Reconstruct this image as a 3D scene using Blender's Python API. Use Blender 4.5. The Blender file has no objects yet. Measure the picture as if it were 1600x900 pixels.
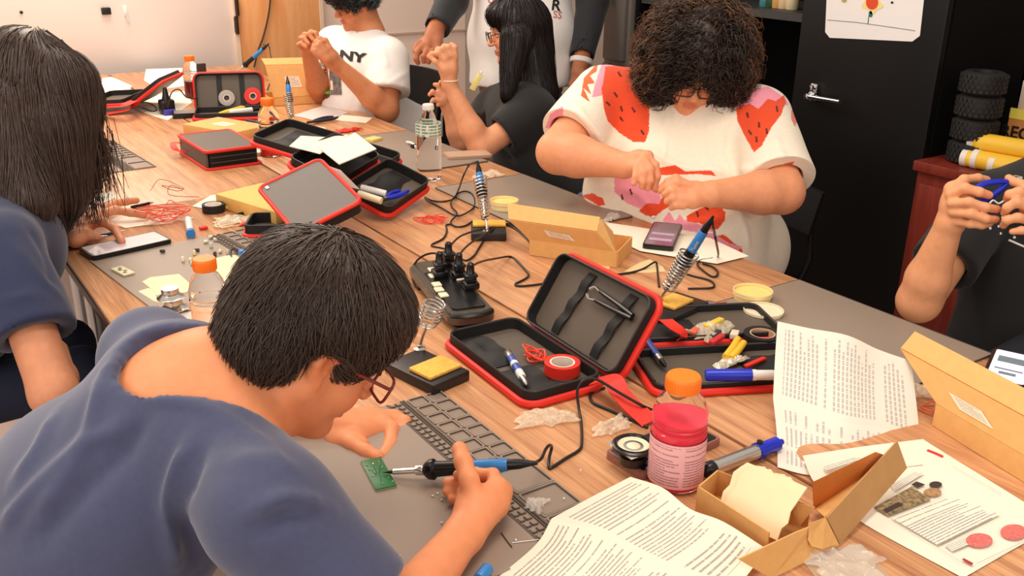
import bpy, bmesh, math, random
import numpy as np
from mathutils import Vector, Matrix
from mathutils.bvhtree import BVHTree

random.seed(7); rng = np.random.default_rng(7)
SC = bpy.context.scene
COL = SC.collection

# ---------------------------------------------------------------- camera
CAM_POS = Vector((0.0, 0.0, 1.56)); FOCAL = 1500.0
_R = np.array([[0.82938802, -0.1923085, 0.52453117], [-0.55850383, -0.30851176, 0.76999608], [0.01374725, -0.93157819, -0.36328099]])
_u, _s, _v = np.linalg.svd(_R); _R = _u @ _v
cd = bpy.data.cameras.new('camera'); cam = bpy.data.objects.new('camera', cd); COL.objects.link(cam)
cd.sensor_width = 36.0; cd.lens = FOCAL / 1600.0 * 36.0; cd.clip_start = 0.05
_m = Matrix.Identity(4)
for r in range(3):
    _m[r][0] = _R[r, 0]; _m[r][1] = -_R[r, 1]; _m[r][2] = -_R[r, 2]; _m[r][3] = CAM_POS[r]
cam.matrix_world = _m
SC.camera = cam

# ---------------------------------------------------------------- light and exposure
SC.view_settings.view_transform = 'Standard'; SC.view_settings.look = 'None'
SC.view_settings.exposure = 0.2; SC.view_settings.gamma = 1.0; SC.view_settings.use_curve_mapping = False
wd = bpy.data.worlds.new('world'); SC.world = wd; wd.use_nodes = True
wd.node_tree.nodes['Background'].inputs[0].default_value = (1.0, 0.90, 0.82, 1); wd.node_tree.nodes['Background'].inputs[1].default_value = 0.60
def area(name, loc, rot, sx, sy, power, col):
    l = bpy.data.lights.new(name, 'AREA'); l.shape = 'RECTANGLE'; l.size = sx; l.size_y = sy; l.energy = power; l.color = col
    o = bpy.data.objects.new(name, l); o.location = loc; o.rotation_euler = rot; COL.objects.link(o); return o
WARM = (1.0, 0.87, 0.74)
area('ceiling_lamp', (1.0, 1.0, 2.75), (0, 0, 0), 1.2, 0.6, 19, WARM)
area('ceiling_lamp', (1.0, 3.2, 2.75), (0, 0, 0), 1.2, 0.6, 19, WARM)
area('ceiling_lamp', (1.0, 5.0, 2.75), (0, 0, 0), 1.2, 0.6, 42, WARM)
area('ceiling_lamp', (-0.9, 2.0, 2.75), (0, 0, 0), 1.2, 0.6, 16, WARM)
area('window_daylight', (-2.2, 0.2, 1.9), (math.radians(72), 0, math.radians(-70)), 2.2, 1.4, 26, (1.0, 0.93, 0.86))
area('window_daylight', (0.2, -1.8, 2.3), (math.radians(62), 0, math.radians(-8)), 2.2, 1.4, 16, (1.0, 0.93, 0.86))
# ---------------------------------------------------------------- placing
TOP = 0.74                                     # height of the table tops
def V(px, py, d):                              # world point seen at a photo pixel, at depth d metres from the camera
    return Vector(_R @ (np.array([(px - 800) / FOCAL, (py - 450) / FOCAL, 1.0]) * d)) + CAM_POS
def at(px, py, z=TOP):                         # world point where a photo pixel meets the height z
    d = _R @ np.array([(px - 800) / FOCAL, (py - 450) / FOCAL, 1.0])
    return Vector(d * ((z - CAM_POS.z) / d[2])) + CAM_POS
def on_x(px, py, x):
    d = _R @ np.array([(px - 800) / FOCAL, (py - 450) / FOCAL, 1.0]); return Vector(d * (x / d[0])) + CAM_POS
def on_y(px, py, y):
    d = _R @ np.array([(px - 800) / FOCAL, (py - 450) / FOCAL, 1.0]); return Vector(d * (y / d[1])) + CAM_POS
def to_px(P):
    c = (np.asarray(P, float).reshape(-1, 3) - np.array(CAM_POS)) @ _R
    return np.stack([800 + FOCAL * c[:, 0] / c[:, 2], 450 + FOCAL * c[:, 1] / c[:, 2], c[:, 2]], 1)

# ---------------------------------------------------------------- materials
def lin(c):
    c = [x / 255.0 for x in c]
    return tuple((x / 12.92 if x <= 0.04045 else ((x + 0.055) / 1.055) ** 2.4) for x in c) + (1.0,)
MATS = {}
def mat(name, rgb, rough=0.5, metal=0.0, noise=0.0, nscale=20.0, bump=0.0, bscale=200.0, trans=0.0, ior=1.45, spec=0.5, sss=0.0, attr=None, emit=0.0, coat=0.0, sheen=0.0, alpha=1.0, stretch=None):
    if name in MATS: return MATS[name]
    m = bpy.data.materials.new(name); m.use_nodes = True; MATS[name] = m
    nt = m.node_tree; b = nt.nodes['Principled BSDF']; L = nt.links.new
    c = lin(rgb); b.inputs['Base Color'].default_value = c
    b.inputs['Roughness'].default_value = rough; b.inputs['Metallic'].default_value = metal
    b.inputs['Transmission Weight'].default_value = trans; b.inputs['IOR'].default_value = ior
    b.inputs['Specular IOR Level'].default_value = spec; b.inputs['Coat Weight'].default_value = coat
    b.inputs['Sheen Weight'].default_value = sheen; b.inputs['Alpha'].default_value = alpha
    if sss: b.inputs['Subsurface Weight'].default_value = sss; b.inputs['Subsurface Radius'].default_value = (0.012, 0.005, 0.003); b.inputs['Subsurface Scale'].default_value = 0.6
    if emit: b.inputs['Emission Color'].default_value = c; b.inputs['Emission Strength'].default_value = emit
    tc = nt.nodes.new('ShaderNodeTexCoord')
    src = tc.outputs['Object']
    if stretch:
        mp = nt.nodes.new('ShaderNodeMapping'); mp.inputs['Scale'].default_value = stretch; L(src, mp.inputs['Vector']); src = mp.outputs['Vector']
    base = None
    if attr:
        a = nt.nodes.new('ShaderNodeAttribute'); a.attribute_name = attr; base = a.outputs['Color']; L(base, b.inputs['Base Color'])
    if noise:
        n = nt.nodes.new('ShaderNodeTexNoise'); n.inputs['Scale'].default_value = nscale; n.inputs['Detail'].default_value = 4; L(src, n.inputs['Vector'])
        hs = nt.nodes.new('ShaderNodeHueSaturation'); mr = nt.nodes.new('ShaderNodeMapRange')
        mr.inputs['From Min'].default_value = 0.3; mr.inputs['From Max'].default_value = 0.7; mr.inputs['To Min'].default_value = 1 - noise; mr.inputs['To Max'].default_value = 1 + noise
        L(n.outputs['Fac'], mr.inputs['Value']); L(mr.outputs['Result'], hs.inputs['Value']); hs.inputs['Color'].default_value = c
        if base is not None: L(base, hs.inputs['Color'])
        L(hs.outputs['Color'], b.inputs['Base Color'])
    if bump:
        n2 = nt.nodes.new('ShaderNodeTexNoise'); n2.inputs['Scale'].default_value = bscale; n2.inputs['Detail'].default_value = 3; L(src, n2.inputs['Vector'])
        bp = nt.nodes.new('ShaderNodeBump'); bp.inputs['Strength'].default_value = bump; bp.inputs['Distance'].default_value = 0.002
        L(n2.outputs['Fac'], bp.inputs['Height']); L(bp.outputs['Normal'], b.inputs['Normal'])
    return m

def wood_mat(name, light, dark, angle, scale=1.0, rough=0.38):
    m = bpy.data.materials.new(name); m.use_nodes = True; nt = m.node_tree; b = nt.nodes['Principled BSDF']; L = nt.links.new
    tc = nt.nodes.new('ShaderNodeTexCoord'); mp = nt.nodes.new('ShaderNodeMapping'); pass
    mp.inputs['Scale'].default_value = ((26 * scale, 1.6 * scale, 8 * scale) if angle == 0 else (8 * scale, 26 * scale, 1.6 * scale)); L(tc.outputs['Object'], mp.inputs['Vector'])
    n1 = nt.nodes.new('ShaderNodeTexNoise'); n1.inputs['Scale'].default_value = 1.0; n1.inputs['Detail'].default_value = 8; n1.inputs['Roughness'].default_value = 0.62; n1.inputs['Distortion'].default_value = 0.9
    L(mp.outputs['Vector'], n1.inputs['Vector'])
    mp2 = nt.nodes.new('ShaderNodeMapping'); mp2.inputs['Scale'].default_value = ((160 * scale, 6 * scale, 30) if angle == 0 else (30, 160 * scale, 6 * scale)); L(tc.outputs['Object'], mp2.inputs['Vector'])
    n2 = nt.nodes.new('ShaderNodeTexNoise'); n2.inputs['Scale'].default_value = 1.0; n2.inputs['Detail'].default_value = 4; L(mp2.outputs['Vector'], n2.inputs['Vector'])
    mx = nt.nodes.new('ShaderNodeMath'); mx.operation = 'MULTIPLY_ADD'; mx.inputs[1].default_value = 0.45; L(n2.outputs['Fac'], mx.inputs[0]); L(n1.outputs['Fac'], mx.inputs[2])
    cr = nt.nodes.new('ShaderNodeValToRGB'); e = cr.color_ramp.elements
    e[0].position = 0.5; e[0].color = lin(dark); e[1].position = 0.92; e[1].color = lin(light); L(mx.outputs[0], cr.inputs['Fac'])
    L(cr.outputs['Color'], b.inputs['Base Color']); b.inputs['Roughness'].default_value = rough; b.inputs['Specular IOR Level'].default_value = 0.4
    MATS[name] = m; return m

# ---------------------------------------------------------------- mesh collecting
class MB:
    def __init__(s): s.v = []; s.f = []; s.m = []; s.uv = {}
    def add(s, vs, fs, mi=0, M=None):
        o = len(s.v)
        s.v += [tuple(M @ Vector(p)) if M is not None else tuple(p) for p in vs]
        s.f += [tuple(i + o for i in f) for f in fs]; s.m += [mi] * len(fs); return s
    def box(s, c, d, mi=0, M=None, bev=0.0, rz=0.0):
        x, y, z = d[0] / 2, d[1] / 2, d[2] / 2
        if bev <= 0:
            vs = [(a * x, b * y, e * z) for e in (-1, 1) for b in (-1, 1) for a in (-1, 1)]
            fs = [(0, 2, 3, 1), (4, 5, 7, 6), (0, 1, 5, 4), (2, 6, 7, 3), (0, 4, 6, 2), (1, 3, 7, 5)]
        else:
            bm = bmesh.new(); bmesh.ops.create_cube(bm, size=1); bmesh.ops.scale(bm, vec=d, verts=bm.verts)
            bmesh.ops.bevel(bm, geom=bm.edges[:], offset=min(bev, min(d) * 0.49), segments=2, affect='EDGES', profile=0.5)
            bm.verts.index_update(); vs = [tuple(v.co) for v in bm.verts]; fs = [tuple(v.index for v in f.verts) for f in bm.faces]; bm.free()
        T = Matrix.Translation(c) @ Matrix.Rotation(rz, 4, 'Z')
        return s.add(vs, fs, mi, (M @ T) if M is not None else T)
    def lathe(s, prof, mi=0, M=None, n=24, cap=True):
        vs = []; fs = []
        for (r, z) in prof:
            for k in range(n): a = 2 * math.pi * k / n; vs.append((r * math.cos(a), r * math.sin(a), z))
        for i in range(len(prof) - 1):
            for k in range(n): fs.append((i * n + k, i * n + (k + 1) % n, (i + 1) * n + (k + 1) % n, (i + 1) * n + k))
        if cap: fs.append(tuple(range(n - 1, -1, -1))); fs.append(tuple((len(prof) - 1) * n + k for k in range(n)))
        return s.add(vs, fs, mi, M)
    def tube(s, pts, r, mi=0, n=8, M=None, cap=True):
        P = [Vector(p) for p in pts]; vs = []; fs = []; rr = r if isinstance(r, (list, tuple)) else [r] * len(P)
        t0 = (P[1] - P[0]).normalized(); up = Vector((0, 0, 1)) if abs(t0.z) < 0.9 else Vector((1, 0, 0)); u = t0.cross(up).normalized()
        for i, p in enumerate(P):
            t = (P[min(i + 1, len(P) - 1)] - P[max(i - 1, 0)]).normalized()
            u = u - t * u.dot(t)
            u = u.normalized() if u.length > 1e-6 else t.orthogonal().normalized()
            w = t.cross(u)
            for k in range(n): a = 2 * math.pi * k / n; vs.append(tuple(p + (u * math.cos(a) + w * math.sin(a)) * rr[i]))
        for i in range(len(P) - 1):
            for k in range(n): fs.append((i * n + k, i * n + (k + 1) % n, (i + 1) * n + (k + 1) % n, (i + 1) * n + k))
        if cap: fs.append(tuple(range(n - 1, -1, -1))); fs.append(tuple((len(P) - 1) * n + k for k in range(n)))
        return s.add(vs, fs, mi, M)
    def prism(s, outline, z0, z1, mi=0, M=None):
        n = len(outline); vs = [(x, y, z0) for x, y in outline] + [(x, y, z1) for x, y in outline]
        fs = [tuple(range(n - 1, -1, -1)), tuple(range(n, 2 * n))] + [(k, (k + 1) % n, n + (k + 1) % n, n + k) for k in range(n)]
        return s.add(vs, fs, mi, M)
    def ring(s, outer, inner, z0, z1, mi=0, M=None):          # frame between two outlines of equal length
        n = len(outer); vs = [(x, y, z) for z in (z0, z1) for o in (outer, inner) for x, y in o]; fs = []
        for k in range(n):
            j = (k + 1) % n
            fs += [(k, j, 2 * n + j, 2 * n + k), (n + j, n + k, 3 * n + k, 3 * n + j), (2 * n + k, 2 * n + j, 3 * n + j, 3 * n + k), (j, k, n + k, n + j)]
        return s.add(vs, fs, mi, M)
    def sphere(s, c, r, mi=0, n=12, M=None):
        vs = []; fs = []; rr = r if isinstance(r, (tuple, list)) else (r, r, r); h = n // 2
        for i in range(h + 1):
            th = math.pi * i / h
            for k in range(n): a = 2 * math.pi * k / n; vs.append((c[0] + rr[0] * math.sin(th) * math.cos(a), c[1] + rr[1] * math.sin(th) * math.sin(a), c[2] + rr[2] * math.cos(th)))
        for i in range(h):
            for k in range(n): fs.append((i * n + k, (i + 1) * n + k, (i + 1) * n + (k + 1) % n, i * n + (k + 1) % n))
        return s.add(vs, fs, mi, M)
    def build(s, name, mats, parent=None, smooth=True, loc=None):
        me = bpy.data.meshes.new(name); me.from_pydata(s.v, [], s.f)
        for m in (mats if isinstance(mats, (list, tuple)) else [mats]): me.materials.append(m)
        me.polygons.foreach_set('material_index', s.m)
        if smooth: me.shade_smooth(); me.set_sharp_from_angle(angle=math.radians(38))
        me.update(); return link(name, me, parent, loc)
def link(name, me, parent=None, loc=None):
    o = bpy.data.objects.new(name, me); COL.objects.link(o)
    if parent is not None: o.parent = parent
    if loc is not None: o.location = loc
    return o
def tag(o, label=None, cat=None, group=None, kind=None):
    if label: o['label'] = label
    if cat: o['category'] = cat
    if group: o['group'] = group
    if kind: o['kind'] = kind
    return o
def thing(name, label, cat, loc=(0, 0, 0), rz=0.0, group=None, M=None):
    o = bpy.data.objects.new(name, None); COL.objects.link(o); o.empty_display_size = 0.05
    if M is not None: o.matrix_world = M
    else: o.location = loc; o.rotation_euler = (0, 0, rz)
    return tag(o, label, cat, group)
def struct(name, mb, m, parent=None):
    o = mb.build(name, m, parent)
    if parent is None: o['kind'] = 'structure'
    return o
def rrect(w, h, r, n=5, cx=0.0, cy=0.0):
    out = []
    for (sx, sy, a0) in ((1, 1, 0), (-1, 1, 90), (-1, -1, 180), (1, -1, 270)):
        for k in range(n + 1):
            a = math.radians(a0 + 90 * k / n); out.append((cx + sx * (w / 2 - r) + r * math.cos(a), cy + sy * (h / 2 - r) + r * math.sin(a)))
    return out
def frame(o, x, y=None, z=None):                # matrix from an origin and axis hints
    x = Vector(x).normalized()
    if z is not None:
        z = Vector(z); z = (z - x * z.dot(x)).normalized(); y = z.cross(x)
    else:
        y = Vector(y); y = (y - x * y.dot(x)).normalized(); z = x.cross(y)
    M = Matrix.Identity(4)
    for i in range(3): M[i][0] = x[i]; M[i][1] = y[i]; M[i][2] = z[i]; M[i][3] = o[i]
    return M
def smooth_path(pts, n=6):                      # Catmull-Rom through the points
    P = [Vector(p) for p in pts]; P = [P[0] * 2 - P[1]] + P + [P[-1] * 2 - P[-2]]; out = []
    for i in range(1, len(P) - 2):
        for k in range(n):
            t = k / n; a, b, c, d = P[i - 1], P[i], P[i + 1], P[i + 2]
            out.append(0.5 * ((2 * b) + (c - a) * t + (2 * a - 5 * b + 4 * c - d) * t * t + (3 * b - a - 3 * c + d) * t ** 3))
    out.append(P[-2]); return out

# ---------------------------------------------------------------- distance-field modelling (bodies, clothes, hair volumes)
def RC(a, b, ra, rb, k=0.02, op='u'): return ('rc', np.array(a, float), np.array(b, float), ra, rb, k, op)
def EL(c, r, M=None, k=0.02, op='u'):
    return ('el', np.array(c, float), np.array(r, float), np.eye(3) if M is None else np.array(M, float), 0, k, op)
def CY(a, b, r, k=0.004, op='c'): return ('cy', np.array(a, float), np.array(b, float), r, 0, k, op)
class Field:
    def __init__(s, lo, hi, vox, fine=()):
        s.ax = []
        for i in range(3):
            c = [lo[i]]
            while c[-1] < hi[i]:
                st = vox
                for (fl, fh, fv) in fine:
                    if fl[i] - 1.5 * fv <= c[-1] <= fh[i]: st = min(st, fv)
                c.append(c[-1] + st)
            s.ax.append(np.array(c, np.float32))
        s.F = np.full([len(a) for a in s.ax], 1.0, np.float32); s.vox = vox
    def _loc(s, lo, hi):
        sl = []
        for i in range(3):
            a = int(np.searchsorted(s.ax[i], lo[i])); b = int(np.searchsorted(s.ax[i], hi[i])); sl.append(slice(max(a - 1, 0), min(b + 1, len(s.ax[i]))))
        return tuple(sl)
    def add(s, P):
        kind, a, b, ra, rb, k, op = P; pad = k + 3.0 * s.vox
        if kind == 'rc' or kind == 'cy':
            R = max(ra, rb) + pad; lo = np.minimum(a, b) - R; hi = np.maximum(a, b) + R
        else:
            R = max(b) + pad; lo = a - R; hi = a + R
        sl = s._loc(lo, hi)
        X = s.ax[0][sl[0]][:, None, None]; Y = s.ax[1][sl[1]][None, :, None]; Z = s.ax[2][sl[2]][None, None, :]
        if X.size == 0 or Y.size == 0 or Z.size == 0: return
        if kind == 'el':
            M = ra; x, y, z = X - a[0], Y - a[1], Z - a[2]
            p = [x * M[0, i] + y * M[1, i] + z * M[2, i] for i in range(3)]
            k0 = np.sqrt((p[0] / b[0]) ** 2 + (p[1] / b[1]) ** 2 + (p[2] / b[2]) ** 2)
            k1 = np.sqrt((p[0] / b[0] ** 2) ** 2 + (p[1] / b[1] ** 2) ** 2 + (p[2] / b[2] ** 2) ** 2)
            d = k0 * (k0 - 1) / np.maximum(k1, 1e-6)
        else:
            ba = b - a; L2 = float(ba @ ba) + 1e-12; x, y, z = X - a[0], Y - a[1], Z - a[2]
            t = (x * ba[0] + y * ba[1] + z * ba[2]) / L2
            if kind == 'rc':
                t = np.clip(t, 0, 1); d = np.sqrt((x - t * ba[0]) ** 2 + (y - t * ba[1]) ** 2 + (z - t * ba[2]) ** 2) - (ra + (rb - ra) * t)
            else:
                L = math.sqrt(L2); dr = np.sqrt((x - t * ba[0]) ** 2 + (y - t * ba[1]) ** 2 + (z - t * ba[2]) ** 2) - ra
                d = np.maximum(dr, np.abs(t - 0.5) * L - L / 2)
        F = s.F[sl]; d = d.astype(np.float32)
        if op == 'u':
            h = np.clip(0.5 + 0.5 * (F - d) / k, 0, 1); s.F[sl] = F * (1 - h) + d * h - k * h * (1 - h)
        else:
            d = -d; h = np.clip(0.5 - 0.5 * (F - d) / k, 0, 1); s.F[sl] = F * (1 - h) + d * h + k * h * (1 - h)
    def mesh(s, smooth=1):
        F = s.F; S = F < 0; n = F.shape
        c = np.zeros((n[0] - 1, n[1] - 1, n[2] - 1), np.int8)
        offs = [(i, j, k) for i in (0, 1) for j in (0, 1) for k in (0, 1)]
        for o in offs: c += S[o[0]:n[0] - 1 + o[0], o[1]:n[1] - 1 + o[1], o[2]:n[2] - 1 + o[2]]
        mixed = (c > 0) & (c < 8); cells = np.argwhere(mixed); idx = np.full(mixed.shape, -1, np.int32); idx[mixed] = np.arange(len(cells))
        pos = np.zeros((len(cells), 3)); cnt = np.zeros(len(cells))
        val = {o: F[cells[:, 0] + o[0], cells[:, 1] + o[1], cells[:, 2] + o[2]] for o in offs}
        for a in offs:
            for ax in range(3):
                if a[ax] == 0:
                    b = list(a); b[ax] = 1; b = tuple(b); fa, fb = val[a], val[b]; cr = (fa < 0) != (fb < 0)
                    t = np.where(cr, fa / np.where(cr, fa - fb, 1), 0); p = np.array(a, float)[None, :].repeat(len(cells), 0); p[:, ax] = t
                    pos += p * cr[:, None]; cnt += cr
        pos /= cnt[:, None]
        for i in range(3):
            A = s.ax[i]; pos[:, i] = A[cells[:, i]] + pos[:, i] * (A[cells[:, i] + 1] - A[cells[:, i]])
        quads = []
        for ax in range(3):
            a1, a2 = (ax + 1) % 3, (ax + 2) % 3
            sl0 = [slice(None)] * 3; sl1 = [slice(None)] * 3; sl0[ax] = slice(0, -1); sl1[ax] = slice(1, None)
            A, B = S[tuple(sl0)], S[tuple(sl1)]; E = np.argwhere(A != B); ok = (E[:, a1] > 0) & (E[:, a2] > 0) & (E[:, a1] < n[a1] - 1) & (E[:, a2] < n[a2] - 1); E = E[ok]
            ins = A[E[:, 0], E[:, 1], E[:, 2]]
            q = []
            for (d1, d2) in ((-1, -1), (0, -1), (0, 0), (-1, 0)):
                C = E.copy(); C[:, a1] += d1; C[:, a2] += d2; q.append(idx[C[:, 0], C[:, 1], C[:, 2]])
            q = np.stack(q, 1); q[~ins] = q[~ins][:, ::-1]; quads.append(q)
        quads = np.concatenate(quads)
        pos = relax(pos, quads, smooth)
        return pos, quads
def relax(pos, quads, it):
    if it <= 0: return pos
    e = np.concatenate([quads[:, [0, 1]], quads[:, [1, 2]], quads[:, [2, 3]], quads[:, [3, 0]]])
    a = np.concatenate([e[:, 0], e[:, 1]]); b = np.concatenate([e[:, 1], e[:, 0]]); N = len(pos); deg = np.bincount(a, minlength=N)
    for _ in range(it):
        for lam in (0.55, -0.5):
            avg = np.stack([np.bincount(a, weights=pos[b, i], minlength=N) for i in range(3)], 1) / np.maximum(deg, 1)[:, None]
            pos = pos + lam * (avg - pos)
    return pos
def vnormals(pos, quads):
    n = np.cross(pos[quads[:, 2]] - pos[quads[:, 0]], pos[quads[:, 3]] - pos[quads[:, 1]]); out = np.zeros_like(pos)
    for i in range(4):
        for j in range(3): out[:, j] += np.bincount(quads[:, i], weights=n[:, j], minlength=len(pos))
    return out / np.maximum(np.linalg.norm(out, axis=1, keepdims=True), 1e-9)
def np_mesh(name, pos, faces, mats, parent=None, smooth=True, cols=None, mi=None):
    me = bpy.data.meshes.new(name); k = faces.shape[1]
    me.vertices.add(len(pos)); me.vertices.foreach_set('co', np.ascontiguousarray(pos, np.float32).ravel())
    me.loops.add(faces.size); me.loops.foreach_set('vertex_index', np.ascontiguousarray(faces, np.int32).ravel())
    me.polygons.add(len(faces)); me.polygons.foreach_set('loop_start', np.arange(0, faces.size, k, dtype=np.int32))
    if mi is not None: me.polygons.foreach_set('material_index', np.ascontiguousarray(mi, np.int32))
    for m in (mats if isinstance(mats, (list, tuple)) else [mats]): me.materials.append(m)
    if cols is not None:
        ca = me.color_attributes.new('tint', 'FLOAT_COLOR', 'POINT')
        ca.data.foreach_set('color', np.ascontiguousarray(cols, np.float32).ravel())
    me.update(calc_edges=True)
    if smooth: me.shade_smooth()
    return link(name, me, parent)
def field_mesh(prims, vox, fine=(), smooth=1, pad=0.03, lo=None, hi=None):
    los = []; his = []
    for P in prims:
        if P[6] != 'u': continue
        if P[0] == 'el': los.append(P[1] - max(P[2])); his.append(P[1] + max(P[2]))
        else: R = max(P[3], P[4]); los.append(np.minimum(P[1], P[2]) - R); his.append(np.maximum(P[1], P[2]) + R)
    l = np.min(los, 0) - pad; h = np.max(his, 0) + pad
    if lo is not None: l = np.maximum(l, lo)
    if hi is not None: h = np.minimum(h, hi)
    F = Field(l, h, vox, fine)
    for P in prims: F.add(P)
    return F.mesh(smooth)
def seg_dist(P, pts):                            # distance from points to a polyline
    best = np.full(len(P), 1e9)
    for a, b in zip(pts[:-1], pts[1:]):
        a = np.array(a); b = np.array(b); ba = b - a; t = np.clip(((P - a) @ ba) / (ba @ ba + 1e-12), 0, 1)
        best = np.minimum(best, np.linalg.norm(P - a - t[:, None] * ba, axis=1))
    return best
def bvh_of(pos, quads): return BVHTree.FromPolygons([tuple(p) for p in pos], [tuple(int(i) for i in q) for q in quads])
def cast(bvh, px, py):
    d = (V(px, py, 1.0) - CAM_POS).normalized(); h = bvh.ray_cast(CAM_POS, d); return h[0]
def fold(pos, quads, folds):                     # creases: (pixel path, half width, height) laid on the cloth where it is
    bvh = bvh_of(pos, quads); nrm = vnormals(pos, quads)
    for path, w, h in folds:
        P = [cast(bvh, *p) for p in path]; P = [p for p in P if p is not None]
        if len(P) < 2: continue
        P = smooth_path(P, 4); d = seg_dist(pos, [tuple(p) for p in P])
        ends = np.minimum(np.linalg.norm(pos - np.array(P[0]), axis=1), np.linalg.norm(pos - np.array(P[-1]), axis=1))
        vd = np.array(CAM_POS) - pos; fc = np.clip((vd * nrm).sum(1) / np.linalg.norm(vd, axis=1) * 3 - 0.2, 0, 1)
        pos = pos + nrm * (h * fc * np.exp(-(d / w) ** 2))[:, None] * np.clip(0.25 + ends / (3 * w), 0, 1)[:, None]
    return pos
def waves(P, freq, seed, n=5):                   # smooth pseudo-noise in -1..1
    r = np.random.default_rng(seed); out = np.zeros(len(P))
    for _ in range(n):
        k = r.normal(size=3) * freq; out += np.sin(P @ k + r.uniform(0, 6.28) + 1.2 * np.sin(P @ (r.normal(size=3) * freq * 0.6)))
    return out / n
# ---------------------------------------------------------------- the setting
WX0, WX1, WY0, WY1 = -1.9, 3.42, -0.9, 5.62
m_wall = mat('wall_paint', (244, 224, 210), 0.55, bump=0.05, bscale=300)
m_white = mat('white_panel', (246, 234, 226), 0.35)
struct('floor', MB().box((0.75, 2.3, -0.05), (5.6, 7.0, 0.1)), mat('floor_vinyl', (205, 178, 165), 0.4, noise=0.06, nscale=9))
struct('wall_far', MB().box((0.75, WY1 + 0.06, 1.4), (5.6, 0.12, 2.8)), m_wall)
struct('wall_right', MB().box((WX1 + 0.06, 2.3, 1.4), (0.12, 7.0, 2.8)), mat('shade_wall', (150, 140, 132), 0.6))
xd0 = on_y(371, 60, WY1).x; xd1 = on_y(497, 60, WY1).x
struct('trim_1', MB().box(((WX0 + xd0) / 2, WY1 - 0.012, 1.5), (xd0 - WX0 - 0.02, 0.022, 1.62), bev=0.006), m_white)        # large white board panel left of the door
z_line = on_y(650, 51, WY1).z
struct('trim_2', MB().box(((xd1 + WX1) / 2 + 0.06, WY1 - 0.006, z_line), (WX1 - xd1 - 0.12, 0.012, 0.012)), mat('wall_joint', (205, 180, 162), 0.6))
door = MB().box(((xd0 + xd1) / 2, WY1 - 0.02, 1.03), (xd1 - xd0, 0.04, 2.06), bev=0.003)
wood_mat('door_wood', (246, 186, 128), (226, 152, 92), math.radians(90), 0.7, 0.45)
d1 = struct('door_1', door, MATS['door_wood']); d1['kind'] = 'structure'
fr = MB()
for x in (xd0 - 0.012, xd1 + 0.012): fr.box((x, WY1 - 0.025, 1.04), (0.022, 0.05, 2.08))
fr.build('door_frame', mat('frame_beige', (228, 204, 180), 0.5), d1)
for (py) in (10, 39):
    p = on_y(369.5, py, WY1 - 0.05)
    hb = MB().box(p, (0.02, 0.02, 0.085)); hb.lathe([(0.011, -0.05), (0.011, 0.05)], M=Matrix.Translation((p.x, p.y - 0.006, p.z)), n=10)
    hb.build('hinge', mat('dark_bronze', (74, 58, 48), 0.35, 0.8), d1)
# small things fixed on the far wall
p = on_y(165, 17, WY1 - 0.02); o = MB().box((p.x, p.y - 0.012, p.z), (0.046, 0.024, 0.036), bev=0.004).build('wall_clip', mat('black_plastic', (24, 22, 22), 0.45)); tag(o, 'small black square clip stuck on the white wall panel', 'clip')
p = on_y(196, 20, WY1 - 0.02); t = thing('wall_hook', 'small white adhesive hook hanging on the white wall panel', 'hook', p)
MB().box((0, -0.004, 0.01), (0.022, 0.008, 0.055), bev=0.004).build('back_plate', m_white, t)
MB().tube(smooth_path([(0, -0.008, 0.005), (0.002, -0.02, -0.015), (0.004, -0.03, -0.04), (0.008, -0.034, -0.055)]), 0.004).build('hook', mat('clear_grey', (190, 190, 192), 0.2), t)
p = on_y(33, 19, WY1 - 0.02); o = MB().lathe([(0.008, 0), (0.008, 0.01), (0.003, 0.014)], M=Matrix.Translation(p) @ Matrix.Rotation(math.radians(90), 4, 'X'), n=10).build('push_pin', mat('black_plastic', (24, 22, 22))); tag(o, 'tiny dark pin stuck in the white wall panel', 'pin')
pts = [on_y(a, b, WY1 - 0.05) for a, b in ((424, -20), (420, 20), (412, 55), (403, 80), (397, 105))]
o = MB().tube(smooth_path(pts), 0.005).build('hanging_cord', mat('dark_cord', (60, 48, 42), 0.5)); tag(o, 'thin dark cord hanging down in front of the orange wooden door', 'cord')
pts = [on_y(a, b, WY1 - 0.03) for a, b in ((496, -20), (495, 15), (493, 40), (492, 62))]
o = MB().tube(smooth_path(pts), 0.004).build('hanging_cord', mat('grey_cord', (150, 140, 130), 0.5)); tag(o, 'thin grey cord running down the wall edge right of the orange door', 'cord')

# ---------------------------------------------------------------- tables
wood_mat('table_wood', (226, 168, 120), (166, 110, 74), 0.0, 1.5, 0.3)
m_edge = mat('dark_edge', (70, 46, 38), 0.45); m_steel = mat('brushed_steel', (190, 190, 190), 0.3, 0.9)
X0, XS, X1 = 0.345, 1.108, 1.812
def table(x0, x1, y0, y1, label):
    t = thing('conference_table', label, 'table', ((x0 + x1) / 2, (y0 + y1) / 2, 0), group=None)
    w, l = x1 - x0 - 0.004, y1 - y0 - 0.0012
    MB().box((0, 0, TOP - 0.006), (w - 0.004, l, 0.012), bev=0.0006).build('tabletop', MATS['table_wood'], t)
    MB().box((0, 0, TOP - 0.024), (w, l, 0.026), bev=0.002).build('edge_band', m_edge, t)
    for sx in (-1, 1):
        for sy in (-1, 1):
            MB().tube([(sx * (w / 2 - 0.09), sy * (l / 2 - 0.1), 0.0), (sx * (w / 2 - 0.09), sy * (l / 2 - 0.1), TOP - 0.037)], 0.022, n=14).build('leg', m_steel, t)
    for sy in (-1, 1): MB().box((0, sy * (l / 2 - 0.1), TOP - 0.055), (w - 0.2, 0.03, 0.035)).build('cross_bar', m_steel, t)
    return t
table(X0, XS, 0.12, 2.86, 'wood-topped conference table in front of the boy with red glasses')
table(XS, X1, 0.12, 2.86, 'wood-topped conference table carrying the large bent cardboard boxes at lower right')
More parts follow.
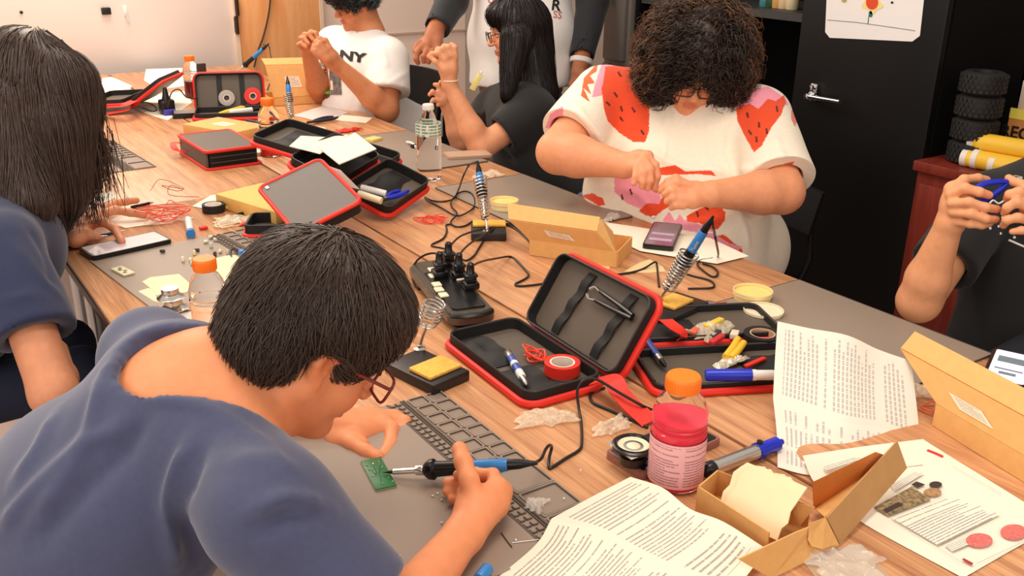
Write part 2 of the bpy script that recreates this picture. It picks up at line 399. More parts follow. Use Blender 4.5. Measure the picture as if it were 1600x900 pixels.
table(X0, XS, 2.86, 5.45, 'far left conference table reaching the white wall panel')
table(XS, X1, 2.86, 5.45, 'far conference table in front of the boy in the white tee')

# ---------------------------------------------------------------- right-hand cupboards
m_blk = mat('cabinet_black', (13, 12, 12), 0.45, bump=0.04, bscale=900, spec=0.35)
m_dark = mat('cabinet_inside', (9, 8, 8), 0.7, spec=0.2)
CX = 2.86; cy0 = on_x(1446, 250, CX).y; cy1 = on_x(1252, 60, CX).y; cy2 = on_x(985, 60, CX).y
cab = thing('storage_cabinet', 'tall black metal storage cabinet with one door open behind the strawberry shirt', 'cabinet', (CX, 0, 0))
sh = MB(); D = 0.5
sh.box((D / 2 + 0.02, cy0 + 0.012, 1.0), (D, 0.024, 2.0)); sh.box((D / 2 + 0.02, cy2 - 0.012, 1.0), (D, 0.024, 2.0))
sh.box((D, (cy0 + cy2) / 2, 1.0), (0.02, cy2 - cy0, 2.0)); sh.box((D / 2 + 0.02, (cy0 + cy2) / 2, 0.05), (D, cy2 - cy0 - 0.03, 0.1)); sh.box((D / 2 + 0.02, (cy0 + cy2) / 2, 1.98), (D, cy2 - cy0 - 0.03, 0.04))
sh.build('body', m_dark, cab)
dr = MB().box((0.0, (cy0 + cy1) / 2, 1.03), (0.03, cy1 - cy0 - 0.004, 1.9), bev=0.006).build('door', m_blk, cab)
hp = on_x(1268, 150, CX - 0.03) - Vector((CX, 0, 0)); hd = (on_x(1318, 158, CX - 0.05) - Vector((CX, 0, 0))) - hp
h = MB(); h.lathe([(0.0, 0.0), (0.016, 0.0), (0.016, 0.008), (0.011, 0.012), (0.011, 0.03), (0, 0.032)], M=Matrix.Translation(hp) @ Matrix.Rotation(math.radians(-90), 4, 'Y'), n=16)
h.lathe([(0.0, 0.0), (0.009, 0.0), (0.009, 0.012), (0, 0.013)], M=Matrix.Translation(hp + Vector((0, 0, 0.03))) @ Matrix.Rotation(math.radians(-90), 4, 'Y'), n=16)
h.box(hp + Vector((0.01, 0, 0.012)), (0.01, 0.03, 0.062), bev=0.004)
h.tube([hp + Vector((-0.02, 0, 0)), hp + hd * 0.5 + Vector((-0.022, 0, 0)), hp + hd + Vector((-0.02, 0, 0))], [0.010, 0.0085, 0.007], n=10)
h.build('handle', mat('chrome', (225, 225, 228), 0.12, 1.0), dr)
zs = on_x(1195, 18, CX + 0.1).z
MB().box((D / 2 + 0.01, (cy1 + cy2) / 2, zs), (D - 0.04, cy2 - cy1 - 0.03, 0.03)).build('shelf', mat('shelf_edge', (62, 60, 58), 0.5), cab)
for i, (px, c, nm, lb) in enumerate(((1196, (60, 120, 130), 'jar', 'small teal jar on the open cabinet shelf'), (1206, (40, 70, 45), 'jar', 'dark green jar on the open cabinet shelf'), (1216, (196, 150, 80), 'jar', 'amber jar on the open cabinet shelf'), (1226, (214, 180, 140), 'jar', 'tan jar on the open cabinet shelf'), (1238, (205, 190, 150), 'jar', 'cream jar nearest the black door on the cabinet shelf'))):
    p = on_x(px, 6, CX + 0.12)
    b = MB().lathe([(0.0, 0), (0.022, 0), (0.024, 0.01), (0.024, 0.05), (0.016, 0.06), (0.016, 0.072), (0, 0.073)], n=14).build(nm, mat('jar%d' % i, c, 0.3), loc=(p.x, p.y, zs + 0.016)); tag(b, lb, 'jar')
# grey steel cabinet further along
gy0 = cy2 + 0.02; gy1 = on_x(942, 60, CX).y
g = thing('filing_cabinet', 'plain grey steel cabinet between the black cabinet and the standing person', 'cabinet', (CX, 0, 0))
m_gs = mat('grey_steel', (112, 104, 98), 0.4)
MB().box((0.26, (gy0 + gy1) / 2, 0.95), (0.5, gy1 - gy0, 1.9), bev=0.006).build('body', m_gs, g)
for k in range(4):
    dd = MB().box((0.0, (gy0 + gy1) / 2, 0.25 + 0.46 * k), (0.024, gy1 - gy0 - 0.03, 0.44), bev=0.005).build('drawer', m_gs, g)
    MB().box((-0.02, (gy0 + gy1) / 2, 0.32 + 0.46 * k), (0.02, 0.12, 0.02), bev=0.005).build('handle', mat('chrome', (225, 225, 228), 0.12, 1.0), dd)
# drawing taped on the black door
dw = on_x(1288, 52, CX - 0.02); c_bl = on_x(1289, 50, CX - 0.018); c_br = on_x(1437, 56, CX - 0.018); c_b0 = on_x(1296, 59, CX - 0.018); c_b1 = on_x(1425, 65, CX - 0.018); c_tl = on_x(1294, -60, CX - 0.018); c_tr = on_x(1450, -60, CX - 0.018)
def flat_on_x(pts, x, th=0.0008): 
    mb = MB(); n = len(pts); vs = [(x, p.y, p.z) for p in pts] + [(x - th, p.y, p.z) for p in pts]
    mb.add(vs, [tuple(range(n)), tuple(range(2 * n - 1, n - 1, -1))] + [(k, n + k, n + (k + 1) % n, (k + 1) % n) for k in range(n)]); return mb
art = thing('flower_drawing', "child's drawing of a red and yellow flower taped on the black cabinet door", 'drawing', (0, 0, 0))
flat_on_x([c_tl, c_bl, c_b0, c_b1, c_br, c_tr], CX - 0.0165).build('sheet', mat('drawing_paper', (246, 240, 236), 0.7), art, smooth=False)
xa = CX - 0.018
def disc_px(cx_, cy_, rx, ry, n=18, wob=0.0, ph=0.0): return [on_x(cx_ + rx * (1 + wob * math.sin(5 * a + ph)) * math.cos(a), cy_ + ry * (1 + wob * math.sin(5 * a + ph)) * math.sin(a), xa) for a in [2 * math.pi * k / n for k in range(n)]]
flat_on_x(disc_px(1363, 5, 15, 15, 30, 0.18), xa).build('petals', mat('petal_yellow', (250, 226, 150), 0.7), art, smooth=False)
flat_on_x(disc_px(1363, 4, 9.5, 11), xa - 0.001).build('flower_heart', mat('flower_red', (226, 78, 40), 0.7), art, smooth=False)
flat_on_x(disc_px(1360.5, 22, 3, 5), xa).build('leaf', mat('leaf_teal', (40, 110, 100), 0.7), art, smooth=False)
flat_on_x(disc_px(1319, 1, 4, 3), xa).build('small_flower', mat('bee_gold', (190, 170, 100), 0.7), art, smooth=False)
flat_on_x(disc_px(1394, 4, 2, 2), xa).build('dot', mat('black_plastic', (24, 22, 22)), art, smooth=False)
MB().tube([on_x(*p, xa) for p in ((1293, 31), (1340, 35), (1390, 42), (1430, 48))], 0.0013, n=5).build('ground_line', mat('pencil_grey', (150, 150, 150), 0.7), art)
MB().tube([on_x(*p, xa) for p in ((1356, 38), (1357, 28), (1359, 18))], 0.0016, n=5).build('stem', mat('leaf_teal', (40, 110, 100), 0.7), art)

# reddish credenza along the right wall with things stacked on it
wood_mat('mahogany', (136, 52, 38), (104, 34, 26), math.radians(90), 0.8, 0.35)
crx = 2.785; cp = on_x(1426, 250, crx); ch = cp.z; ry1 = min(cp.y, cy0 - 0.006); ry0 = 0.35
cr = thing('credenza', 'reddish mahogany credenza beside the black cabinet', 'cabinet', (crx, 0, 0))
MB().box((0.26, (ry0 + ry1) / 2, ch - 0.016), (0.52, ry1 - ry0, 0.032), bev=0.003).build('top', MATS['mahogany'], cr)
MB().box((0.265, (ry0 + ry1) / 2, (ch - 0.032) / 2), (0.49, ry1 - ry0 - 0.02, ch - 0.034)).build('carcass', MATS['mahogany'], cr)
for k in range(3):
    w = (ry1 - ry0 - 0.05) / 3; yy = ry0 + 0.025 + w * (k + 0.5)
    q = MB().box((0.012, yy, ch / 2 - 0.02), (0.02, w - 0.008, ch - 0.1), bev=0.003).build('door', MATS['mahogany'], cr)
    MB().sphere((-0.006, yy + w / 2 - 0.05, ch * 0.66), 0.012).build('knob', m_steel, q)
# stack of black tyres
m_rub = mat('tyre_rubber', (34, 33, 32), 0.6, bump=0.3, bscale=120)
tx = crx + 0.13
tb = on_x(1516, 238, tx)
tyl = ('second tyre from the bottom of the black toy-car tyre stack', 'third tyre from the bottom of the black tyre stack', 'topmost tyre of the black tyre stack on the credenza')
tc_ = on_x(1528, 180, tx); px_w = 33 / FOCAL * to_px(tc_)[0, 2]
z = ch
zt = on_x(1525, 108, tx).z; hh = (zt - ch) / 4
for k in range(4):
    c = on_x(1527, 180, tx)
    o = thing('toy_tyre', ('bottom tyre of the black tyre stack on the credenza',) .__getitem__(0) if k == 0 else tyl[k - 1], 'tyre', (tx, c.y, ch + hh * k))
    mb = MB(); R_ = px_w; pr = [(R_ * 0.55, 0.002), (R_ * 0.82, 0.0), (R_ * 0.97, hh * 0.12), (R_, hh * 0.3), (R_, hh * 0.7), (R_ * 0.97, hh * 0.88), (R_ * 0.82, hh - 0.002), (R_ * 0.55, hh - 0.003), (R_ * 0.5, hh * 0.5), (R_ * 0.55, 0.002)]
    mb.lathe(pr, n=32, cap=False); mb.build('carcass', m_rub, o)
    tr = MB()
    for row in range(4):
        for j in range(26):
            a = 2 * math.pi * (j + 0.5 * (row % 2)) / 26; tr.box((R_ * math.cos(a), R_ * math.sin(a), hh * (0.2 + 0.2 * row)), (0.007, R_ * 0.15, hh * 0.13), rz=a)
    q = tr.build('tread', m_rub, o, smooth=False); q['kind'] = 'stuff'
    MB().lathe([(R_ * 0.1, hh * 0.3), (R_ * 0.5, hh * 0.25), (R_ * 0.52, hh * 0.7), (R_ * 0.1, hh * 0.6)], n=20, cap=False).build('hub', m_dark, o)
# yellow rolls with white end caps
m_yel = mat('yellow_tube', (250, 202, 62), 0.4); m_cap = mat('white_cap', (240, 232, 222), 0.45)
rolls = (((1514, 228), (1600, 222), 0.030, 'yellow tube with white cap, topmost and left in the pile on the credenza'), ((1503, 247), (1590, 244), 0.027, 'yellow tube with white cap, lowest left in the pile on the credenza'), ((1519, 252), (1602, 246), 0.030, 'yellow tube with white cap, front lower one in the pile on the credenza'), ((1546, 256), (1620, 262), 0.026, 'yellow tube with white cap, rightmost in the pile on the credenza'))
for i, (a, b, r, lb) in enumerate(rolls):
    A = on_x(a[0], a[1], crx + 0.07 + 0.03 * (i == 0)); B = A + Vector((0.05, -0.34, 0.0))
    A.z = B.z = max(ch + r, A.z) if i else ch + 0.078
    t = thing('poster_tube', lb, 'tube', A, M=frame(A, B - A, z=(0, 0, 1))); L_ = (B - A).length; Q = Matrix.Rotation(math.radians(90), 4, 'Y')
    MB().lathe([(r * 0.96, 0.012), (r * 0.96, L_)], M=Q, n=20).build('tube', m_yel, t)
    MB().lathe([(r * 0.8, 0.0), (r, 0.002), (r, 0.02), (r * 0.9, 0.021)], M=Q, n=20).build('end_cap', m_cap, t)
# cardboard cartons behind the tubes
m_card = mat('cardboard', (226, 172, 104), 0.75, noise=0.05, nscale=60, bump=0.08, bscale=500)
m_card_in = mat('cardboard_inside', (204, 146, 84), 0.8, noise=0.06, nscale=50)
cA = on_x(1562, 205, crx + 0.22)
bx = thing('cardboard_carton', 'brown cardboard carton printed REGULAR beside the tyre stack', 'box', (crx + 0.36, cA.y - 0.22, ch)); hB = on_x(1562, 168, crx + 0.22).z - ch
MB().box((0, 0, hB / 2), (0.28, 0.4, hB), bev=0.003).build('carton', mat('carton_tan', (206, 138, 70), 0.75, noise=0.05, nscale=30), bx)
b2 = MB().box((0, 0, 0), (0.26, 0.36, on_x(1562, 121, crx + 0.22).z - ch - hB), bev=0.004).build('white_carton', mat('white_card', (226, 208, 190), 0.6), loc=(crx + 0.37, cA.y - 0.21, ch + hB + (on_x(1562, 121, crx + 0.22).z - ch - hB) / 2 + 0.0005)); tag(b2, 'plain white carton on top of the brown REGULAR carton', 'box')
def text_mesh(s, size, extr=0.0006, sx=1.0, bold=0.0):
    c = bpy.data.curves.new('lettering', 'FONT'); c.body = s; c.size = size; c.extrude = extr; c.offset = bold; c.resolution_u = 3
    o = bpy.data.objects.new('lettering', c); COL.objects.link(o); bpy.context.view_layer.update()
    me = bpy.data.meshes.new_from_object(o.evaluated_get(bpy.context.evaluated_depsgraph_get())); bpy.data.objects.remove(o); bpy.data.curves.remove(c)
    for v in me.vertices: v.co.x *= sx
    me.materials.clear(); return me
m_ink = mat('black_ink', (26, 22, 22), 0.6)
tm = text_mesh('REGULAR', 0.052, bold=0.0012); tm.materials.append(m_ink)
tp = on_x(1562, 211, crx + 0.218); to = link('lettering', tm, bx)
to.matrix_parent_inverse = Matrix.Identity(4)
Mx = frame(tp, (0, -1, 0), z=(-1, 0, 0)); to.matrix_local = Matrix.Translation((-(crx + 0.36), -(cA.y - 0.22), -ch)) @ Mx
st = on_x(1590, 178, crx + 0.219); o = MB().box((st.x - (crx + 0.36), st.y - (cA.y - 0.22), st.z - ch), (0.002, 0.05, 0.032)).build('sticker', mat('sticker_yellow', (236, 220, 90), 0.5), bx)
# bags and papers heaped on the white carton
wtop = ch + hB + (on_x(1562, 121, crx + 0.22).z - ch - hB) + 0.001
def crumple(name, label, cat, c, r, seed, m, n=20, amp=0.35, M=None, par=None):
    rg = np.random.default_rng(seed); mb = MB(); mb.sphere((0, 0, 0), (1, 1, 1), n=n); P = np.array(mb.v)
    d = waves(P * 3.0, 1.0, seed, 6); d2 = np.abs(waves(P * 6.0, 1.0, seed + 1, 5)); s = 1 + amp * (d - d2)
    P = P * s[:, None] * np.array(r); P[:, 2] = np.maximum(P[:, 2], -r[2] * 0.75); mb.v = [tuple(p) for p in P]
    o = mb.build(name, m, par, smooth=False, loc=(c[0], c[1], c[2] + r[2] * 0.75)) if M is None else mb.build(name, m, par, smooth=False)
    if label: tag(o, label, cat)
    return o
m_bag = mat('black_bag', (20, 19, 19), 0.28)
q = on_x(1592, 95, crx + 0.3)
for k, (dx, dy, dz, w, lb) in enumerate(((0, -0.02, 0.0, 0.2, 'lowest white sheet on top of the white carton'), (0.02, -0.05, 0.004, 0.18, 'second white sheet on the white carton, askew'), (-0.02, -0.03, 0.008, 0.16, 'uppermost white sheet under the black bag'))):
    o = MB().box((0, 0, 0.0015), (0.2, w + 0.06, 0.003)).build('paper_sheet', m_cap, loc=(crx + 0.34 + dx, cA.y - 0.2 + dy, wtop + dz)); o.rotation_euler = (0, 0, 0.3 * k - 0.2); tag(o, lb, 'paper')
crumple('paper_bundle', 'crumpled white papers piled on the white carton', 'paper', (crx + 0.33, cA.y - 0.22, wtop + 0.0125), (0.09, 0.15, 0.05), 5, mat('bundle_white', (214, 196, 176), 0.7), amp=0.5)
crumple('plastic_bag', 'crumpled black plastic bag on top of the papers at right', 'bag', (crx + 0.34, cA.y - 0.25, wtop + 0.083), (0.12, 0.17, 0.10), 9, m_bag)
# ---------------------------------------------------------------- people
def np3(v): return np.array(v, float)
class Head:
    """Head in its own axes: x to the face, y to its left, z to the crown; scale 1 is an adult head."""
    def __init__(s, c, fwd, up, sc=1.0):
        s.c = np3(c); f = np3(fwd); f /= np.linalg.norm(f); u = np3(up); u = u - f * (u @ f); u /= np.linalg.norm(u); l = np.cross(u, f)
        s.A = np.stack([f, l, u], 1); s.k = sc                                  # columns are axes
    def p(s, x, y, z): return s.c + s.A @ (np.array([x, y, z]) * s.k)
    def loc(s, P): return ((np.asarray(P) - s.c) @ s.A) / s.k
    def M(s):
        M = Matrix.Identity(4)
        for i in range(3):
            for j in range(3): M[i][j] = s.A[i, j]
            M[i][3] = s.c[i]
        return M
    def el(s, c, r, k=0.02, op='u'): return EL(s.p(*c), np.array(r) * s.k, s.A, k * s.k, op)
    def rc(s, a, b, ra, rb, k=0.015, op='u'): return RC(s.p(*a), s.p(*b), ra * s.k, rb * s.k, k * s.k, op)
    def prims(s, neck=None, full=0.0):
        P = [s.el((-0.012, 0, 0.038), (0.096, 0.075, 0.088)), s.el((0.028, 0, -0.03), (0.064, 0.060, 0.088), 0.03)]
        for y in (-1, 1):
            P += [s.rc((-0.005, 0.05 * y, -0.05), (0.06, 0.018 * y, -0.10), 0.028, 0.02, 0.03), s.el((0.058, 0.036 * y, -0.038), (0.028, 0.028 + full, 0.03 + full), 0.02)]
        P += [s.el((0.075, 0, -0.105), (0.02, 0.022, 0.018), 0.02)]
        for y in (-1, 1): P += [s.el((0.1, 0.032 * y, 0.002), (0.017, 0.02, 0.013), 0.012, 'c'), s.el((0.079, 0.032 * y, 0.001), (0.0135, 0.0155, 0.0125), 0.003)]
        P += [s.rc((0.088, -0.042, 0.022), (0.088, 0.042, 0.022), 0.008, 0.008, 0.012), s.rc((0.090, 0, 0.012), (0.112, 0, -0.030), 0.008, 0.0125, 0.01), s.el((0.104, 0.013, -0.034), (0.011, 0.009, 0.008), 0.005), s.el((0.104, -0.013, -0.034), (0.011, 0.009, 0.008), 0.005)]
        P += [s.el((0.090, 0, -0.064), (0.012, 0.024, 0.0055), 0.005), s.el((0.088, 0, -0.075), (0.012, 0.021, 0.0065), 0.005)]
        for y in (-1, 1):
            a = [(-0.002, 0.072, -0.030), (-0.016, 0.083, 0.0), (-0.012, 0.085, 0.022), (0.004, 0.081, 0.026), (0.012, 0.075, 0.012)]
            for q0, q1 in zip(a[:-1], a[1:]): P.append(s.rc((q0[0], q0[1] * y, q0[2]), (q1[0], q1[1] * y, q1[2]), 0.0055, 0.005, 0.006))
            P += [s.el((-0.006, 0.075 * y, 0.0), (0.017, 0.006, 0.026), 0.008), s.el((0.004, 0.081 * y, 0.002), (0.008, 0.008, 0.012), 0.006, 'c'), s.el((0.002, 0.073 * y, -0.03), (0.008, 0.006, 0.010), 0.006)]
        if neck is not None:
            P += [RC(s.p(-0.03, 0, -0.05), neck, 0.054 * s.k, 0.062 * s.k, 0.03), RC(s.p(0.0, 0, -0.07), neck, 0.046 * s.k, 0.05 * s.k, 0.03)]
        return P
    def tints(s, skin):
        sk = np.array(lin(skin)[:3])
        T = [(s.p(0.1, 0, -0.069), 0.024 * s.k, np.array(lin((178, 92, 84))[:3]), 'lip')]
        return T
SKINS = {}
def hand(polys, palm, k=0.006, kp=0.012):
    """fingers as joint chains with radii, palm as chains blended more softly"""
    P = []
    for ch, r in palm:
        for i in range(len(ch) - 1):
            P.append(RC(ch[i], ch[i + 1], r[i] if isinstance(r, (list, tuple)) else r, r[i + 1] if isinstance(r, (list, tuple)) else r, kp))
    for ch, r in polys:
        n = len(ch)
        for i in range(n - 1):
            ra = r * (1.08 - 0.22 * i / max(n - 1, 1)); rb = r * (1.08 - 0.22 * (i + 1) / max(n - 1, 1)); P.append(RC(ch[i], ch[i + 1], ra, rb, kp * 0.7 if i == 0 else k))
    return P
def chain(pts, d0=0.0): return [V(px, py, d + d0) for (px, py, d) in pts]
def skin_mat(): return mat('skin', (222, 160, 122), 0.48, attr='tint', noise=0.05, nscale=55, bump=0.03, bscale=700, sss=0.12, spec=0.35)
def body_mesh(prims, root, skin, vox=0.005, fine=(), head=None, nails=(), smooth=1, lo=None, hi=None, dark=()):
    pos, q = field_mesh(prims, vox, fine, smooth, lo=lo, hi=hi)
    cols = np.ones((len(pos), 4)); cols[:, :3] = lin(skin)[:3]
    if head is not None:
        L = head.loc(pos)
        def blend(c, m): cols[:, :3] = cols[:, :3] * (1 - m[:, None]) + np.array(lin(c)[:3]) * m[:, None]
        e = lambda c, r: np.sqrt((((L - np.array(c)) / np.array(r)) ** 2).sum(1))
        blend([int(skin[0] * 0.86), int(skin[1] * 0.62), int(skin[2] * 0.62)], np.clip(2.5 - 2.2 * e((0.098, 0, -0.069), (0.02, 0.026, 0.0115)), 0, 1) * 0.75)
        for y in (-1, 1):
            blend((skin[0], int(skin[1] * 0.82), int(skin[2] * 0.80)), np.clip(1.2 - e((0.075, 0.04 * y, -0.035), (0.03, 0.03, 0.028)), 0, 1) * 0.6)
            blend((235, 228, 222), np.clip(6 - 5.2 * e((0.090, 0.032 * y, 0.001), (0.009, 0.014, 0.0065)), 0, 1))
            blend((38, 24, 18), np.clip(6 - 5 * e((0.092, 0.031 * y, 0.0), (0.012, 0.0065, 0.0068)), 0, 1))
            blend((30, 20, 16), np.clip(5 - 4 * e((0.091, 0.032 * y, 0.0075), (0.012, 0.017, 0.0022)), 0, 1))
            blend((36, 24, 20), np.clip(4 - 3 * e((0.093, 0.034 * y, 0.025), (0.02, 0.022, 0.0045)), 0, 1) * 0.85)
            blend((skin[0], int(skin[1] * 0.85), int(skin[2] * 0.80)), np.clip(1.3 - e((-0.002, 0.083 * y, 0.0), (0.025, 0.02, 0.03)), 0, 1) * 0.5)
    for (c, r) in nails:
        m = np.clip(3 - 2.5 * np.linalg.norm(pos - np3(c), axis=1) / r, 0, 1); cols[:, :3] = cols[:, :3] * (1 - m[:, None]) + np.array(lin((min(255, int(skin[0] * 1.05)), int(skin[1] * 0.98), int(skin[2] * 1.0)))[:3]) * m[:, None]
    o = np_mesh('body', pos, q, skin_mat(), root, cols=cols); return o, pos, q
def shirt_mesh(prims, root, m, name='shirt', vox=0.006, smooth=2, wr=0.003, freq=9.0, seed=1, folds=(), fine=(), aniso=(1, 1, 0.45), paint=None, base=(255, 255, 255), lo=None, hi=None):
    pos, q = field_mesh(prims, vox, fine, smooth, lo=lo, hi=hi)
    if wr: pos = pos + vnormals(pos, q) * (wr * waves(pos * np.array(aniso), freq, seed) + 0.5 * wr * waves(pos * np.array(aniso[::-1]), freq * 2.1, seed + 5))[:, None]
    if folds: pos = fold(pos, q, folds)
    cols = None
    if paint is not None:
        cols = np.ones((len(pos), 4)); cols[:, :3] = lin(base)[:3]; nr = vnormals(pos, q); face = ((np.array(CAM_POS) - pos) * nr).sum(1) > 0
        px = to_px(pos)
        for poly, c in paint:
            m_ = face & in_poly(px[:, 0], px[:, 1], poly); cols[m_, :3] = lin(c)[:3]
    return np_mesh(name, pos, q, m, root, cols=cols), pos, q
def in_poly(x, y, poly):
    r = np.zeros(len(x), bool); n = len(poly)
    for i in range(n):
        x0, y0 = poly[i]; x1, y1 = poly[(i + 1) % n]
        c = ((y0 > y) != (y1 > y)) & (x < (x1 - x0) * (y - y0) / ((y1 - y0) if y1 != y0 else 1e-9) + x0); r ^= c
    return r
def strands_mesh(paths, r0, n=3):
    """paths: (N, S, 3); r0: (N,) widths; 3-sided tapering tubes"""
    paths = np.asarray(paths, float); N, S, _ = paths.shape
    t = np.gradient(paths, axis=1); t /= np.maximum(np.linalg.norm(t, axis=2, keepdims=True), 1e-9)
    ref = np.tile(np.array([0.31, 0.77, 0.55]), (N, S, 1)); u = np.cross(t, ref); u /= np.maximum(np.linalg.norm(u, axis=2, keepdims=True), 1e-9); w = np.cross(t, u)
    tap = np.linspace(1.0, 0.12, S) ** 0.7; rad = np.asarray(r0)[:, None] * tap[None, :]
    ring = []
    for k in range(n):
        a = 2 * math.pi * k / n; ring.append(paths + (u * math.cos(a) + w * math.sin(a)) * rad[:, :, None])
    vs = np.stack(ring, 2).reshape(-1, 3)
    i = np.arange(N)[:, None, None] * S * n; s = np.arange(S - 1)[None, :, None] * n; k = np.arange(n)[None, None, :]; k2 = (k + 1) % n
    f = np.stack([i + s + k, i + s + k2, i + s + n + k2, i + s + n + k], -1).reshape(-1, 4)
    return vs, f
def flow_strands(pos, q, N, steps, step, field, rng_, lift=0.002, mask=None, jitter=0.25, grav=0.0, curl=0.0, curl_f=60.0, stick=1.0):
    """strands that follow the hair volume along a direction field"""
    bvh = bvh_of(pos, q); nr = vnormals(pos, q); cand = np.arange(len(pos)) if mask is None else np.where(mask)[0]
    st = rng_.choice(cand, N); P = pos[st] + rng_.normal(size=(N, 3)) * 0.002; NN = nr[st]; out = [P + NN * lift * 0.2]; ph = rng_.uniform(0, 6.28, N); jit = rng_.normal(size=(N, 3)) * jitter
    lv = lift * rng_.uniform(0.2, 1.6, N)
    for i in range(steps):
        D = field(P) + jit; D[:, 2] -= grav * (i + 1) / steps
        D = D - NN * ((D * NN).sum(1, keepdims=True)) * stick; D /= np.maximum(np.linalg.norm(D, axis=1, keepdims=True), 1e-9)
        P = P + D * step
        if stick > 0:
            for j in range(N):
                h = bvh.find_nearest(Vector(P[j]))
                if h[0] is not None:
                    hp = np.array(h[0]); P[j] = P[j] + (hp - P[j]) * stick; NN[j] = np.array(h[1])
        o = P + NN * (lv * (0.3 + 1.2 * (i + 1) / steps))[:, None]
        if curl:
            side = np.cross(D, NN); o = o + (side * np.sin(ph + curl_f * step * (i + 1))[:, None] + NN * np.cos(ph + curl_f * step * (i + 1))[:, None]) * curl
        out.append(o)
    return np.stack(out, 1)
def hair_mat(name, rgb, rough=0.38, spec=0.5): return mat(name, rgb, rough, noise=0.25, nscale=160, spec=spec, stretch=(1, 1, 0.25), bump=0.3, bscale=350)
def hair_object(root, base, paths, widths, m, name='hair'):
    pos, q = base; vs, f = strands_mesh(paths, widths); allp = np.concatenate([pos, vs]); allf = np.concatenate([q, f + len(pos)])
    return np_mesh(name, allp, allf, m, root)
def glasses(root, H, m, r=(0.024, 0.018), temple=True, square=True, th=0.0022):
    g = MB(); M_ = lambda x, y, z: Vector(H.p(x, y, z))
    lens = []
    for s in (-1, 1):
        pts = []
        for k in range(25):
            a = 2 * math.pi * k / 24; ca, sa = math.cos(a), math.sin(a)
            e = 0.45 if square else 1.0
            pts.append(M_(0.113, s * 0.033 + r[0] * math.copysign(abs(ca) ** e, ca), -0.004 + r[1] * math.copysign(abs(sa) ** e, sa)))
        g.tube(pts, th * H.k, n=6)
        if temple: g.tube([M_(0.113, s * (0.033 + r[0]), 0.004), M_(0.10, s * 0.074, 0.006), M_(0.04, s * 0.083, 0.010), M_(-0.005, s * 0.084, 0.020), M_(-0.028, s * 0.082, 0.004)], th * H.k * 1.2, n=6)
    g.tube([M_(0.113, -0.011, 0.002), M_(0.118, 0, 0.005), M_(0.113, 0.011, 0.002)], th * H.k, n=6)
    return g.build('glasses', m, root)
def person(label, loc): return thing('person', label, 'person', (0, 0, 0))
def mix(a, b, t): return np3(a) * (1 - t) + np3(b) * t
def unit(v): v = np3(v); return v / np.linalg.norm(v)
def arm_prims(S, E, W, r=(0.048, 0.04, 0.026), k=0.03):
    b = mix(E, W, 0.3); return [RC(S, E, r[0], r[1], k), RC(E, b, r[1], r[1] * 0.98, 0.02), RC(b, W, r[1] * 0.98, r[2], 0.02)]
def torso_prims(neck, Ls, Rs, spine, g=0.0, k=0.06):
    """spine: list of (centre, half width, half depth, side direction); neck and shoulders joined on top"""
    P = [RC(mix(Ls, Rs, 0.08), mix(Ls, Rs, 0.92), 0.062 + g, 0.062 + g, k), RC(neck, mix(neck, Ls, 0.6), 0.05 + g, 0.052 + g, k), RC(neck, mix(neck, Rs, 0.6), 0.05 + g, 0.052 + g, k)]
    for i in range(len(spine)):
        c, w, d, sd = spine[i]; sd = unit(sd); o = w - d
        a, b = np3(c) + sd * o, np3(c) - sd * o
        P.append(RC(a, b, d + g, d + g, k))
        if i + 1 < len(spine):
            c2, w2, d2, sd2 = spine[i + 1]; sd2 = unit(sd2); o2 = w2 - d2
            P += [RC(a, np3(c2) + sd2 * o2, d + g, d2 + g, k), RC(b, np3(c2) - sd2 * o2, d + g, d2 + g, k), RC(c, c2, d + g, d2 + g, k)]
    return P
def sleeve(S, E, W, t, r, g_in=0.006, arm=(0.048, 0.04), flare=0.0):
    """short sleeve down to fraction t of the upper arm, cut straight and hollowed"""
    e = mix(S, E, min(t, 1.0)); d = unit(np3(E) - np3(S)); q = mix(S, E, max(t - 0.35, 0.1))
    ra = arm[0] * (1 - t) + arm[1] * t
    return [RC(S, e, r[0], r[1] + flare, 0.04)], [CY(e, e + d * 0.14, 0.13, 0.003), RC(q, mix(S, E, 1.2), ra + g_in, ra + g_in, 0.003, 'c')]
def legs(root, pelvis, fwd, side, m, half=0.1, r=(0.085, 0.065), seat=0.47, knee=0.42, shoe=True, hip_r=0.13, stand=False):
    f = unit((fwd[0], fwd[1], 0)); sd = unit(side); P = [RC(np3(pelvis) + sd * 0.06, np3(pelvis) - sd * 0.06, hip_r, hip_r, 0.05)]; S = []
    for s in (-1, 1):
        h = np3(pelvis) + sd * half * s; h[2] = pelvis[2] - 0.02
        if stand: kn = h + f * 0.02; kn[2] = 0.48; an = np.array([kn[0], kn[1], 0.10])
        else: kn = h + f * knee; kn[2] = 0.50; an = kn + f * 0.03; an[2] = 0.10
        P += [RC(h, kn, r[0], r[1], 0.04), RC(kn, an, r[1], 0.048, 0.03)]
        S += [RC(an + f * -0.02 - np.array([0, 0, 0.055]), an + f * 0.15 - np.array([0, 0, 0.06]), 0.044, 0.038, 0.02), RC(an, an - np.array([0, 0, 0.05]), 0.05, 0.046, 0.02), CY(an - np.array([0, 0, 0.10]), an - np.array([0, 0, 0.2]), 0.4)]
    pos, q = field_mesh(P, 0.014, (), 1, lo=(-9, -9, 0.06)); np_mesh('trousers', pos, q, m, root)
    pos, q = field_mesh(S, 0.012, (), 1, lo=(-9, -9, -0.02)); np_mesh('shoes', pos, q, mat('shoe_black', (30, 30, 32), 0.5), root)
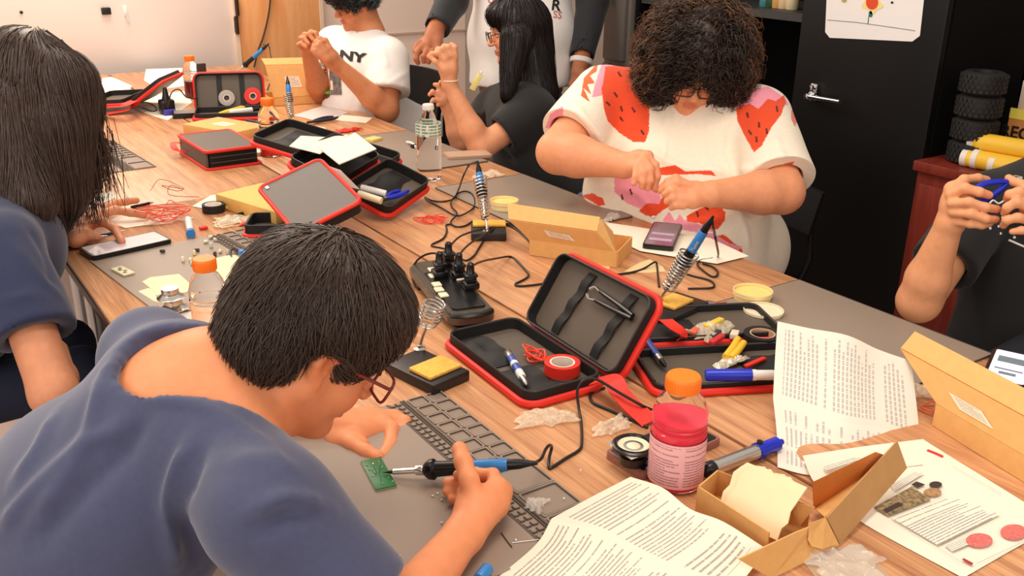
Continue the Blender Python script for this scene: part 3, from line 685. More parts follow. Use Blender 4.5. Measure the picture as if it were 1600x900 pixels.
def dangling(starts, dirs, steps, step, rg, grav=0.6, jitter=0.12, curl=0.0, curl_f=40.0, pull=None):
    P = np.array(starts, float); D = np.array(dirs, float); out = [P.copy()]; N = len(P); ph = rg.uniform(0, 6.28, N); J = rg.normal(size=(N, 3)) * jitter
    for i in range(steps):
        D = D + np.array([0, 0, -grav]) * 0.25 + J * 0.3
        if pull is not None: D = D + pull(P) * 0.3
        D /= np.linalg.norm(D, axis=1, keepdims=True); P = P + D * step; o = P.copy()
        if curl: o += np.stack([np.sin(ph + curl_f * step * (i + 1)), np.cos(ph + curl_f * step * (i + 1)), np.sin(ph * 2 + curl_f * step * (i + 1))], 1) * curl
        out.append(o)
    return np.stack(out, 1)
m_chair = mat('chair_black', (14, 13, 14), 0.6, spec=0.25)
def chair(label, c, ang, m=m_chair, top=0.88, seat_h=0.45, w=0.44):
    t = thing('stacking_chair', label, 'chair', (c[0], c[1], 0), ang)      # faces local +x
    MB().box((0, 0, seat_h - 0.02), (0.42, w, 0.04), bev=0.015).build('seat', m, t)
    vs = []; fs = []; n = 8
    for i in range(5):
        for k in range(n + 1):
            y = (k / n - 0.5) * w; z = seat_h + 0.16 + (top - seat_h - 0.16) * i / 4; x = -0.21 - 0.05 * i / 4 + 0.05 * (2 * y / w) ** 2
            vs += [(x, y, z), (x - 0.02, y, z)]
    idx = lambda i, k, s: (i * (n + 1) + k) * 2 + s
    for i in range(4):
        for k in range(n):
            fs += [(idx(i, k, 0), idx(i, k + 1, 0), idx(i + 1, k + 1, 0), idx(i + 1, k, 0)), (idx(i, k, 1), idx(i + 1, k, 1), idx(i + 1, k + 1, 1), idx(i, k + 1, 1))]
    for k in range(n): fs += [(idx(4, k, 0), idx(4, k + 1, 0), idx(4, k + 1, 1), idx(4, k, 1)), (idx(0, k, 1), idx(0, k + 1, 1), idx(0, k + 1, 0), idx(0, k, 0))]
    for i in range(4): fs += [(idx(i, 0, 0), idx(i + 1, 0, 0), idx(i + 1, 0, 1), idx(i, 0, 1)), (idx(i, n, 1), idx(i + 1, n, 1), idx(i + 1, n, 0), idx(i, n, 0))]
    MB().add(vs, fs).build('backrest', m, t)
    for sx in (-1, 1):
        for sy in (-1, 1):
            MB().tube([(sx * 0.18, sy * (w / 2 - 0.02), seat_h - 0.03), (sx * 0.22, sy * (w / 2), 0.0)], 0.012, n=10).build('leg', m_chair, t)
    for sy in (-1, 1): MB().tube([(-0.16, sy * (w / 2 - 0.02), seat_h - 0.03), (-0.235, sy * (w / 2 - 0.03), seat_h + 0.05), (-0.245, sy * (w / 2 - 0.05), top - 0.1)], 0.011, n=10).build('back_post', m_chair, t)
    return t
# ---- boy bent over a circuit board, nearest the camera
SK1 = (232, 148, 102)
boy = person('boy in navy tee with short black hair and red glasses, soldering nearest the camera', None)
camv = lambda x, y, z: _R @ np.array([x, y, z], float)          # direction: right, down, away
Hb = Head(V(487, 535, 1.29), camv(0.72, 0.42, 0.55), camv(0.55, -0.83, -0.08), 0.97)
Lsh, Rsh = np3(V(235, 560, 1.44)), np3(V(420, 800, 1.13)); neck = np3(V(335, 610, 1.27)); chest = np3(V(230, 800, 1.30)); pelvis = np.array([-0.06, 1.17, 0.50])
Relb = np3(V(605, 985, 1.13)); Rwr = np3(V(722, 838, 1.30)); Lelb = np.array([0.40, 1.50, 0.775]); Lwr = np3(V(540, 668, 1.62))
bp = Hb.prims(neck)
bp += [RC(neck, np3(V(270, 650, 1.27)), 0.06, 0.08, 0.05), RC(Lsh, Rsh, 0.055, 0.055, 0.05), RC(np3(V(300, 660, 1.27)), np3(V(200, 800, 1.28)), 0.11, 0.12, 0.05), RC(np3(V(200, 800, 1.28)), pelvis, 0.12, 0.12, 0.05)]
bp += [RC(neck, (Lsh + neck) / 2, 0.05, 0.04, 0.05), RC(neck, (Rsh + neck) / 2, 0.05, 0.04, 0.05)]
bp += [RC(Rsh, Relb, 0.05, 0.042, 0.03), RC(Relb, Rwr, 0.040, 0.0265, 0.02), RC(Lsh, Lelb, 0.046, 0.04, 0.03), RC(Lelb, Lwr, 0.038, 0.026, 0.02)]
# right hand round the iron
palmR = [(chain([(722, 838, 1.30), (738, 800, 1.335), (735, 772, 1.36)]), [0.0245, 0.024, 0.02]), (chain([(728, 835, 1.305), (758, 790, 1.345), (776, 762, 1.375)]), [0.022, 0.021, 0.0165]), (chain([(735, 830, 1.31), (775, 788, 1.36), (786, 770, 1.385)]), [0.019, 0.017, 0.014])]
fingR = [(chain([(742, 785, 1.335), (733, 750, 1.345), (724, 722, 1.365), (718, 702, 1.39)]), 0.0135),                    # thumb over the handle
         (chain([(776, 760, 1.375), (770, 742, 1.40), (742, 740, 1.415), (716, 742, 1.415)]), 0.0095),
         (chain([(786, 766, 1.385), (770, 755, 1.42), (735, 755, 1.43), (700, 754, 1.425)]), 0.0095),
         (chain([(785, 778, 1.38), (765, 775, 1.415), (730, 772, 1.425), (699, 768, 1.42)]), 0.0088),
         (chain([(770, 792, 1.365), (750, 792, 1.40), (725, 786, 1.415), (706, 780, 1.41)]), 0.0078)]
bp += hand(fingR, palmR)
# left hand pinching the wire
palmL = [(chain([(530, 672, 1.62), (562, 676, 1.625), (596, 668, 1.64)]), [0.027, 0.027, 0.021]), (chain([(535, 660, 1.635), (575, 660, 1.655), (614, 657, 1.67)]), [0.025, 0.025, 0.019]), (chain([(525, 690, 1.60), (548, 690, 1.595), (565, 695, 1.58)]), [0.02, 0.017, 0.013])]
fingL = [(chain([(525, 685, 1.60), (550, 694, 1.575), (572, 706, 1.555), (588, 714, 1.545)]), 0.0128),               # thumb
         (chain([(598, 664, 1.645), (612, 670, 1.63), (610, 695, 1.59), (598, 714, 1.555)]), 0.0122),                # index
         (chain([(612, 654, 1.67), (632, 660, 1.66), (627, 684, 1.63), (614, 700, 1.605)]), 0.0118),
         (chain([(620, 652, 1.685), (637, 664, 1.675), (635, 686, 1.65), (624, 698, 1.63)]), 0.0112),
         (chain([(618, 650, 1.70), (636, 656, 1.69), (636, 678, 1.67), (627, 690, 1.65)]), 0.0100)]
bp += hand(fingL, palmL)
body, bpos, bq = body_mesh(bp, boy, SK1, 0.0062, [((0.50, 0.85, 0.73), (0.72, 1.40, 0.86), 0.0024), ((0.38, 1.02, 0.90), (0.62, 1.30, 1.10), 0.0036)], Hb, nails=[(V(586, 711, 1.537), 0.007)], lo=(-0.3, 0.7, 0.40))
# tee
gap = 0.012
R2 = lambda a, t, b: np3(a) * (1 - t) + np3(b) * t
sp = [RC(Lsh, Rsh, 0.066, 0.066, 0.05), RC(np3(V(285, 640, 1.29)), np3(V(190, 790, 1.27)), 0.122, 0.135, 0.06), RC(np3(V(190, 790, 1.27)), pelvis, 0.135, 0.15, 0.06), RC(np3(V(120, 760, 1.33)), pelvis + np.array([0, 0.06, 0.05]), 0.12, 0.13, 0.06)]
sp += [RC(neck - np.array([0.055, 0, 0.012]), (Lsh + neck) / 2 - np.array([0.02, 0, 0]), 0.07, 0.062, 0.05), RC(neck - np.array([0.055, 0, 0.012]), (Rsh + neck) / 2 - np.array([0.02, 0, 0]), 0.07, 0.062, 0.05)]
e1 = R2(Rsh, 0.80, Relb); sp += [RC(Rsh, e1, 0.073, 0.067, 0.05)]
e2 = R2(Lsh, 0.62, Lelb); sp += [RC(Lsh, e2, 0.068, 0.062, 0.05)]
dr_ = (Relb - Rsh) / np.linalg.norm(Relb - Rsh); dl_ = (Lelb - Lsh) / np.linalg.norm(Lelb - Lsh)
sp += [CY(e1 - dr_ * 0.0, e1 + dr_ * 0.12, 0.12), CY(e2, e2 + dl_ * 0.12, 0.11), RC(R2(Rsh, 0.5, Relb), Relb, 0.058, 0.056, 0.004, 'c'), RC(R2(Lsh, 0.35, Lelb), Lelb, 0.054, 0.052, 0.004, 'c')]
nd = np3(V(430, 620, 1.29)) - np3(V(285, 600, 1.26)); 
sp += [RC(np3(V(262, 576, 1.215)), np3(V(425, 604, 1.26)), 0.060, 0.084, 0.014, 'c')]
m_navy = mat('navy_cotton', (66, 70, 98), 0.85, noise=0.06, nscale=120, bump=0.12, bscale=900, sheen=0.35)
folds_b = [([(165, 585), (150, 640), (120, 720), (60, 810)], 0.012, 0.0101), ([(230, 640), (200, 700), (140, 760), (60, 850)], 0.014, -0.0087), ([(300, 690), (275, 740), (262, 800), (275, 880)], 0.010, 0.0116), ([(320, 690), (296, 760), (290, 830), (310, 890)], 0.013, -0.0087),
           ([(400, 800), (440, 780), (480, 785), (515, 800)], 0.011, 0.0116), ([(400, 830), (450, 800), (500, 800)], 0.012, -0.0087), ([(170, 580), (230, 545), (300, 548)], 0.009, 0.0087), ([(185, 575), (240, 560), (300, 560)], 0.007, -0.0058), ([(150, 600), (240, 622), (330, 640), (400, 682), (440, 730)], 0.008, 0.0051),
           ([(0, 830), (60, 760), (130, 700), (200, 660)], 0.012, 0.0087), ([(90, 640), (60, 700), (20, 760)], 0.012, 0.0072), ([(350, 720), (420, 720), (480, 760)], 0.014, 0.0058)]
shirt_mesh(sp, boy, m_navy, vox=0.006, smooth=4, wr=0.0045, freq=8, seed=3, folds=folds_b, lo=(-0.35, 0.7, 0.42))
# collar band along the neck opening
# hair
whorl = Hb.p(-0.048, 0.0, 0.155)
hb = [Hb.el((-0.018, 0, 0.055), (0.118, 0.100, 0.104)), Hb.el((0.040, 0, 0.076), (0.064, 0.076, 0.052), 0.03), Hb.el((-0.066, 0, -0.010), (0.062, 0.082, 0.080), 0.03)]
hb += [Hb.el((0.098, 0, -0.06), (0.070, 0.10, 0.088), 0.006, 'c'), Hb.el((-0.002, 0.098, -0.012), (0.034, 0.045, 0.036), 0.008, 'c'), Hb.el((-0.002, -0.098, -0.012), (0.034, 0.045, 0.036), 0.008, 'c'), Hb.el((0.0, 0, -0.155), (0.16, 0.16, 0.086), 0.01, 'c'), EL(whorl, (0.011, 0.011, 0.03), None, 0.004, 'c')]
hpos, hq = field_mesh(hb, 0.005, (), 2)
L_ = Hb.loc(hpos)
def flow_boy(P):
    d = P - whorl; dn = np.linalg.norm(d, axis=1, keepdims=True); d = d / np.maximum(dn, 1e-6)
    return d + 0.35 * Hb.A[:, 0][None, :] + np.cross(d, Hb.A[:, 2]) * 0.25
rg = np.random.default_rng(11)
st = flow_strands(hpos, hq, 5200, 7, 0.0085, flow_boy, rg, lift=0.005, jitter=0.16)
hair_object(boy, (hpos, hq), st, rg.uniform(0.0007, 0.0016, len(st)), hair_mat('hair_brown_black', (72, 57, 48), 0.38))
glasses(boy, Hb, mat('red_frame', (122, 36, 34), 0.3), r=(0.027, 0.020))
# ---- long-haired person at the left, pressing a phone screen
SK2 = (216, 146, 108)
wo = person('person with long dark hair hiding the face, navy tee, finger on a phone', None)
Hw = Head(V(48, 150, 2.38), (0.80, -0.05, -0.55), (0.5, 0.0, 0.85), 1.0)
Rs, Ls = np3(V(8, 392, 2.10)), np3(V(20, 300, 2.55)); nk = np3(V(10, 290, 2.33))
Re, Rw = np3(V(84, 615, 2.02)), np.array([0.26, 2.26, 0.60]); Le = np.array([0.30, 2.78, 0.79]); Lw = np3(V(98, 366, 2.545))
pel = np.array([-0.10, 2.42, 0.53]); sd = (0.12, 1, 0)
spine = [(mix(Rs, Ls, 0.5) + np.array([-0.02, 0, -0.06]), 0.19, 0.105, sd), (np.array([0.10, 2.40, 0.72]), 0.17, 0.10, sd), (pel, 0.17, 0.11, sd)]
bp = Hw.prims(nk) + torso_prims(nk, Ls, Rs, spine, -0.015) + arm_prims(Rs, Re, Rw, (0.052, 0.047, 0.03)) + arm_prims(Ls, Le, Lw, (0.05, 0.043, 0.027))
T_ = lambda px, py, z: (lambda p: p)(at(px, py, z))
palm = [([Lw, T_(125, 350, 0.778), T_(150, 338, 0.776)], [0.028, 0.026, 0.019]), ([Lw, T_(122, 360, 0.772), T_(146, 346, 0.772)], [0.027, 0.025, 0.018]), ([Lw, T_(118, 372, 0.770), T_(136, 366, 0.768)], [0.026, 0.023, 0.017])]
fing = [([T_(120, 372, 0.768), T_(136, 368, 0.766), T_(151, 370, 0.762)], 0.0145),                                     # thumb
        ([T_(140, 350, 0.776), T_(163, 347, 0.790), T_(180, 358, 0.776), T_(190, 377, 0.760)], 0.0120),             # index on the glass
        ([T_(150, 338, 0.776), T_(180, 328, 0.774), T_(203, 332, 0.766), T_(224, 336, 0.757)], 0.0122),
        ([T_(150, 334, 0.776), T_(178, 318, 0.775), T_(196, 315, 0.770), T_(213, 313, 0.764)], 0.0115),
        ([T_(142, 334, 0.772), T_(160, 322, 0.772), T_(180, 317, 0.766)], 0.010)]
bp += hand(fing, palm)
body_mesh(bp, wo, SK2, 0.008, [((0.34, 2.50, 0.74), (0.80, 2.85, 0.80), 0.0034)], Hw, nails=[(T_(190, 377, 0.762), 0.007), (T_(222, 336, 0.76), 0.008)], lo=(-0.4, 1.8, 0.45))
s1, c1 = sleeve(Rs, Re, Rw, 0.60, (0.080, 0.088), arm=(0.052, 0.047)); s2, c2 = sleeve(Ls, Le, Lw, 0.5, (0.062, 0.062))
sp = torso_prims(nk - np.array([0, 0, 0.03]), Ls, Rs, spine, 0.012) + s1 + s2 + c1 + c2 + [RC(Hw.p(-0.03, 0, -0.06), nk + np.array([0, 0, 0.0]), 0.066, 0.078, 0.004, 'c')]
m_navy2 = mat('navy_tee', (38, 45, 76), 0.85, noise=0.06, nscale=120, bump=0.12, bscale=900, sheen=0.25)
shirt_mesh(sp, wo, m_navy2, vox=0.008, smooth=3, wr=0.0055, freq=9, seed=8, folds=[([(20, 380), (60, 430), (100, 470)], 0.012, 0.005), ([(5, 470), (60, 460), (105, 430)], 0.012, 0.005), ([(0, 520), (60, 508), (110, 486)], 0.007, 0.003), ([(40, 350), (70, 400), (80, 450)], 0.012, -0.005)], lo=(-0.4, 1.8, 0.45))
legs(wo, pel, (1, 0, 0), (0, 1, 0), mat('navy_trousers', (34, 40, 62), 0.8), half=0.10)
# hair: cap plus long falling curtains
hb = [Hw.el((-0.018, 0, 0.045), (0.112, 0.094, 0.102)), Hw.el((0.04, 0, 0.07), (0.075, 0.078, 0.055), 0.03)]
hb += [RC(V(38, 110, 2.36), V(20, 300, 2.30), 0.10, 0.085, 0.04), RC(V(95, 130, 2.32), V(96, 300, 2.34), 0.082, 0.055, 0.04), RC(V(110, 160, 2.42), V(125, 255, 2.46), 0.072, 0.03, 0.04), RC(V(10, 190, 2.28), V(45, 315, 2.22), 0.09, 0.055, 0.04), RC(V(75, 200, 2.3), V(92, 345, 2.36), 0.07, 0.024, 0.03)]
hpos, hq = field_mesh(hb, 0.007, (), 2); hpos = hpos + vnormals(hpos, hq) * (0.006 * waves(hpos * np.array([3, 3, 0.35]), 9, 4))[:, None]
rg = np.random.default_rng(21); crown = Hw.p(-0.03, 0, 0.14)
def flow_w(P):
    d = P - crown; d /= np.maximum(np.linalg.norm(d, axis=1, keepdims=True), 1e-6); return 0.5 * d + np.array([0.08, -0.02, -1.0])
st = flow_strands(hpos, hq, 3600, 11, 0.02, flow_w, rg, lift=0.006, jitter=0.06, stick=0.85)
ends = [V(px, py, d) for px, py, d in ((150, 200, 2.42), (155, 215, 2.44), (140, 240, 2.44), (120, 260, 2.42), (100, 270, 2.38), (145, 225, 2.40), (128, 270, 2.44), (70, 290, 2.3), (50, 300, 2.26))]
S0 = np.array([np3(random.choice(ends)) + np.array([random.gauss(0, 0.018), random.gauss(0, 0.03), random.gauss(0, 0.03)]) for _ in range(420)])
d2 = dangling(S0, np.tile([0.0, 0.0, -1.0], (420, 1)), 11, 0.0135, rg, 0.5, 0.10, curl=0.002, curl_f=14)
d2[:, :, 2] = np.maximum(d2[:, :, 2], 0.80)
paths = np.concatenate([st, d2]); hair_object(wo, (hpos, hq), paths, rg.uniform(0.0008, 0.002, len(paths)), hair_mat('hair_dark_brown', (74, 58, 50), 0.36))
chair('black chair under the long-haired person at the left table side', (-0.12, 2.42), 0.0)
chair('black chair under the boy with red glasses', (-0.10, 1.17), 0.0)
legs(boy, np.array([-0.06, 1.17, 0.53]), (1, 0, 0), (0, 1, 0), mat('dark_trousers', (40, 42, 52), 0.8), half=0.09)
# ---- person in the strawberry shirt
SK3 = (232, 158, 116)
sb = person('person with curly dark hair and glasses in a cream shirt printed with strawberries', None)
Hs = Head(V(1084, 104, 2.82), camv(-0.06, 0.73, -0.68), camv(0.09, -0.68, -0.73), 1.04)
Rs, Ls = np3(V(940, 150, 2.99)), np3(V(1188, 186, 2.86)); nk = np3(V(1085, 110, 2.98))
Re, Rw = np3(V(872, 238, 2.84)), np3(V(975, 258, 2.70)); Le, Lw = np3(V(1222, 300, 2.70)), np3(V(1112, 303, 2.60))
sd = Ls - Rs; pel = np.array([2.22, 2.10, 0.56])
spine = [(np3(V(1065, 205, 2.99)), 0.235, 0.125, sd), (np3(V(1056, 310, 2.97)), 0.255, 0.15, sd), (np3(V(1046, 400, 2.99)), 0.245, 0.155, sd), (pel, 0.22, 0.15, sd)]
bp = Hs.prims(nk, full=0.006) + torso_prims(nk, Ls, Rs, spine, -0.02) + arm_prims(Rs, Re, Rw, (0.066, 0.062, 0.036)) + arm_prims(Ls, Le, Lw, (0.066, 0.060, 0.036))
palmR = [(chain([(975, 258, 2.70), (998, 248, 2.68), (1012, 244, 2.655)]), [0.031, 0.024, 0.017]), (chain([(975, 262, 2.695), (992, 262, 2.665), (1002, 262, 2.64)]), [0.03, 0.022, 0.015])]
fR = [(chain([(1012, 246, 2.65), (1024, 258, 2.635), (1027, 276, 2.635), (1022, 294, 2.645)]), 0.0105), (chain([(1006, 248, 2.64), (1016, 264, 2.62), (1016, 282, 2.62), (1012, 294, 2.63)]), 0.0105), (chain([(1000, 254, 2.635), (1006, 270, 2.615), (1004, 284, 2.615), (1003, 292, 2.62)]), 0.010), (chain([(994, 260, 2.635), (993, 276, 2.615), (990, 287, 2.615)]), 0.009), (chain([(1000, 270, 2.68), (1012, 284, 2.665), (1026, 296, 2.65)]), 0.0115)]
palmL = [(chain([(1112, 303, 2.60), (1085, 298, 2.59), (1068, 294, 2.585)]), [0.032, 0.025, 0.018]), (chain([(1110, 306, 2.59), (1082, 312, 2.57), (1066, 312, 2.565)]), [0.028, 0.023, 0.016])]
fL = [(chain([(1070, 286, 2.585), (1056, 278, 2.585), (1044, 283, 2.595), (1034, 292, 2.61)]), 0.0105), (chain([(1076, 290, 2.575), (1058, 286, 2.57), (1044, 292, 2.58), (1033, 298, 2.60)]), 0.0115), (chain([(1066, 302, 2.565), (1050, 298, 2.56), (1038, 304, 2.575)]), 0.0105), (chain([(1066, 312, 2.56), (1052, 310, 2.555), (1042, 315, 2.57)]), 0.0105), (chain([(1068, 322, 2.56), (1056, 321, 2.555), (1049, 325, 2.57)]), 0.0095)]
bp += hand(fR + fL, palmR + palmL)
body_mesh(bp, sb, SK3, 0.008, [(np3(V(1032, 300, 2.6)) - 0.10, np3(V(1032, 275, 2.62)) + 0.09, 0.0036)], Hs, nails=[(V(1022, 294, 2.635), 0.006), (V(1012, 295, 2.62), 0.006)], lo=(1.5, 1.4, 0.5))
s1, c1 = sleeve(Rs, Re, Rw, 0.72, (0.095, 0.10), arm=(0.066, 0.062)); s2, c2 = sleeve(Ls, Le, Lw, 0.86, (0.095, 0.105), arm=(0.066, 0.060))
sp = torso_prims(nk - np.array([0.02, 0.0, 0.035]), Ls, Rs, spine, 0.014) + s1 + s2 + c1 + c2 + [RC(Hs.p(-0.03, 0, -0.06), nk, 0.07, 0.085, 0.004, 'c')]
RED, PNK, DRK = (240, 78, 34), (250, 158, 176), (96, 24, 22)
def pad(pts): return pts
paint = [([(940, 100), (965, 82), (985, 92), (990, 110), (975, 118), (962, 112), (950, 130), (940, 150), (925, 152), (930, 130)], PNK),
 ([(946, 104), (985, 100), (1002, 130), (1015, 160), (1014, 205), (1008, 222), (990, 222), (968, 208), (950, 190), (944, 172), (940, 140)], RED),
 ([(912, 122), (935, 97), (932, 112), (922, 118), (930, 130), (918, 132), (924, 148), (912, 138), (922, 160), (908, 150), (910, 135)], (236, 100, 44)),
 ([(860, 178), (880, 165), (880, 190), (872, 204), (852, 200)], PNK),
 ([(1150, 172), (1162, 152), (1180, 138), (1200, 135), (1215, 145), (1228, 155), (1232, 165), (1200, 160), (1185, 180), (1165, 165), (1158, 180)], PNK),
 ([(1150, 168), (1172, 162), (1185, 170), (1200, 154), (1212, 158), (1225, 148), (1228, 160), (1220, 180), (1205, 200), (1190, 228), (1178, 238), (1162, 210), (1152, 188)], RED),
 ([(960, 272), (990, 262), (1030, 298), (1034, 316), (1005, 328), (980, 318), (960, 300)], PNK),
 ([(1030, 262), (1055, 258), (1070, 268), (1110, 266), (1120, 275), (1090, 272), (1030, 274)], RED),
 ([(905, 306), (925, 302), (942, 310), (946, 320), (935, 322), (920, 312)], RED),
 ([(998, 330), (1010, 318), (1030, 318), (1036, 306), (1046, 322), (1034, 330), (1022, 340), (1008, 336)], RED),
 ([(1035, 345), (1045, 330), (1055, 345), (1062, 335), (1070, 345), (1080, 335), (1090, 350), (1110, 355), (1120, 362), (1080, 362), (1050, 356)], PNK),
 ([(1072, 338), (1095, 325), (1120, 318), (1134, 332), (1132, 345), (1122, 358), (1110, 358), (1092, 348), (1074, 346)], RED),
 ([(1205, 285), (1216, 262), (1228, 255), (1242, 252), (1232, 268), (1238, 275), (1222, 285), (1228, 292), (1205, 292)], RED),
 ([(1228, 292), (1222, 280), (1240, 258), (1250, 275), (1257, 308), (1245, 320), (1232, 318)], PNK),
 ([(1110, 372), (1130, 366), (1150, 382), (1160, 390), (1160, 402), (1140, 396)], RED), ([(1085, 362), (1115, 365), (1140, 380), (1160, 385), (1150, 395), (1110, 375)], PNK),
 ([(1236, 172), (1246, 170), (1250, 182), (1242, 198), (1236, 186)], (240, 130, 110))]
for (x, y, a) in ((968, 116, .6), (962, 148, .6), (990, 172, .6), (971, 170, .3), (950, 162, .9), (971, 186, .7), (1004, 207, .5), (1168, 180, .2), (1214, 170, .2), (1172, 207, .6), (1186, 195, .1), (1198, 205, .1), (1182, 218, .1), (986, 300, .4), (972, 308, .2), (1090, 335, .3), (1104, 325, .8), (1240, 290, .6), (1248, 300, .6)):
    dx, dy = math.sin(a), math.cos(a); paint.append(([(x - 4.5 * dx - 1.6 * dy, y - 4.5 * dy + 1.6 * dx), (x - 4.5 * dx + 1.6 * dy, y - 4.5 * dy - 1.6 * dx), (x + 4.5 * dx + 1.6 * dy, y + 4.5 * dy - 1.6 * dx), (x + 4.5 * dx - 1.6 * dy, y + 4.5 * dy + 1.6 * dx)], DRK))
m_straw = mat('strawberry_print', (250, 236, 212), 0.8, attr='tint', noise=0.03, nscale=90, bump=0.1, bscale=800, sheen=0.2)
folds_s = [([(1050, 180), (1042, 225), (1036, 262)], 0.006, 0.004), ([(1110, 185), (1105, 225), (1108, 270)], 0.008, 0.003), ([(1140, 200), (1135, 240), (1150, 290)], 0.012, 0.006), ([(940, 210), (960, 240), (985, 255)], 0.012, 0.006), ([(1210, 210), (1222, 240), (1215, 270)], 0.012, 0.006), ([(1010, 232), (1060, 262), (1120, 268), (1180, 262)], 0.016, 0.012), ([(930, 290), (990, 300), (1020, 330)], 0.012, 0.006), ([(1060, 350), (1110, 345), (1180, 320)], 0.014, 0.007), ([(900, 165), (915, 190), (930, 215)], 0.012, 0.006), ([(1150, 330), (1165, 360), (1170, 390)], 0.012, 0.006)]
shirt_mesh(sp, sb, m_straw, vox=0.0075, smooth=3, wr=0.004, freq=8, seed=12, folds=folds_s, paint=paint, base=(250, 238, 216), lo=(1.5, 1.3, 0.45), fine=[(np3(V(1065, 230, 2.85)) - 0.4, np3(V(1065, 230, 2.85)) + 0.4, 0.0028)])
legs(sb, pel, (-1, -0.1, 0), sd, mat('cream_trousers', (222, 204, 176), 0.8), half=0.12, r=(0.11, 0.08), hip_r=0.17)
hb = [Hs.el((-0.01, 0, 0.055), (0.138, 0.135, 0.130)), Hs.el((-0.06, 0, -0.02), (0.085, 0.13, 0.11), 0.05), Hs.el((0.03, 0.085, 0.0), (0.06, 0.055, 0.085), 0.04), Hs.el((0.03, -0.085, 0.0), (0.06, 0.055, 0.085), 0.04), Hs.el((0.145, 0, -0.07), (0.105, 0.084, 0.118), 0.008, 'c')]
hpos, hq = field_mesh(hb, 0.007, (), 1); hpos = hpos + vnormals(hpos, hq) * (0.011 * waves(hpos, 55, 4) + 0.006 * waves(hpos, 110, 9))[:, None]
rg = np.random.default_rng(31); part = Hs.p(0.05, 0.01, 0.16)
def flow_s(P):
    L = Hs.loc(P); d = np.stack([L[:, 0] * 0.4 + 0.03, np.sign(L[:, 1] + 0.005) * (np.abs(L[:, 1]) + 0.05), -0.12 + 0 * L[:, 2]], 1); d /= np.linalg.norm(d, axis=1, keepdims=True); return d @ Hs.A.T
st = flow_strands(hpos, hq, 2600, 18, 0.0075, flow_s, rg, lift=0.014, jitter=0.30, curl=0.0105, curl_f=105, stick=0.7)
hair_object(sb, (hpos, hq), st, rg.uniform(0.0011, 0.0026, len(st)), hair_mat('hair_curly', (50, 35, 28), 0.36))
# light brown ends of the outer curls
L_ = Hs.loc(hpos); msk = (L_[:, 0] < -0.0) | (np.abs(L_[:, 1]) > 0.10)
st2 = flow_strands(hpos, hq, 1500, 14, 0.0075, flow_s, rg, lift=0.02, jitter=0.4, curl=0.009, curl_f=140, stick=0.6, mask=msk)
vs, fs = strands_mesh(st2, rg.uniform(0.0008, 0.0017, len(st2))); np_mesh('hair_ends', vs, fs, hair_mat('hair_brown_ends', (128, 86, 56), 0.4), sb)
glasses(sb, Hs, mat('dark_frame', (50, 30, 26), 0.3), r=(0.027, 0.021), th=0.0022)
chair('black chair under the person in the strawberry shirt', (2.26, 2.10), math.pi + 0.1, top=0.74)
chair('dark red chair between the strawberry shirt and the girl with black hair', (2.12, 2.58), math.pi + 0.5, mat('chair_red', (92, 24, 24), 0.5), top=0.80)
# ---- right-hand person with blue cutters
SK4 = (238, 168, 122)
rp = person('person in black tee at the right edge holding blue flush cutters', None)
Hr = Head(V(1700, 60, 2.62), camv(-0.5, 0.6, -0.62), camv(-0.1, -0.72, -0.68), 1.0)
Rs, Ls = np3(V(1540, 318, 2.62)), np3(V(1830, 330, 2.38)); nk = np3(V(1680, 228, 2.62)); sd = Ls - Rs
Re, Rw = np3(V(1436, 470, 2.44)), np3(V(1484, 348, 2.30)); Le, Lw = np3(V(1790, 500, 2.15)), np3(V(1640, 350, 2.20)); pel = np.array([2.62, 1.0, 0.54])
spine = [(np3(V(1662, 400, 2.60)), 0.235, 0.12, sd), (np3(V(1650, 560, 2.62)), 0.245, 0.13, sd), (pel, 0.19, 0.12, sd)]
bp = Hr.prims(nk) + torso_prims(nk, Ls, Rs, spine, -0.02) + arm_prims(Rs, Re, Rw, (0.055, 0.052, 0.031)) + arm_prims(Ls, Le, Lw, (0.055, 0.05, 0.031))
pR = [(chain([(1484, 348, 2.30), (1490, 318, 2.28), (1488, 296, 2.27)]), [0.031, 0.029, 0.02]), (chain([(1490, 346, 2.29), (1506, 322, 2.27), (1506, 300, 2.26)]), [0.027, 0.025, 0.02])]
fR = [(chain([(1488, 294, 2.27), (1506, 280, 2.26), (1528, 278, 2.27), (1542, 281, 2.285)]), 0.0105), (chain([(1486, 304, 2.255), (1508, 294, 2.225), (1530, 300, 2.22), (1545, 305, 2.235)]), 0.0115), (chain([(1488, 318, 2.25), (1514, 316, 2.215), (1540, 324, 2.215), (1558, 327, 2.23)]), 0.0110), (chain([(1490, 332, 2.255), (1516, 334, 2.22), (1540, 342, 2.22), (1556, 343, 2.235)]), 0.0108), (chain([(1494, 346, 2.265), (1516, 350, 2.235), (1534, 352, 2.235), (1546, 350, 2.245)]), 0.0095)]
pL = [(chain([(1640, 350, 2.20), (1615, 325, 2.21), (1605, 305, 2.22)]), [0.031, 0.027, 0.02])]
fL = [(chain([(1605, 300, 2.22), (1596, 288, 2.23), (1584, 284, 2.24), (1576, 278, 2.25)]), 0.0105), (chain([(1608, 310, 2.20), (1592, 300, 2.19), (1578, 304, 2.20), (1574, 310, 2.22)]), 0.0115), (chain([(1610, 325, 2.19), (1588, 316, 2.18), (1574, 324, 2.19), (1570, 333, 2.21)]), 0.011), (chain([(1612, 345, 2.19), (1590, 340, 2.18), (1573, 344, 2.19), (1568, 352, 2.21)]), 0.0105), (chain([(1614, 362, 2.19), (1596, 360, 2.18), (1582, 362, 2.19)]), 0.009)]
bp += hand(fR + fL, pR + pL)
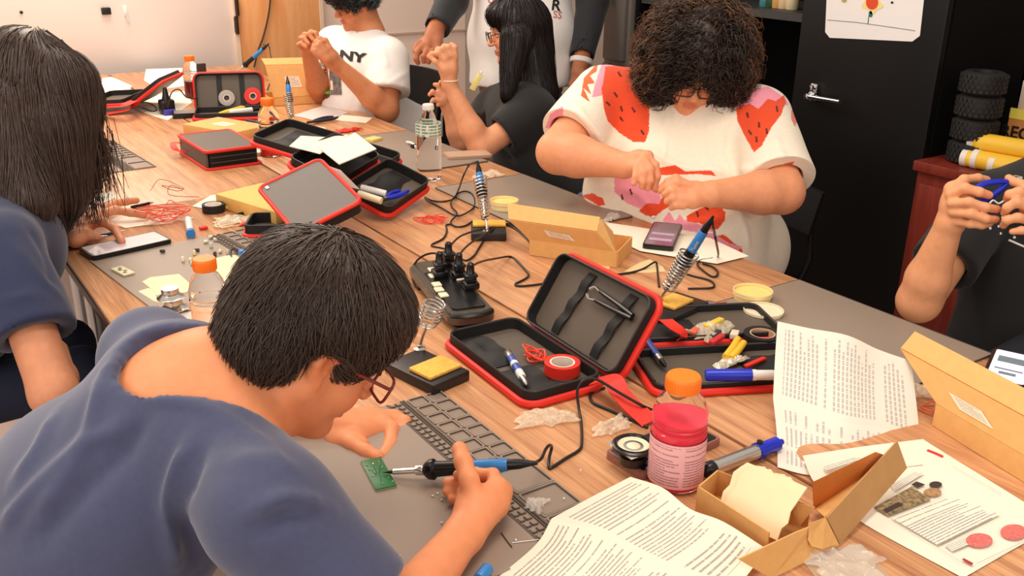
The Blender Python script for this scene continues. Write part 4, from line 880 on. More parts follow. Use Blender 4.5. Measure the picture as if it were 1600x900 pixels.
body_mesh(bp, rp, SK4, 0.008, [(np3(V(1540, 320, 2.23)) - np.array([0.13, 0.10, 0.09]), np3(V(1540, 320, 2.23)) + np.array([0.12, 0.12, 0.09]), 0.0034)], Hr, nails=[(V(1545, 304, 2.222), 0.007), (V(1558, 327, 2.22), 0.007), (V(1556, 343, 2.226), 0.007), (V(1544, 281, 2.275), 0.006)], lo=(1.9, 0.6, 0.45))
s1, c1 = sleeve(Rs, Re, Rw, 0.66, (0.082, 0.086), arm=(0.055, 0.052)); s2, c2 = sleeve(Ls, Le, Lw, 0.8, (0.08, 0.085), arm=(0.055, 0.05))
m_btee = mat('black_tee', (30, 29, 29), 0.85, noise=0.05, nscale=120, bump=0.1, bscale=900, sheen=0.12)
spR = torso_prims(nk - np.array([0.0, 0.0, 0.04]), Ls, Rs, spine, 0.016) + s1 + s2 + c1 + c2 + [RC(Hr.p(-0.03, 0, -0.06), nk, 0.068, 0.08, 0.004, 'c')]
_, rpos, rq = shirt_mesh(spR, rp, m_btee, vox=0.009, smooth=3, wr=0.004, freq=8, seed=4, lo=(1.9, 0.5, 0.45))
rb = bvh_of(rpos, rq); pm = MB()
def decal(mb, b, path, r):
    P = [cast(b, *p) for p in path]; P = [p for p in P if p is not None]
    if len(P) == 1: mb.sphere(P[0], r, n=8)
    elif len(P) > 1: mb.tube(smooth_path(P, 4), r, n=6)
for pth, r_ in [([p], 0.004) for p in ((1547, 357), (1563, 365), (1585, 371), (1560, 354), (1566, 340))] + [([(1576, 375), (1590, 381), (1604, 387)], 0.003), ([(1546, 318), (1552, 313), (1560, 318), (1568, 314)], 0.0025)]:
    pm = MB(); decal(pm, rb, pth, r_)
    if pm.v: pm.build('shirt_print', mat('print_white', (240, 236, 230), 0.7), rp)

legs(rp, pel, (-1, 0, 0), sd, mat('dark_trousers', (40, 42, 52), 0.8), half=0.1)
hb = [Hr.el((-0.018, 0, 0.045), (0.112, 0.092, 0.102)), Hr.el((0.04, 0, 0.075), (0.075, 0.075, 0.05), 0.03), Hr.el((0.1, 0, -0.06), (0.07, 0.1, 0.088), 0.006, 'c'), Hr.el((0, 0, -0.15), (0.16, 0.16, 0.085), 0.01, 'c')]
hp_, hq_ = field_mesh(hb, 0.009, (), 2); rg = np.random.default_rng(41)
hair_object(rp, (hp_, hq_), flow_strands(hp_, hq_, 500, 6, 0.012, lambda P: P - Hr.p(-0.05, 0, 0.13), rg, 0.004), rg.uniform(0.001, 0.002, 500), hair_mat('hair_black', (40, 31, 27), 0.42))
chair('black chair under the person with the blue cutters', (2.66, 1.0), math.pi)

# ---- girl with long black hair, elbow on the table
SK5 = (228, 158, 118)
gi = person('girl with long straight black hair, glasses and black tee, elbow on the table', None)
Hg = Head(V(806, 48, 3.66), camv(-0.93, 0.22, -0.12), camv(0.18, -0.95, -0.26), 0.95)
near, far = np3(V(828, 178, 3.60)), np3(V(770, 165, 3.92)); nk = np3(V(828, 120, 3.74)); sd = near - far
Ne, Nw = np3(V(752, 232, 3.56)), np3(V(703, 132, 3.50)); Fe, Fw = np3(V(722, 222, 3.80)), np3(V(700, 168, 3.74)); pel = np.array([2.33, 2.86, 0.55])
spine = [(np3(V(815, 190, 3.74)), 0.165, 0.10, sd), (np3(V(835, 250, 3.80)), 0.16, 0.105, sd), (pel, 0.165, 0.115, sd)]
bp = Hg.prims(nk) + torso_prims(nk, near, far, spine, -0.018) + arm_prims(near, Ne, Nw, (0.05, 0.046, 0.025)) + arm_prims(far, Fe, Fw, (0.048, 0.044, 0.025))
pN = [(chain([(703, 132, 3.50), (704, 108, 3.48), (708, 88, 3.47)]), [0.026, 0.026, 0.019]), (chain([(700, 130, 3.50), (695, 108, 3.47), (696, 90, 3.46)]), [0.023, 0.022, 0.017])]
fN = [(chain([(712, 88, 3.46), (711, 74, 3.45), (706, 70, 3.46), (700, 76, 3.47)]), 0.009), (chain([(706, 86, 3.455), (701, 73, 3.445), (694, 72, 3.455), (688, 80, 3.465)]), 0.0095), (chain([(699, 88, 3.45), (692, 76, 3.44), (684, 77, 3.45), (680, 84, 3.46)]), 0.0095), (chain([(693, 94, 3.45), (684, 83, 3.44), (675, 84, 3.445), (670, 88, 3.455)]), 0.009), (chain([(692, 108, 3.46), (680, 96, 3.445), (671, 88, 3.45)]), 0.0095)]
pF = [(chain([(700, 168, 3.74), (692, 155, 3.72), (686, 146, 3.71)]), [0.025, 0.023, 0.016])]
fF = [(chain([(688, 144, 3.71), (684, 133, 3.70), (679, 132, 3.70)]), 0.009), (chain([(684, 150, 3.70), (676, 143, 3.69), (671, 148, 3.69)]), 0.009), (chain([(686, 158, 3.70), (677, 156, 3.69), (674, 160, 3.69)]), 0.0085), (chain([(692, 142, 3.72), (692, 132, 3.72), (688, 128, 3.71)]), 0.009), (chain([(692, 162, 3.71), (684, 165, 3.70)]), 0.008)]
bp += hand(fN + fF, pN + pF)
body_mesh(bp, gi, SK5, 0.008, [(np3(V(692, 118, 3.45)) - np.array([0.06, 0.10, 0.14]), np3(V(692, 118, 3.55)) + np.array([0.07, 0.2, 0.14]), 0.004), (Hg.p(0.1, 0, -0.02) - 0.09, Hg.p(0.1, 0, -0.02) + 0.09, 0.0042)], Hg, lo=(1.6, 2.4, 0.5))
s1, c1 = sleeve(near, Ne, Nw, 0.58, (0.072, 0.078), arm=(0.05, 0.046)); s2, c2 = sleeve(far, Fe, Fw, 0.6, (0.07, 0.075), arm=(0.048, 0.044))
shirt_mesh(torso_prims(nk - np.array([0.0, 0.0, 0.03]), near, far, spine, 0.012) + s1 + s2 + c1 + c2 + [RC(Hg.p(-0.03, 0, -0.06), nk, 0.06, 0.072, 0.004, 'c')], gi, m_btee, vox=0.009, smooth=3, wr=0.004, freq=8, seed=14, lo=(1.6, 2.4, 0.5))
m_denim = mat('denim', (110, 126, 152), 0.8, noise=0.1, nscale=40, bump=0.1, bscale=700)
legs(gi, pel, (-1, -0.35, 0), (0.35, -1, 0), m_denim, half=0.1, r=(0.092, 0.07), hip_r=0.14)
hb = [Hg.el((-0.018, 0, 0.045), (0.108, 0.09, 0.100)), Hg.el((0.035, 0, 0.075), (0.072, 0.074, 0.05), 0.03), RC(V(826, 40, 3.68), V(838, 150, 3.72), 0.085, 0.075, 0.04), RC(V(838, 150, 3.70), V(858, 222, 3.70), 0.065, 0.03, 0.04), RC(V(806, 60, 3.58), V(792, 150, 3.58), 0.055, 0.022, 0.03), Hg.el((0.105, 0, -0.06), (0.062, 0.085, 0.10), 0.006, 'c')]
hp_, hq_ = field_mesh(hb, 0.008, (), 2); rg = np.random.default_rng(51); cr_ = Hg.p(-0.02, 0, 0.14)
def flow_g(P):
    d = P - cr_; d /= np.maximum(np.linalg.norm(d, axis=1, keepdims=True), 1e-6); return 0.5 * d + np.array([0.05, 0, -1.0])
st = flow_strands(hp_, hq_, 1700, 12, 0.024, flow_g, rg, lift=0.005, jitter=0.04, stick=0.85)
hair_object(gi, (hp_, hq_), st, rg.uniform(0.001, 0.0022, len(st)), hair_mat('hair_jet', (36, 27, 26), 0.3))
glasses(gi, Hg, mat('dark_frame', (50, 30, 26), 0.3), r=(0.024, 0.019), th=0.0018)
bd = unit(np3(V(704, 108, 3.48)) - Nw); Mb = frame(mix(Nw, V(704, 108, 3.48), 0.28), camv(1, 0, 0), z=bd)
MB().lathe([(0.030 + 0.003 * math.cos(a), 0.003 * math.sin(a)) for a in [2 * math.pi * k / 8 for k in range(9)]], M=Mb, n=24, cap=False).build('bracelet', mat('bracelet_cream', (240, 214, 190), 0.5), gi)
chair('black chair under the girl with long black hair', (2.42, 2.84), math.pi + 0.3)

# ---- standing person behind the girl, head above the picture
SK6 = (176, 108, 74)
sp_ = person('standing person in white tee with black raglan sleeves and jeans, head out of view', None)
Ha = Head(V(800, -270, 4.05), camv(-0.5, 0.6, -0.5), camv(0, -0.9, -0.4), 1.0)
Rs, Ls = np3(V(728, -110, 4.12)), np3(V(912, -120, 4.22)); nk = np3(V(815, -165, 4.15)); sd = Rs - Ls
Re, Rw = np3(V(706, 0, 4.0)), np3(V(678, 52, 3.86)); Le, Lw = np3(V(925, 0, 4.22)), np3(V(907, 104, 4.10)); pel = np3(V(815, 178, 4.25))
spine = [(np3(V(818, -50, 4.2)), 0.20, 0.12, sd), (np3(V(815, 60, 4.2)), 0.205, 0.125, sd), (np3(V(815, 130, 4.22)), 0.205, 0.125, sd)]
bp = Ha.prims(nk) + torso_prims(nk, Ls, Rs, spine, -0.03) + arm_prims(Rs, Re, Rw, (0.055, 0.05, 0.034)) + arm_prims(Ls, Le, Lw, (0.055, 0.05, 0.034)) + [RC(spine[-1][0], pel, 0.1, 0.1, 0.05)]
pR = [(chain([(678, 52, 3.86), (670, 68, 3.80), (664, 80, 3.77)]), [0.034, 0.030, 0.02]), (chain([(682, 54, 3.86), (682, 68, 3.80), (684, 80, 3.78)]), [0.03, 0.024, 0.018])]
fR = [(chain([(660, 72, 3.77), (652, 82, 3.74), (650, 92, 3.74), (653, 98, 3.75)]), 0.0115), (chain([(668, 78, 3.76), (662, 88, 3.73), (662, 96, 3.74)]), 0.0115), (chain([(676, 80, 3.76), (672, 90, 3.73), (670, 97, 3.74)]), 0.011), (chain([(684, 80, 3.77), (682, 88, 3.75), (679, 94, 3.75)]), 0.010), (chain([(660, 64, 3.80), (651, 72, 3.77), (649, 80, 3.76)]), 0.0125)]
pL = [(chain([(907, 104, 4.10), (904, 116, 4.08), (902, 124, 4.07)]), [0.034, 0.032, 0.022])]
fL = [(chain([(908, 124, 4.06), (909, 136, 4.05), (906, 144, 4.06)]), 0.011), (chain([(903, 126, 4.06), (902, 138, 4.05), (899, 145, 4.06)]), 0.011), (chain([(898, 126, 4.06), (896, 136, 4.05), (894, 143, 4.06)]), 0.0105), (chain([(894, 124, 4.07), (891, 132, 4.06), (890, 138, 4.06)]), 0.0095), (chain([(910, 112, 4.06), (912, 122, 4.04), (910, 130, 4.03)]), 0.012)]
bp += hand(fR + fL, pR + pL)
body_mesh(bp, sp_, SK6, 0.009, [(np3(V(668, 75, 3.76)) - 0.08, np3(V(668, 75, 3.78)) + 0.08, 0.004)], Ha, lo=(1.8, 3.0, 0.7))
m_wt = mat('white_tee', (244, 238, 232), 0.8, noise=0.02, nscale=90, bump=0.1, bscale=800, sheen=0.2); m_bs = mat('raglan_black', (36, 36, 40), 0.8, noise=0.06, nscale=90, bump=0.1, bscale=800, sheen=0.15)
tp_, tq_ = shirt_mesh(torso_prims(nk - np.array([0, 0, 0.04]), mix(nk, Ls, 0.85), mix(nk, Rs, 0.85), spine, 0.014) + [CY(spine[-1][0] + np.array([0, 0, 0.0]), spine[-1][0] - np.array([0, 0, 0.3]), 0.4), RC(Ha.p(-0.03, 0, -0.06), nk, 0.066, 0.075, 0.004, 'c')], sp_, m_wt, vox=0.009, smooth=3, wr=0.006, freq=7, seed=24, lo=(1.8, 3.0, 0.7))[1:]
for S, E, W in ((Rs, Re, Rw), (Ls, Le, Lw)):
    w1 = mix(E, W, 0.86); d = unit(np3(W) - np3(E))
    shirt_mesh([RC(mix(nk, S, 0.62), S, 0.058, 0.074, 0.04), RC(S, E, 0.074, 0.068, 0.04), RC(E, w1, 0.066, 0.054, 0.03), CY(w1, w1 + d * 0.12, 0.09), RC(mix(E, W, 0.6), W, 0.043, 0.043, 0.004, 'c')], sp_, m_bs, name='sleeve', vox=0.009, smooth=3, wr=0.006, freq=11, seed=33)
w1 = mix(Le, Lw, 0.88); d = unit(Lw - Le); MB().lathe([(0.046, 0), (0.050, 0.004), (0.049, 0.02), (0.044, 0.024)], M=frame(w1, camv(0, 0, -1), z=d), n=20, cap=False).build('cuff', m_wt, sp_)
legs(sp_, pel, (-1, -0.5, 0), sd, m_denim, half=0.09, r=(0.095, 0.068), hip_r=0.145, stand=True)
tb = bvh_of(tp_, tq_)
def letters(root, s, b, px, py, dx, dy, m, bold=0.0, size=None, name='lettering'):
    """lettering wrapped on cloth: baseline from (px,py), width along (dx,dy) pixels"""
    me = text_mesh(s, 1.0, 0.0, bold=bold); co = np.array([v.co[:] for v in me.vertices]); wd_ = co[:, 0].max() - co[:, 0].min(); co[:, 0] -= co[:, 0].min(); L = math.hypot(dx, dy); s_ = L / wd_ if size is None else size
    ex = np.array([dx, dy]) / L; ey = np.array([-ex[1], ex[0]]) * -1.0; ey = np.array([ex[1], -ex[0]])
    for v, c in zip(me.vertices, co):
        q = np.array([px, py]) + ex * c[0] * (L / wd_) + ey * c[1] * s_
        P = cast(b, q[0], q[1])
        v.co = (P + (CAM_POS - P).normalized() * 0.004) if P is not None else V(px, py, 4.2)
    me.materials.append(m); return link(name, me, root)
letters(sp_, 'R', tb, 862, 15, 14, 2, m_ink, 0.02); letters(sp_, 'U', tb, 763, 5, 9, -1, mat('print_red', (206, 92, 84), 0.7), 0.01); letters(sp_, 'SS', tb, 864, 27, 13, 2, mat('print_red', (206, 92, 84), 0.7), 0.0)
# yellow badge at the belt
b0 = V(744, 128, 4.02); bg = thing('name_badge', 'yellow badge hanging at the hip of the standing person', 'badge', M=frame(b0, camv(0.45, -0.85, 0), z=camv(-0.2, 0.1, -0.97)))
MB().box((0, 0, 0), (0.075, 0.026, 0.002), bev=0.0008).build('card', mat('badge_yellow', (238, 222, 130), 0.4), bg); MB().box((0.044, 0, 0), (0.014, 0.008, 0.003), bev=0.001).build('clip', m_steel, bg)

# ---- boy in the white tee
SK7 = (206, 134, 92)
wb = person('boy in white tee with black letters and short black curls, hands raised, far side', None)
Hy = Head(V(556, 0, 4.28), camv(-0.80, 0.50, -0.34), camv(0.42, -0.86, -0.28), 0.97)
near, far = np3(V(608, 92, 4.20)), np3(V(520, 70, 4.50)); nk = np3(V(578, 52, 4.34)); sd = near - far
Ne, Nw = np3(V(604, 172, 4.16)), np3(V(526, 100, 4.02)); Fe, Fw = np3(V(500, 150, 4.42)), np3(V(482, 82, 4.10)); pel = np.array([2.16, 3.98, 0.55])
spine = [(np3(V(568, 110, 4.36)), 0.18, 0.11, sd), (np3(V(560, 170, 4.42)), 0.165, 0.115, sd), (pel, 0.16, 0.115, sd)]
bp = Hy.prims(nk, full=0.004) + torso_prims(nk, near, far, spine, -0.018) + arm_prims(near, Ne, Nw, (0.055, 0.052, 0.030)) + arm_prims(far, Fe, Fw, (0.052, 0.048, 0.030))
pN = [(chain([(526, 100, 4.02), (518, 88, 3.99), (512, 78, 3.97)]), [0.031, 0.028, 0.02]), (chain([(522, 102, 4.01), (510, 92, 3.97), (502, 84, 3.955)]), [0.027, 0.024, 0.018])]
fN = [(chain([(516, 76, 3.97), (509, 63, 3.96), (500, 60, 3.96), (494, 64, 3.97)]), 0.010), (chain([(509, 80, 3.955), (501, 67, 3.945), (494, 66, 3.95), (490, 70, 3.96)]), 0.0105), (chain([(504, 84, 3.95), (496, 72, 3.94), (490, 73, 3.95)]), 0.0105), (chain([(500, 88, 3.95), (493, 79, 3.94), (488, 80, 3.95)]), 0.0098), (chain([(506, 92, 3.96), (494, 84, 3.945), (489, 76, 3.95)]), 0.011)]
pF = [(chain([(482, 82, 4.10), (480, 70, 4.06), (482, 60, 4.03)]), [0.03, 0.027, 0.02])]
fF = [(chain([(484, 58, 4.02), (486, 50, 4.0), (494, 52, 3.99), (497, 60, 3.99)]), 0.0105), (chain([(478, 62, 4.02), (476, 54, 4.0), (483, 54, 3.985), (489, 62, 3.98)]), 0.0105), (chain([(474, 68, 4.03), (470, 60, 4.0), (475, 60, 3.985), (482, 68, 3.975)]), 0.0105), (chain([(473, 76, 4.04), (467, 70, 4.01), (471, 68, 3.99), (478, 74, 3.98)]), 0.0098), (chain([(484, 74, 4.05), (489, 66, 4.02), (493, 60, 4.0)]), 0.011)]
bp += hand(fN + fF, pN + pF)
body_mesh(bp, wb, SK7, 0.009, [(np3(V(498, 78, 4.0)) - np.array([0.10, 0.13, 0.10]), np3(V(498, 78, 4.0)) + np.array([0.10, 0.13, 0.10]), 0.004), (Hy.p(0.1, 0, -0.04) - 0.09, Hy.p(0.1, 0, -0.04) + 0.09, 0.0045)], Hy, lo=(1.4, 3.3, 0.5))
s1, c1 = sleeve(near, Ne, Nw, 0.66, (0.088, 0.098), arm=(0.055, 0.052)); s2, c2 = sleeve(far, Fe, Fw, 0.66, (0.08, 0.088), arm=(0.052, 0.048))
_, yp, yq = shirt_mesh(torso_prims(nk - np.array([0.0, 0.0, 0.04]), near, far, spine, 0.016) + s1 + s2 + c1 + c2 + [RC(Hy.p(-0.03, 0, -0.06), nk, 0.066, 0.074, 0.004, 'c')], wb, m_wt, vox=0.009, smooth=3, wr=0.005, freq=8, seed=44, folds=[([(590, 60), (604, 100), (600, 140)], 0.012, 0.007), ([(585, 110), (570, 135), (560, 170)], 0.015, 0.007), ([(610, 130), (625, 120), (640, 110)], 0.01, 0.005)], lo=(1.4, 3.3, 0.5))
yb = bvh_of(yp, yq)
letters(wb, 'NY', yb, 530, 92, 42, 6, m_ink, 0.05, size=20)
pr = MB(); n = 7
gp = [[cast(yb, 500 + 30 * i / n + 4 * j / n, 96 + 52 * j / n) for i in range(n + 1)] for j in range(n + 1)]
for j in range(n):
    for i in range(n):
        c4 = [gp[j][i], gp[j][i + 1], gp[j + 1][i + 1], gp[j + 1][i]]
        if all(c is not None for c in c4) and max((a - b).length for a in c4 for b in c4) < 0.06: pr.add([c + (CAM_POS - c).normalized() * 0.004 for c in c4], [(0, 1, 2, 3)])
if pr.v: pr.build('shirt_print', mat('print_grey', (120, 112, 106), 0.8, noise=0.55, nscale=45), wb)
legs(wb, pel, (-1, -0.1, 0), sd, mat('dark_trousers', (40, 42, 52), 0.8), half=0.1)
hb = [Hy.el((-0.018, 0, 0.05), (0.118, 0.10, 0.105)), Hy.el((0.055, 0, 0.062), (0.075, 0.088, 0.050), 0.03), Hy.el((0.112, 0, -0.058), (0.066, 0.1, 0.085), 0.006, 'c'), Hy.el((0.012, 0.095, -0.03), (0.036, 0.045, 0.042), 0.01, 'c'), Hy.el((0.012, -0.095, -0.03), (0.036, 0.045, 0.042), 0.01, 'c'), Hy.el((0, 0, -0.15), (0.16, 0.16, 0.085), 0.01, 'c')]
hp_, hq_ = field_mesh(hb, 0.008, (), 1); hp_ = hp_ + vnormals(hp_, hq_) * (0.008 * waves(hp_, 60, 4))[:, None]; rg = np.random.default_rng(61)
st = flow_strands(hp_, hq_, 1300, 10, 0.0075, lambda P: P - Hy.p(-0.03, 0, 0.12), rg, lift=0.008, jitter=0.3, curl=0.006, curl_f=150, stick=0.7)
hair_object(wb, (hp_, hq_), st, rg.uniform(0.001, 0.002, len(st)), hair_mat('hair_black2', (34, 27, 26), 0.4))
L_ = Hy.loc(hp_); msk = (L_[:, 0] < 0.04) & (L_[:, 2] < 0.07)
st2 = flow_strands(hp_, hq_, 350, 9, 0.0075, lambda P: P - Hy.p(-0.03, 0, 0.12), rg, lift=0.012, jitter=0.3, curl=0.006, curl_f=150, stick=0.7, mask=msk)
vs, fs = strands_mesh(st2, rg.uniform(0.001, 0.002, len(st2))); np_mesh('hair_tips', vs, fs, hair_mat('hair_bluegrey', (84, 104, 116), 0.4), wb)
chair('black chair under the boy in the white tee', (1.96, 3.97), math.pi - 0.05, top=0.88)
# ================================================================ things on the tables
def print_mat(name, paper=(250, 243, 228), ink=(96, 90, 100), rows=30, margin=0.08, cols=1, dens=0.5, strength=0.75, vert=False, thick=0.42):
    """paper printed with lines of small type, laid out on the sheet's own UVs"""
    if name in MATS: return MATS[name]
    m = bpy.data.materials.new(name); m.use_nodes = True; MATS[name] = m; nt = m.node_tree; b = nt.nodes['Principled BSDF']; L = nt.links.new
    b.inputs['Roughness'].default_value = 0.75; b.inputs['Specular IOR Level'].default_value = 0.25
    def math_(op, a, c=None, clampv=False):
        n = nt.nodes.new('ShaderNodeMath'); n.operation = op; n.use_clamp = clampv
        for i, x in enumerate((a, c)):
            if x is None: continue
            if isinstance(x, (int, float)): n.inputs[i].default_value = x
            else: L(x, n.inputs[i])
        return n.outputs[0]
    uv = nt.nodes.new('ShaderNodeTexCoord'); sp = nt.nodes.new('ShaderNodeSeparateXYZ'); L(uv.outputs['UV'], sp.inputs[0]); u, v = sp.outputs[0], sp.outputs[1]
    if vert: u, v = v, u
    row = math_('MULTIPLY', v, rows); fl = math_('FLOOR', row); fr = math_('FRACT', row); line = math_('LESS_THAN', fr, thick)
    cmb = nt.nodes.new('ShaderNodeCombineXYZ'); L(math_('MULTIPLY', u, 46.0), cmb.inputs[0]); L(math_('MULTIPLY', fl, 7.31), cmb.inputs[1])
    nz = nt.nodes.new('ShaderNodeTexNoise'); nz.inputs['Scale'].default_value = 1.0; nz.inputs['Detail'].default_value = 2; L(cmb.outputs[0], nz.inputs['Vector'])
    word = math_('GREATER_THAN', nz.outputs['Fac'], 0.36 + 0.1 * (1 - dens))
    c2 = nt.nodes.new('ShaderNodeCombineXYZ'); L(math_('MULTIPLY', fl, 3.77), c2.inputs[0]); wn = nt.nodes.new('ShaderNodeTexWhiteNoise'); wn.noise_dimensions = '1D'; L(math_('MULTIPLY', fl, 3.77), wn.inputs['W'])
    endu = math_('ADD', math_('MULTIPLY', wn.outputs['Value'], 0.45), 0.62); short = math_('LESS_THAN', u, endu); blank = math_('GREATER_THAN', wn.outputs['Value'], 0.12)
    inm = math_('MULTIPLY', math_('MULTIPLY', math_('GREATER_THAN', u, margin), math_('LESS_THAN', u, 1 - margin)), math_('MULTIPLY', math_('GREATER_THAN', v, margin * 0.8), math_('LESS_THAN', v, 1 - margin * 0.8)))
    f = math_('MULTIPLY', math_('MULTIPLY', line, word), math_('MULTIPLY', math_('MULTIPLY', short, blank), inm))
    if cols > 1: f = math_('MULTIPLY', f, math_('GREATER_THAN', math_('FRACT', math_('MULTIPLY', u, float(cols))), 0.18))
    mx = nt.nodes.new('ShaderNodeMix'); mx.data_type = 'RGBA'; L(math_('MULTIPLY', f, strength), mx.inputs[0]); mx.inputs[6].default_value = lin(paper); mx.inputs[7].default_value = lin(ink)
    L(mx.outputs[2], b.inputs['Base Color']); return m
def sheet(name, rows, m, parent=None, n=6, th=0.0004):
    """thin curved sheet through rows of 3-D control points, with UVs"""
    R_ = [smooth_path(r, n) for r in rows]; cols = list(zip(*R_)); C_ = [smooth_path(list(c), n) for c in cols]      # C_[i][j]
    W_, H_ = len(C_), len(C_[0]); vs = [p for c in C_ for p in c]; off = len(vs)
    nrm = (C_[1][0] - C_[0][0]).cross(C_[0][1] - C_[0][0]).normalized()
    if nrm.z < 0: nrm = -nrm
    vs = vs + [p - nrm * th for p in vs]; fs = []; uvs = []
    for i in range(W_ - 1):
        for j in range(H_ - 1):
            a, b_, c, d = i * H_ + j, (i + 1) * H_ + j, (i + 1) * H_ + j + 1, i * H_ + j + 1
            q = [(i / (W_ - 1), 1 - j / (H_ - 1)), ((i + 1) / (W_ - 1), 1 - j / (H_ - 1)), ((i + 1) / (W_ - 1), 1 - (j + 1) / (H_ - 1)), (i / (W_ - 1), 1 - (j + 1) / (H_ - 1))]
            fs += [(a, b_, c, d), (d + off, c + off, b_ + off, a + off)]; uvs += q + [(0, 0)] * 4
    me = bpy.data.meshes.new(name); me.from_pydata([tuple(p) for p in vs], [], fs); ul = me.uv_layers.new(name='UVMap')
    ul.data.foreach_set('uv', np.array(uvs, np.float32).ravel()); me.materials.append(m); me.shade_smooth(); me.update(); return link(name, me, parent)
def slab_m(c0, c1, c2, z):                       # frame on a level: corner 0, along to corner 1, towards corner 2 (pixels); also the two lengths
    a, b, c = at(*c0, z), at(*c1, z), at(*c2, z); x = (b - a); y = (c - a); xl = x.length; x = x / xl; y = y - x * y.dot(x); yl = y.length; y = y / yl
    if x.cross(y).z < 0: return frame(a, x, z=(0, 0, 1)), xl, -yl
    return frame(a, x, y=y), xl, yl
def panel(pts, th, m, name, parent=None, inv=None):         # flat piece of board through 3-D corners with real thickness
    P = [Vector(p) for p in pts]; n = (P[1] - P[0]).cross(P[2] - P[0]).normalized() * th
    mb = MB(); k = len(P); mb.add([tuple(p) for p in P] + [tuple(p + n) for p in P], [tuple(range(k - 1, -1, -1)), tuple(range(k, 2 * k))] + [(i, (i + 1) % k, k + (i + 1) % k, k + i) for i in range(k)])
    return mb.build(name, m, parent, smooth=False)
def L2(px, py, z): return at(px, py, z)
m_grey = mat('silicone_grey', (150, 132, 117), 0.45, bump=0.05, bscale=1200); m_groove_shade = mat('silicone_groove_shade', (92, 78, 69), 0.6)  # darker silicone for grooves, with the shadow inside the wells in its colour
m_red = mat('red_fabric', (226, 44, 28), 0.5, bump=0.06, bscale=900); m_kblk = mat('zip_black', (26, 24, 24), 0.6, bump=0.15, bscale=900); m_kgrey = mat('case_grey', (96, 86, 78), 0.5, bump=0.05, bscale=900); m_line = mat('lining_taupe', (98, 86, 74), 0.5, bump=0.06, bscale=700)
m_blkp = mat('gloss_black', (20, 19, 20), 0.25); m_gun = mat('gunmetal', (70, 68, 66), 0.3, 0.8); m_blue = mat('handle_blue', (52, 128, 196), 0.3); m_navyp = mat('plastic_blue', (26, 46, 190), 0.3); m_orange = mat('cap_orange', (250, 130, 34), 0.4); m_spo = mat('sponge_yellow', (244, 186, 84), 0.9, noise=0.12, nscale=120, bump=0.6, bscale=260)
m_cord = mat('cord_black', (26, 23, 23), 0.4); m_silver = mat('silver', (212, 208, 200), 0.22, 0.95); m_cream = mat('cream_plastic', (238, 224, 190), 0.4); m_glass = mat('clear_plastic', (255, 255, 255), 0.04, trans=1.0, ior=1.12, spec=0.5); m_film = mat('clear_film', (250, 246, 236), 0.12, spec=0.8, alpha=0.34)
m_paper = mat('plain_paper', (242, 232, 212), 0.75); m_yell = mat('tool_yellow', (246, 196, 60), 0.4)

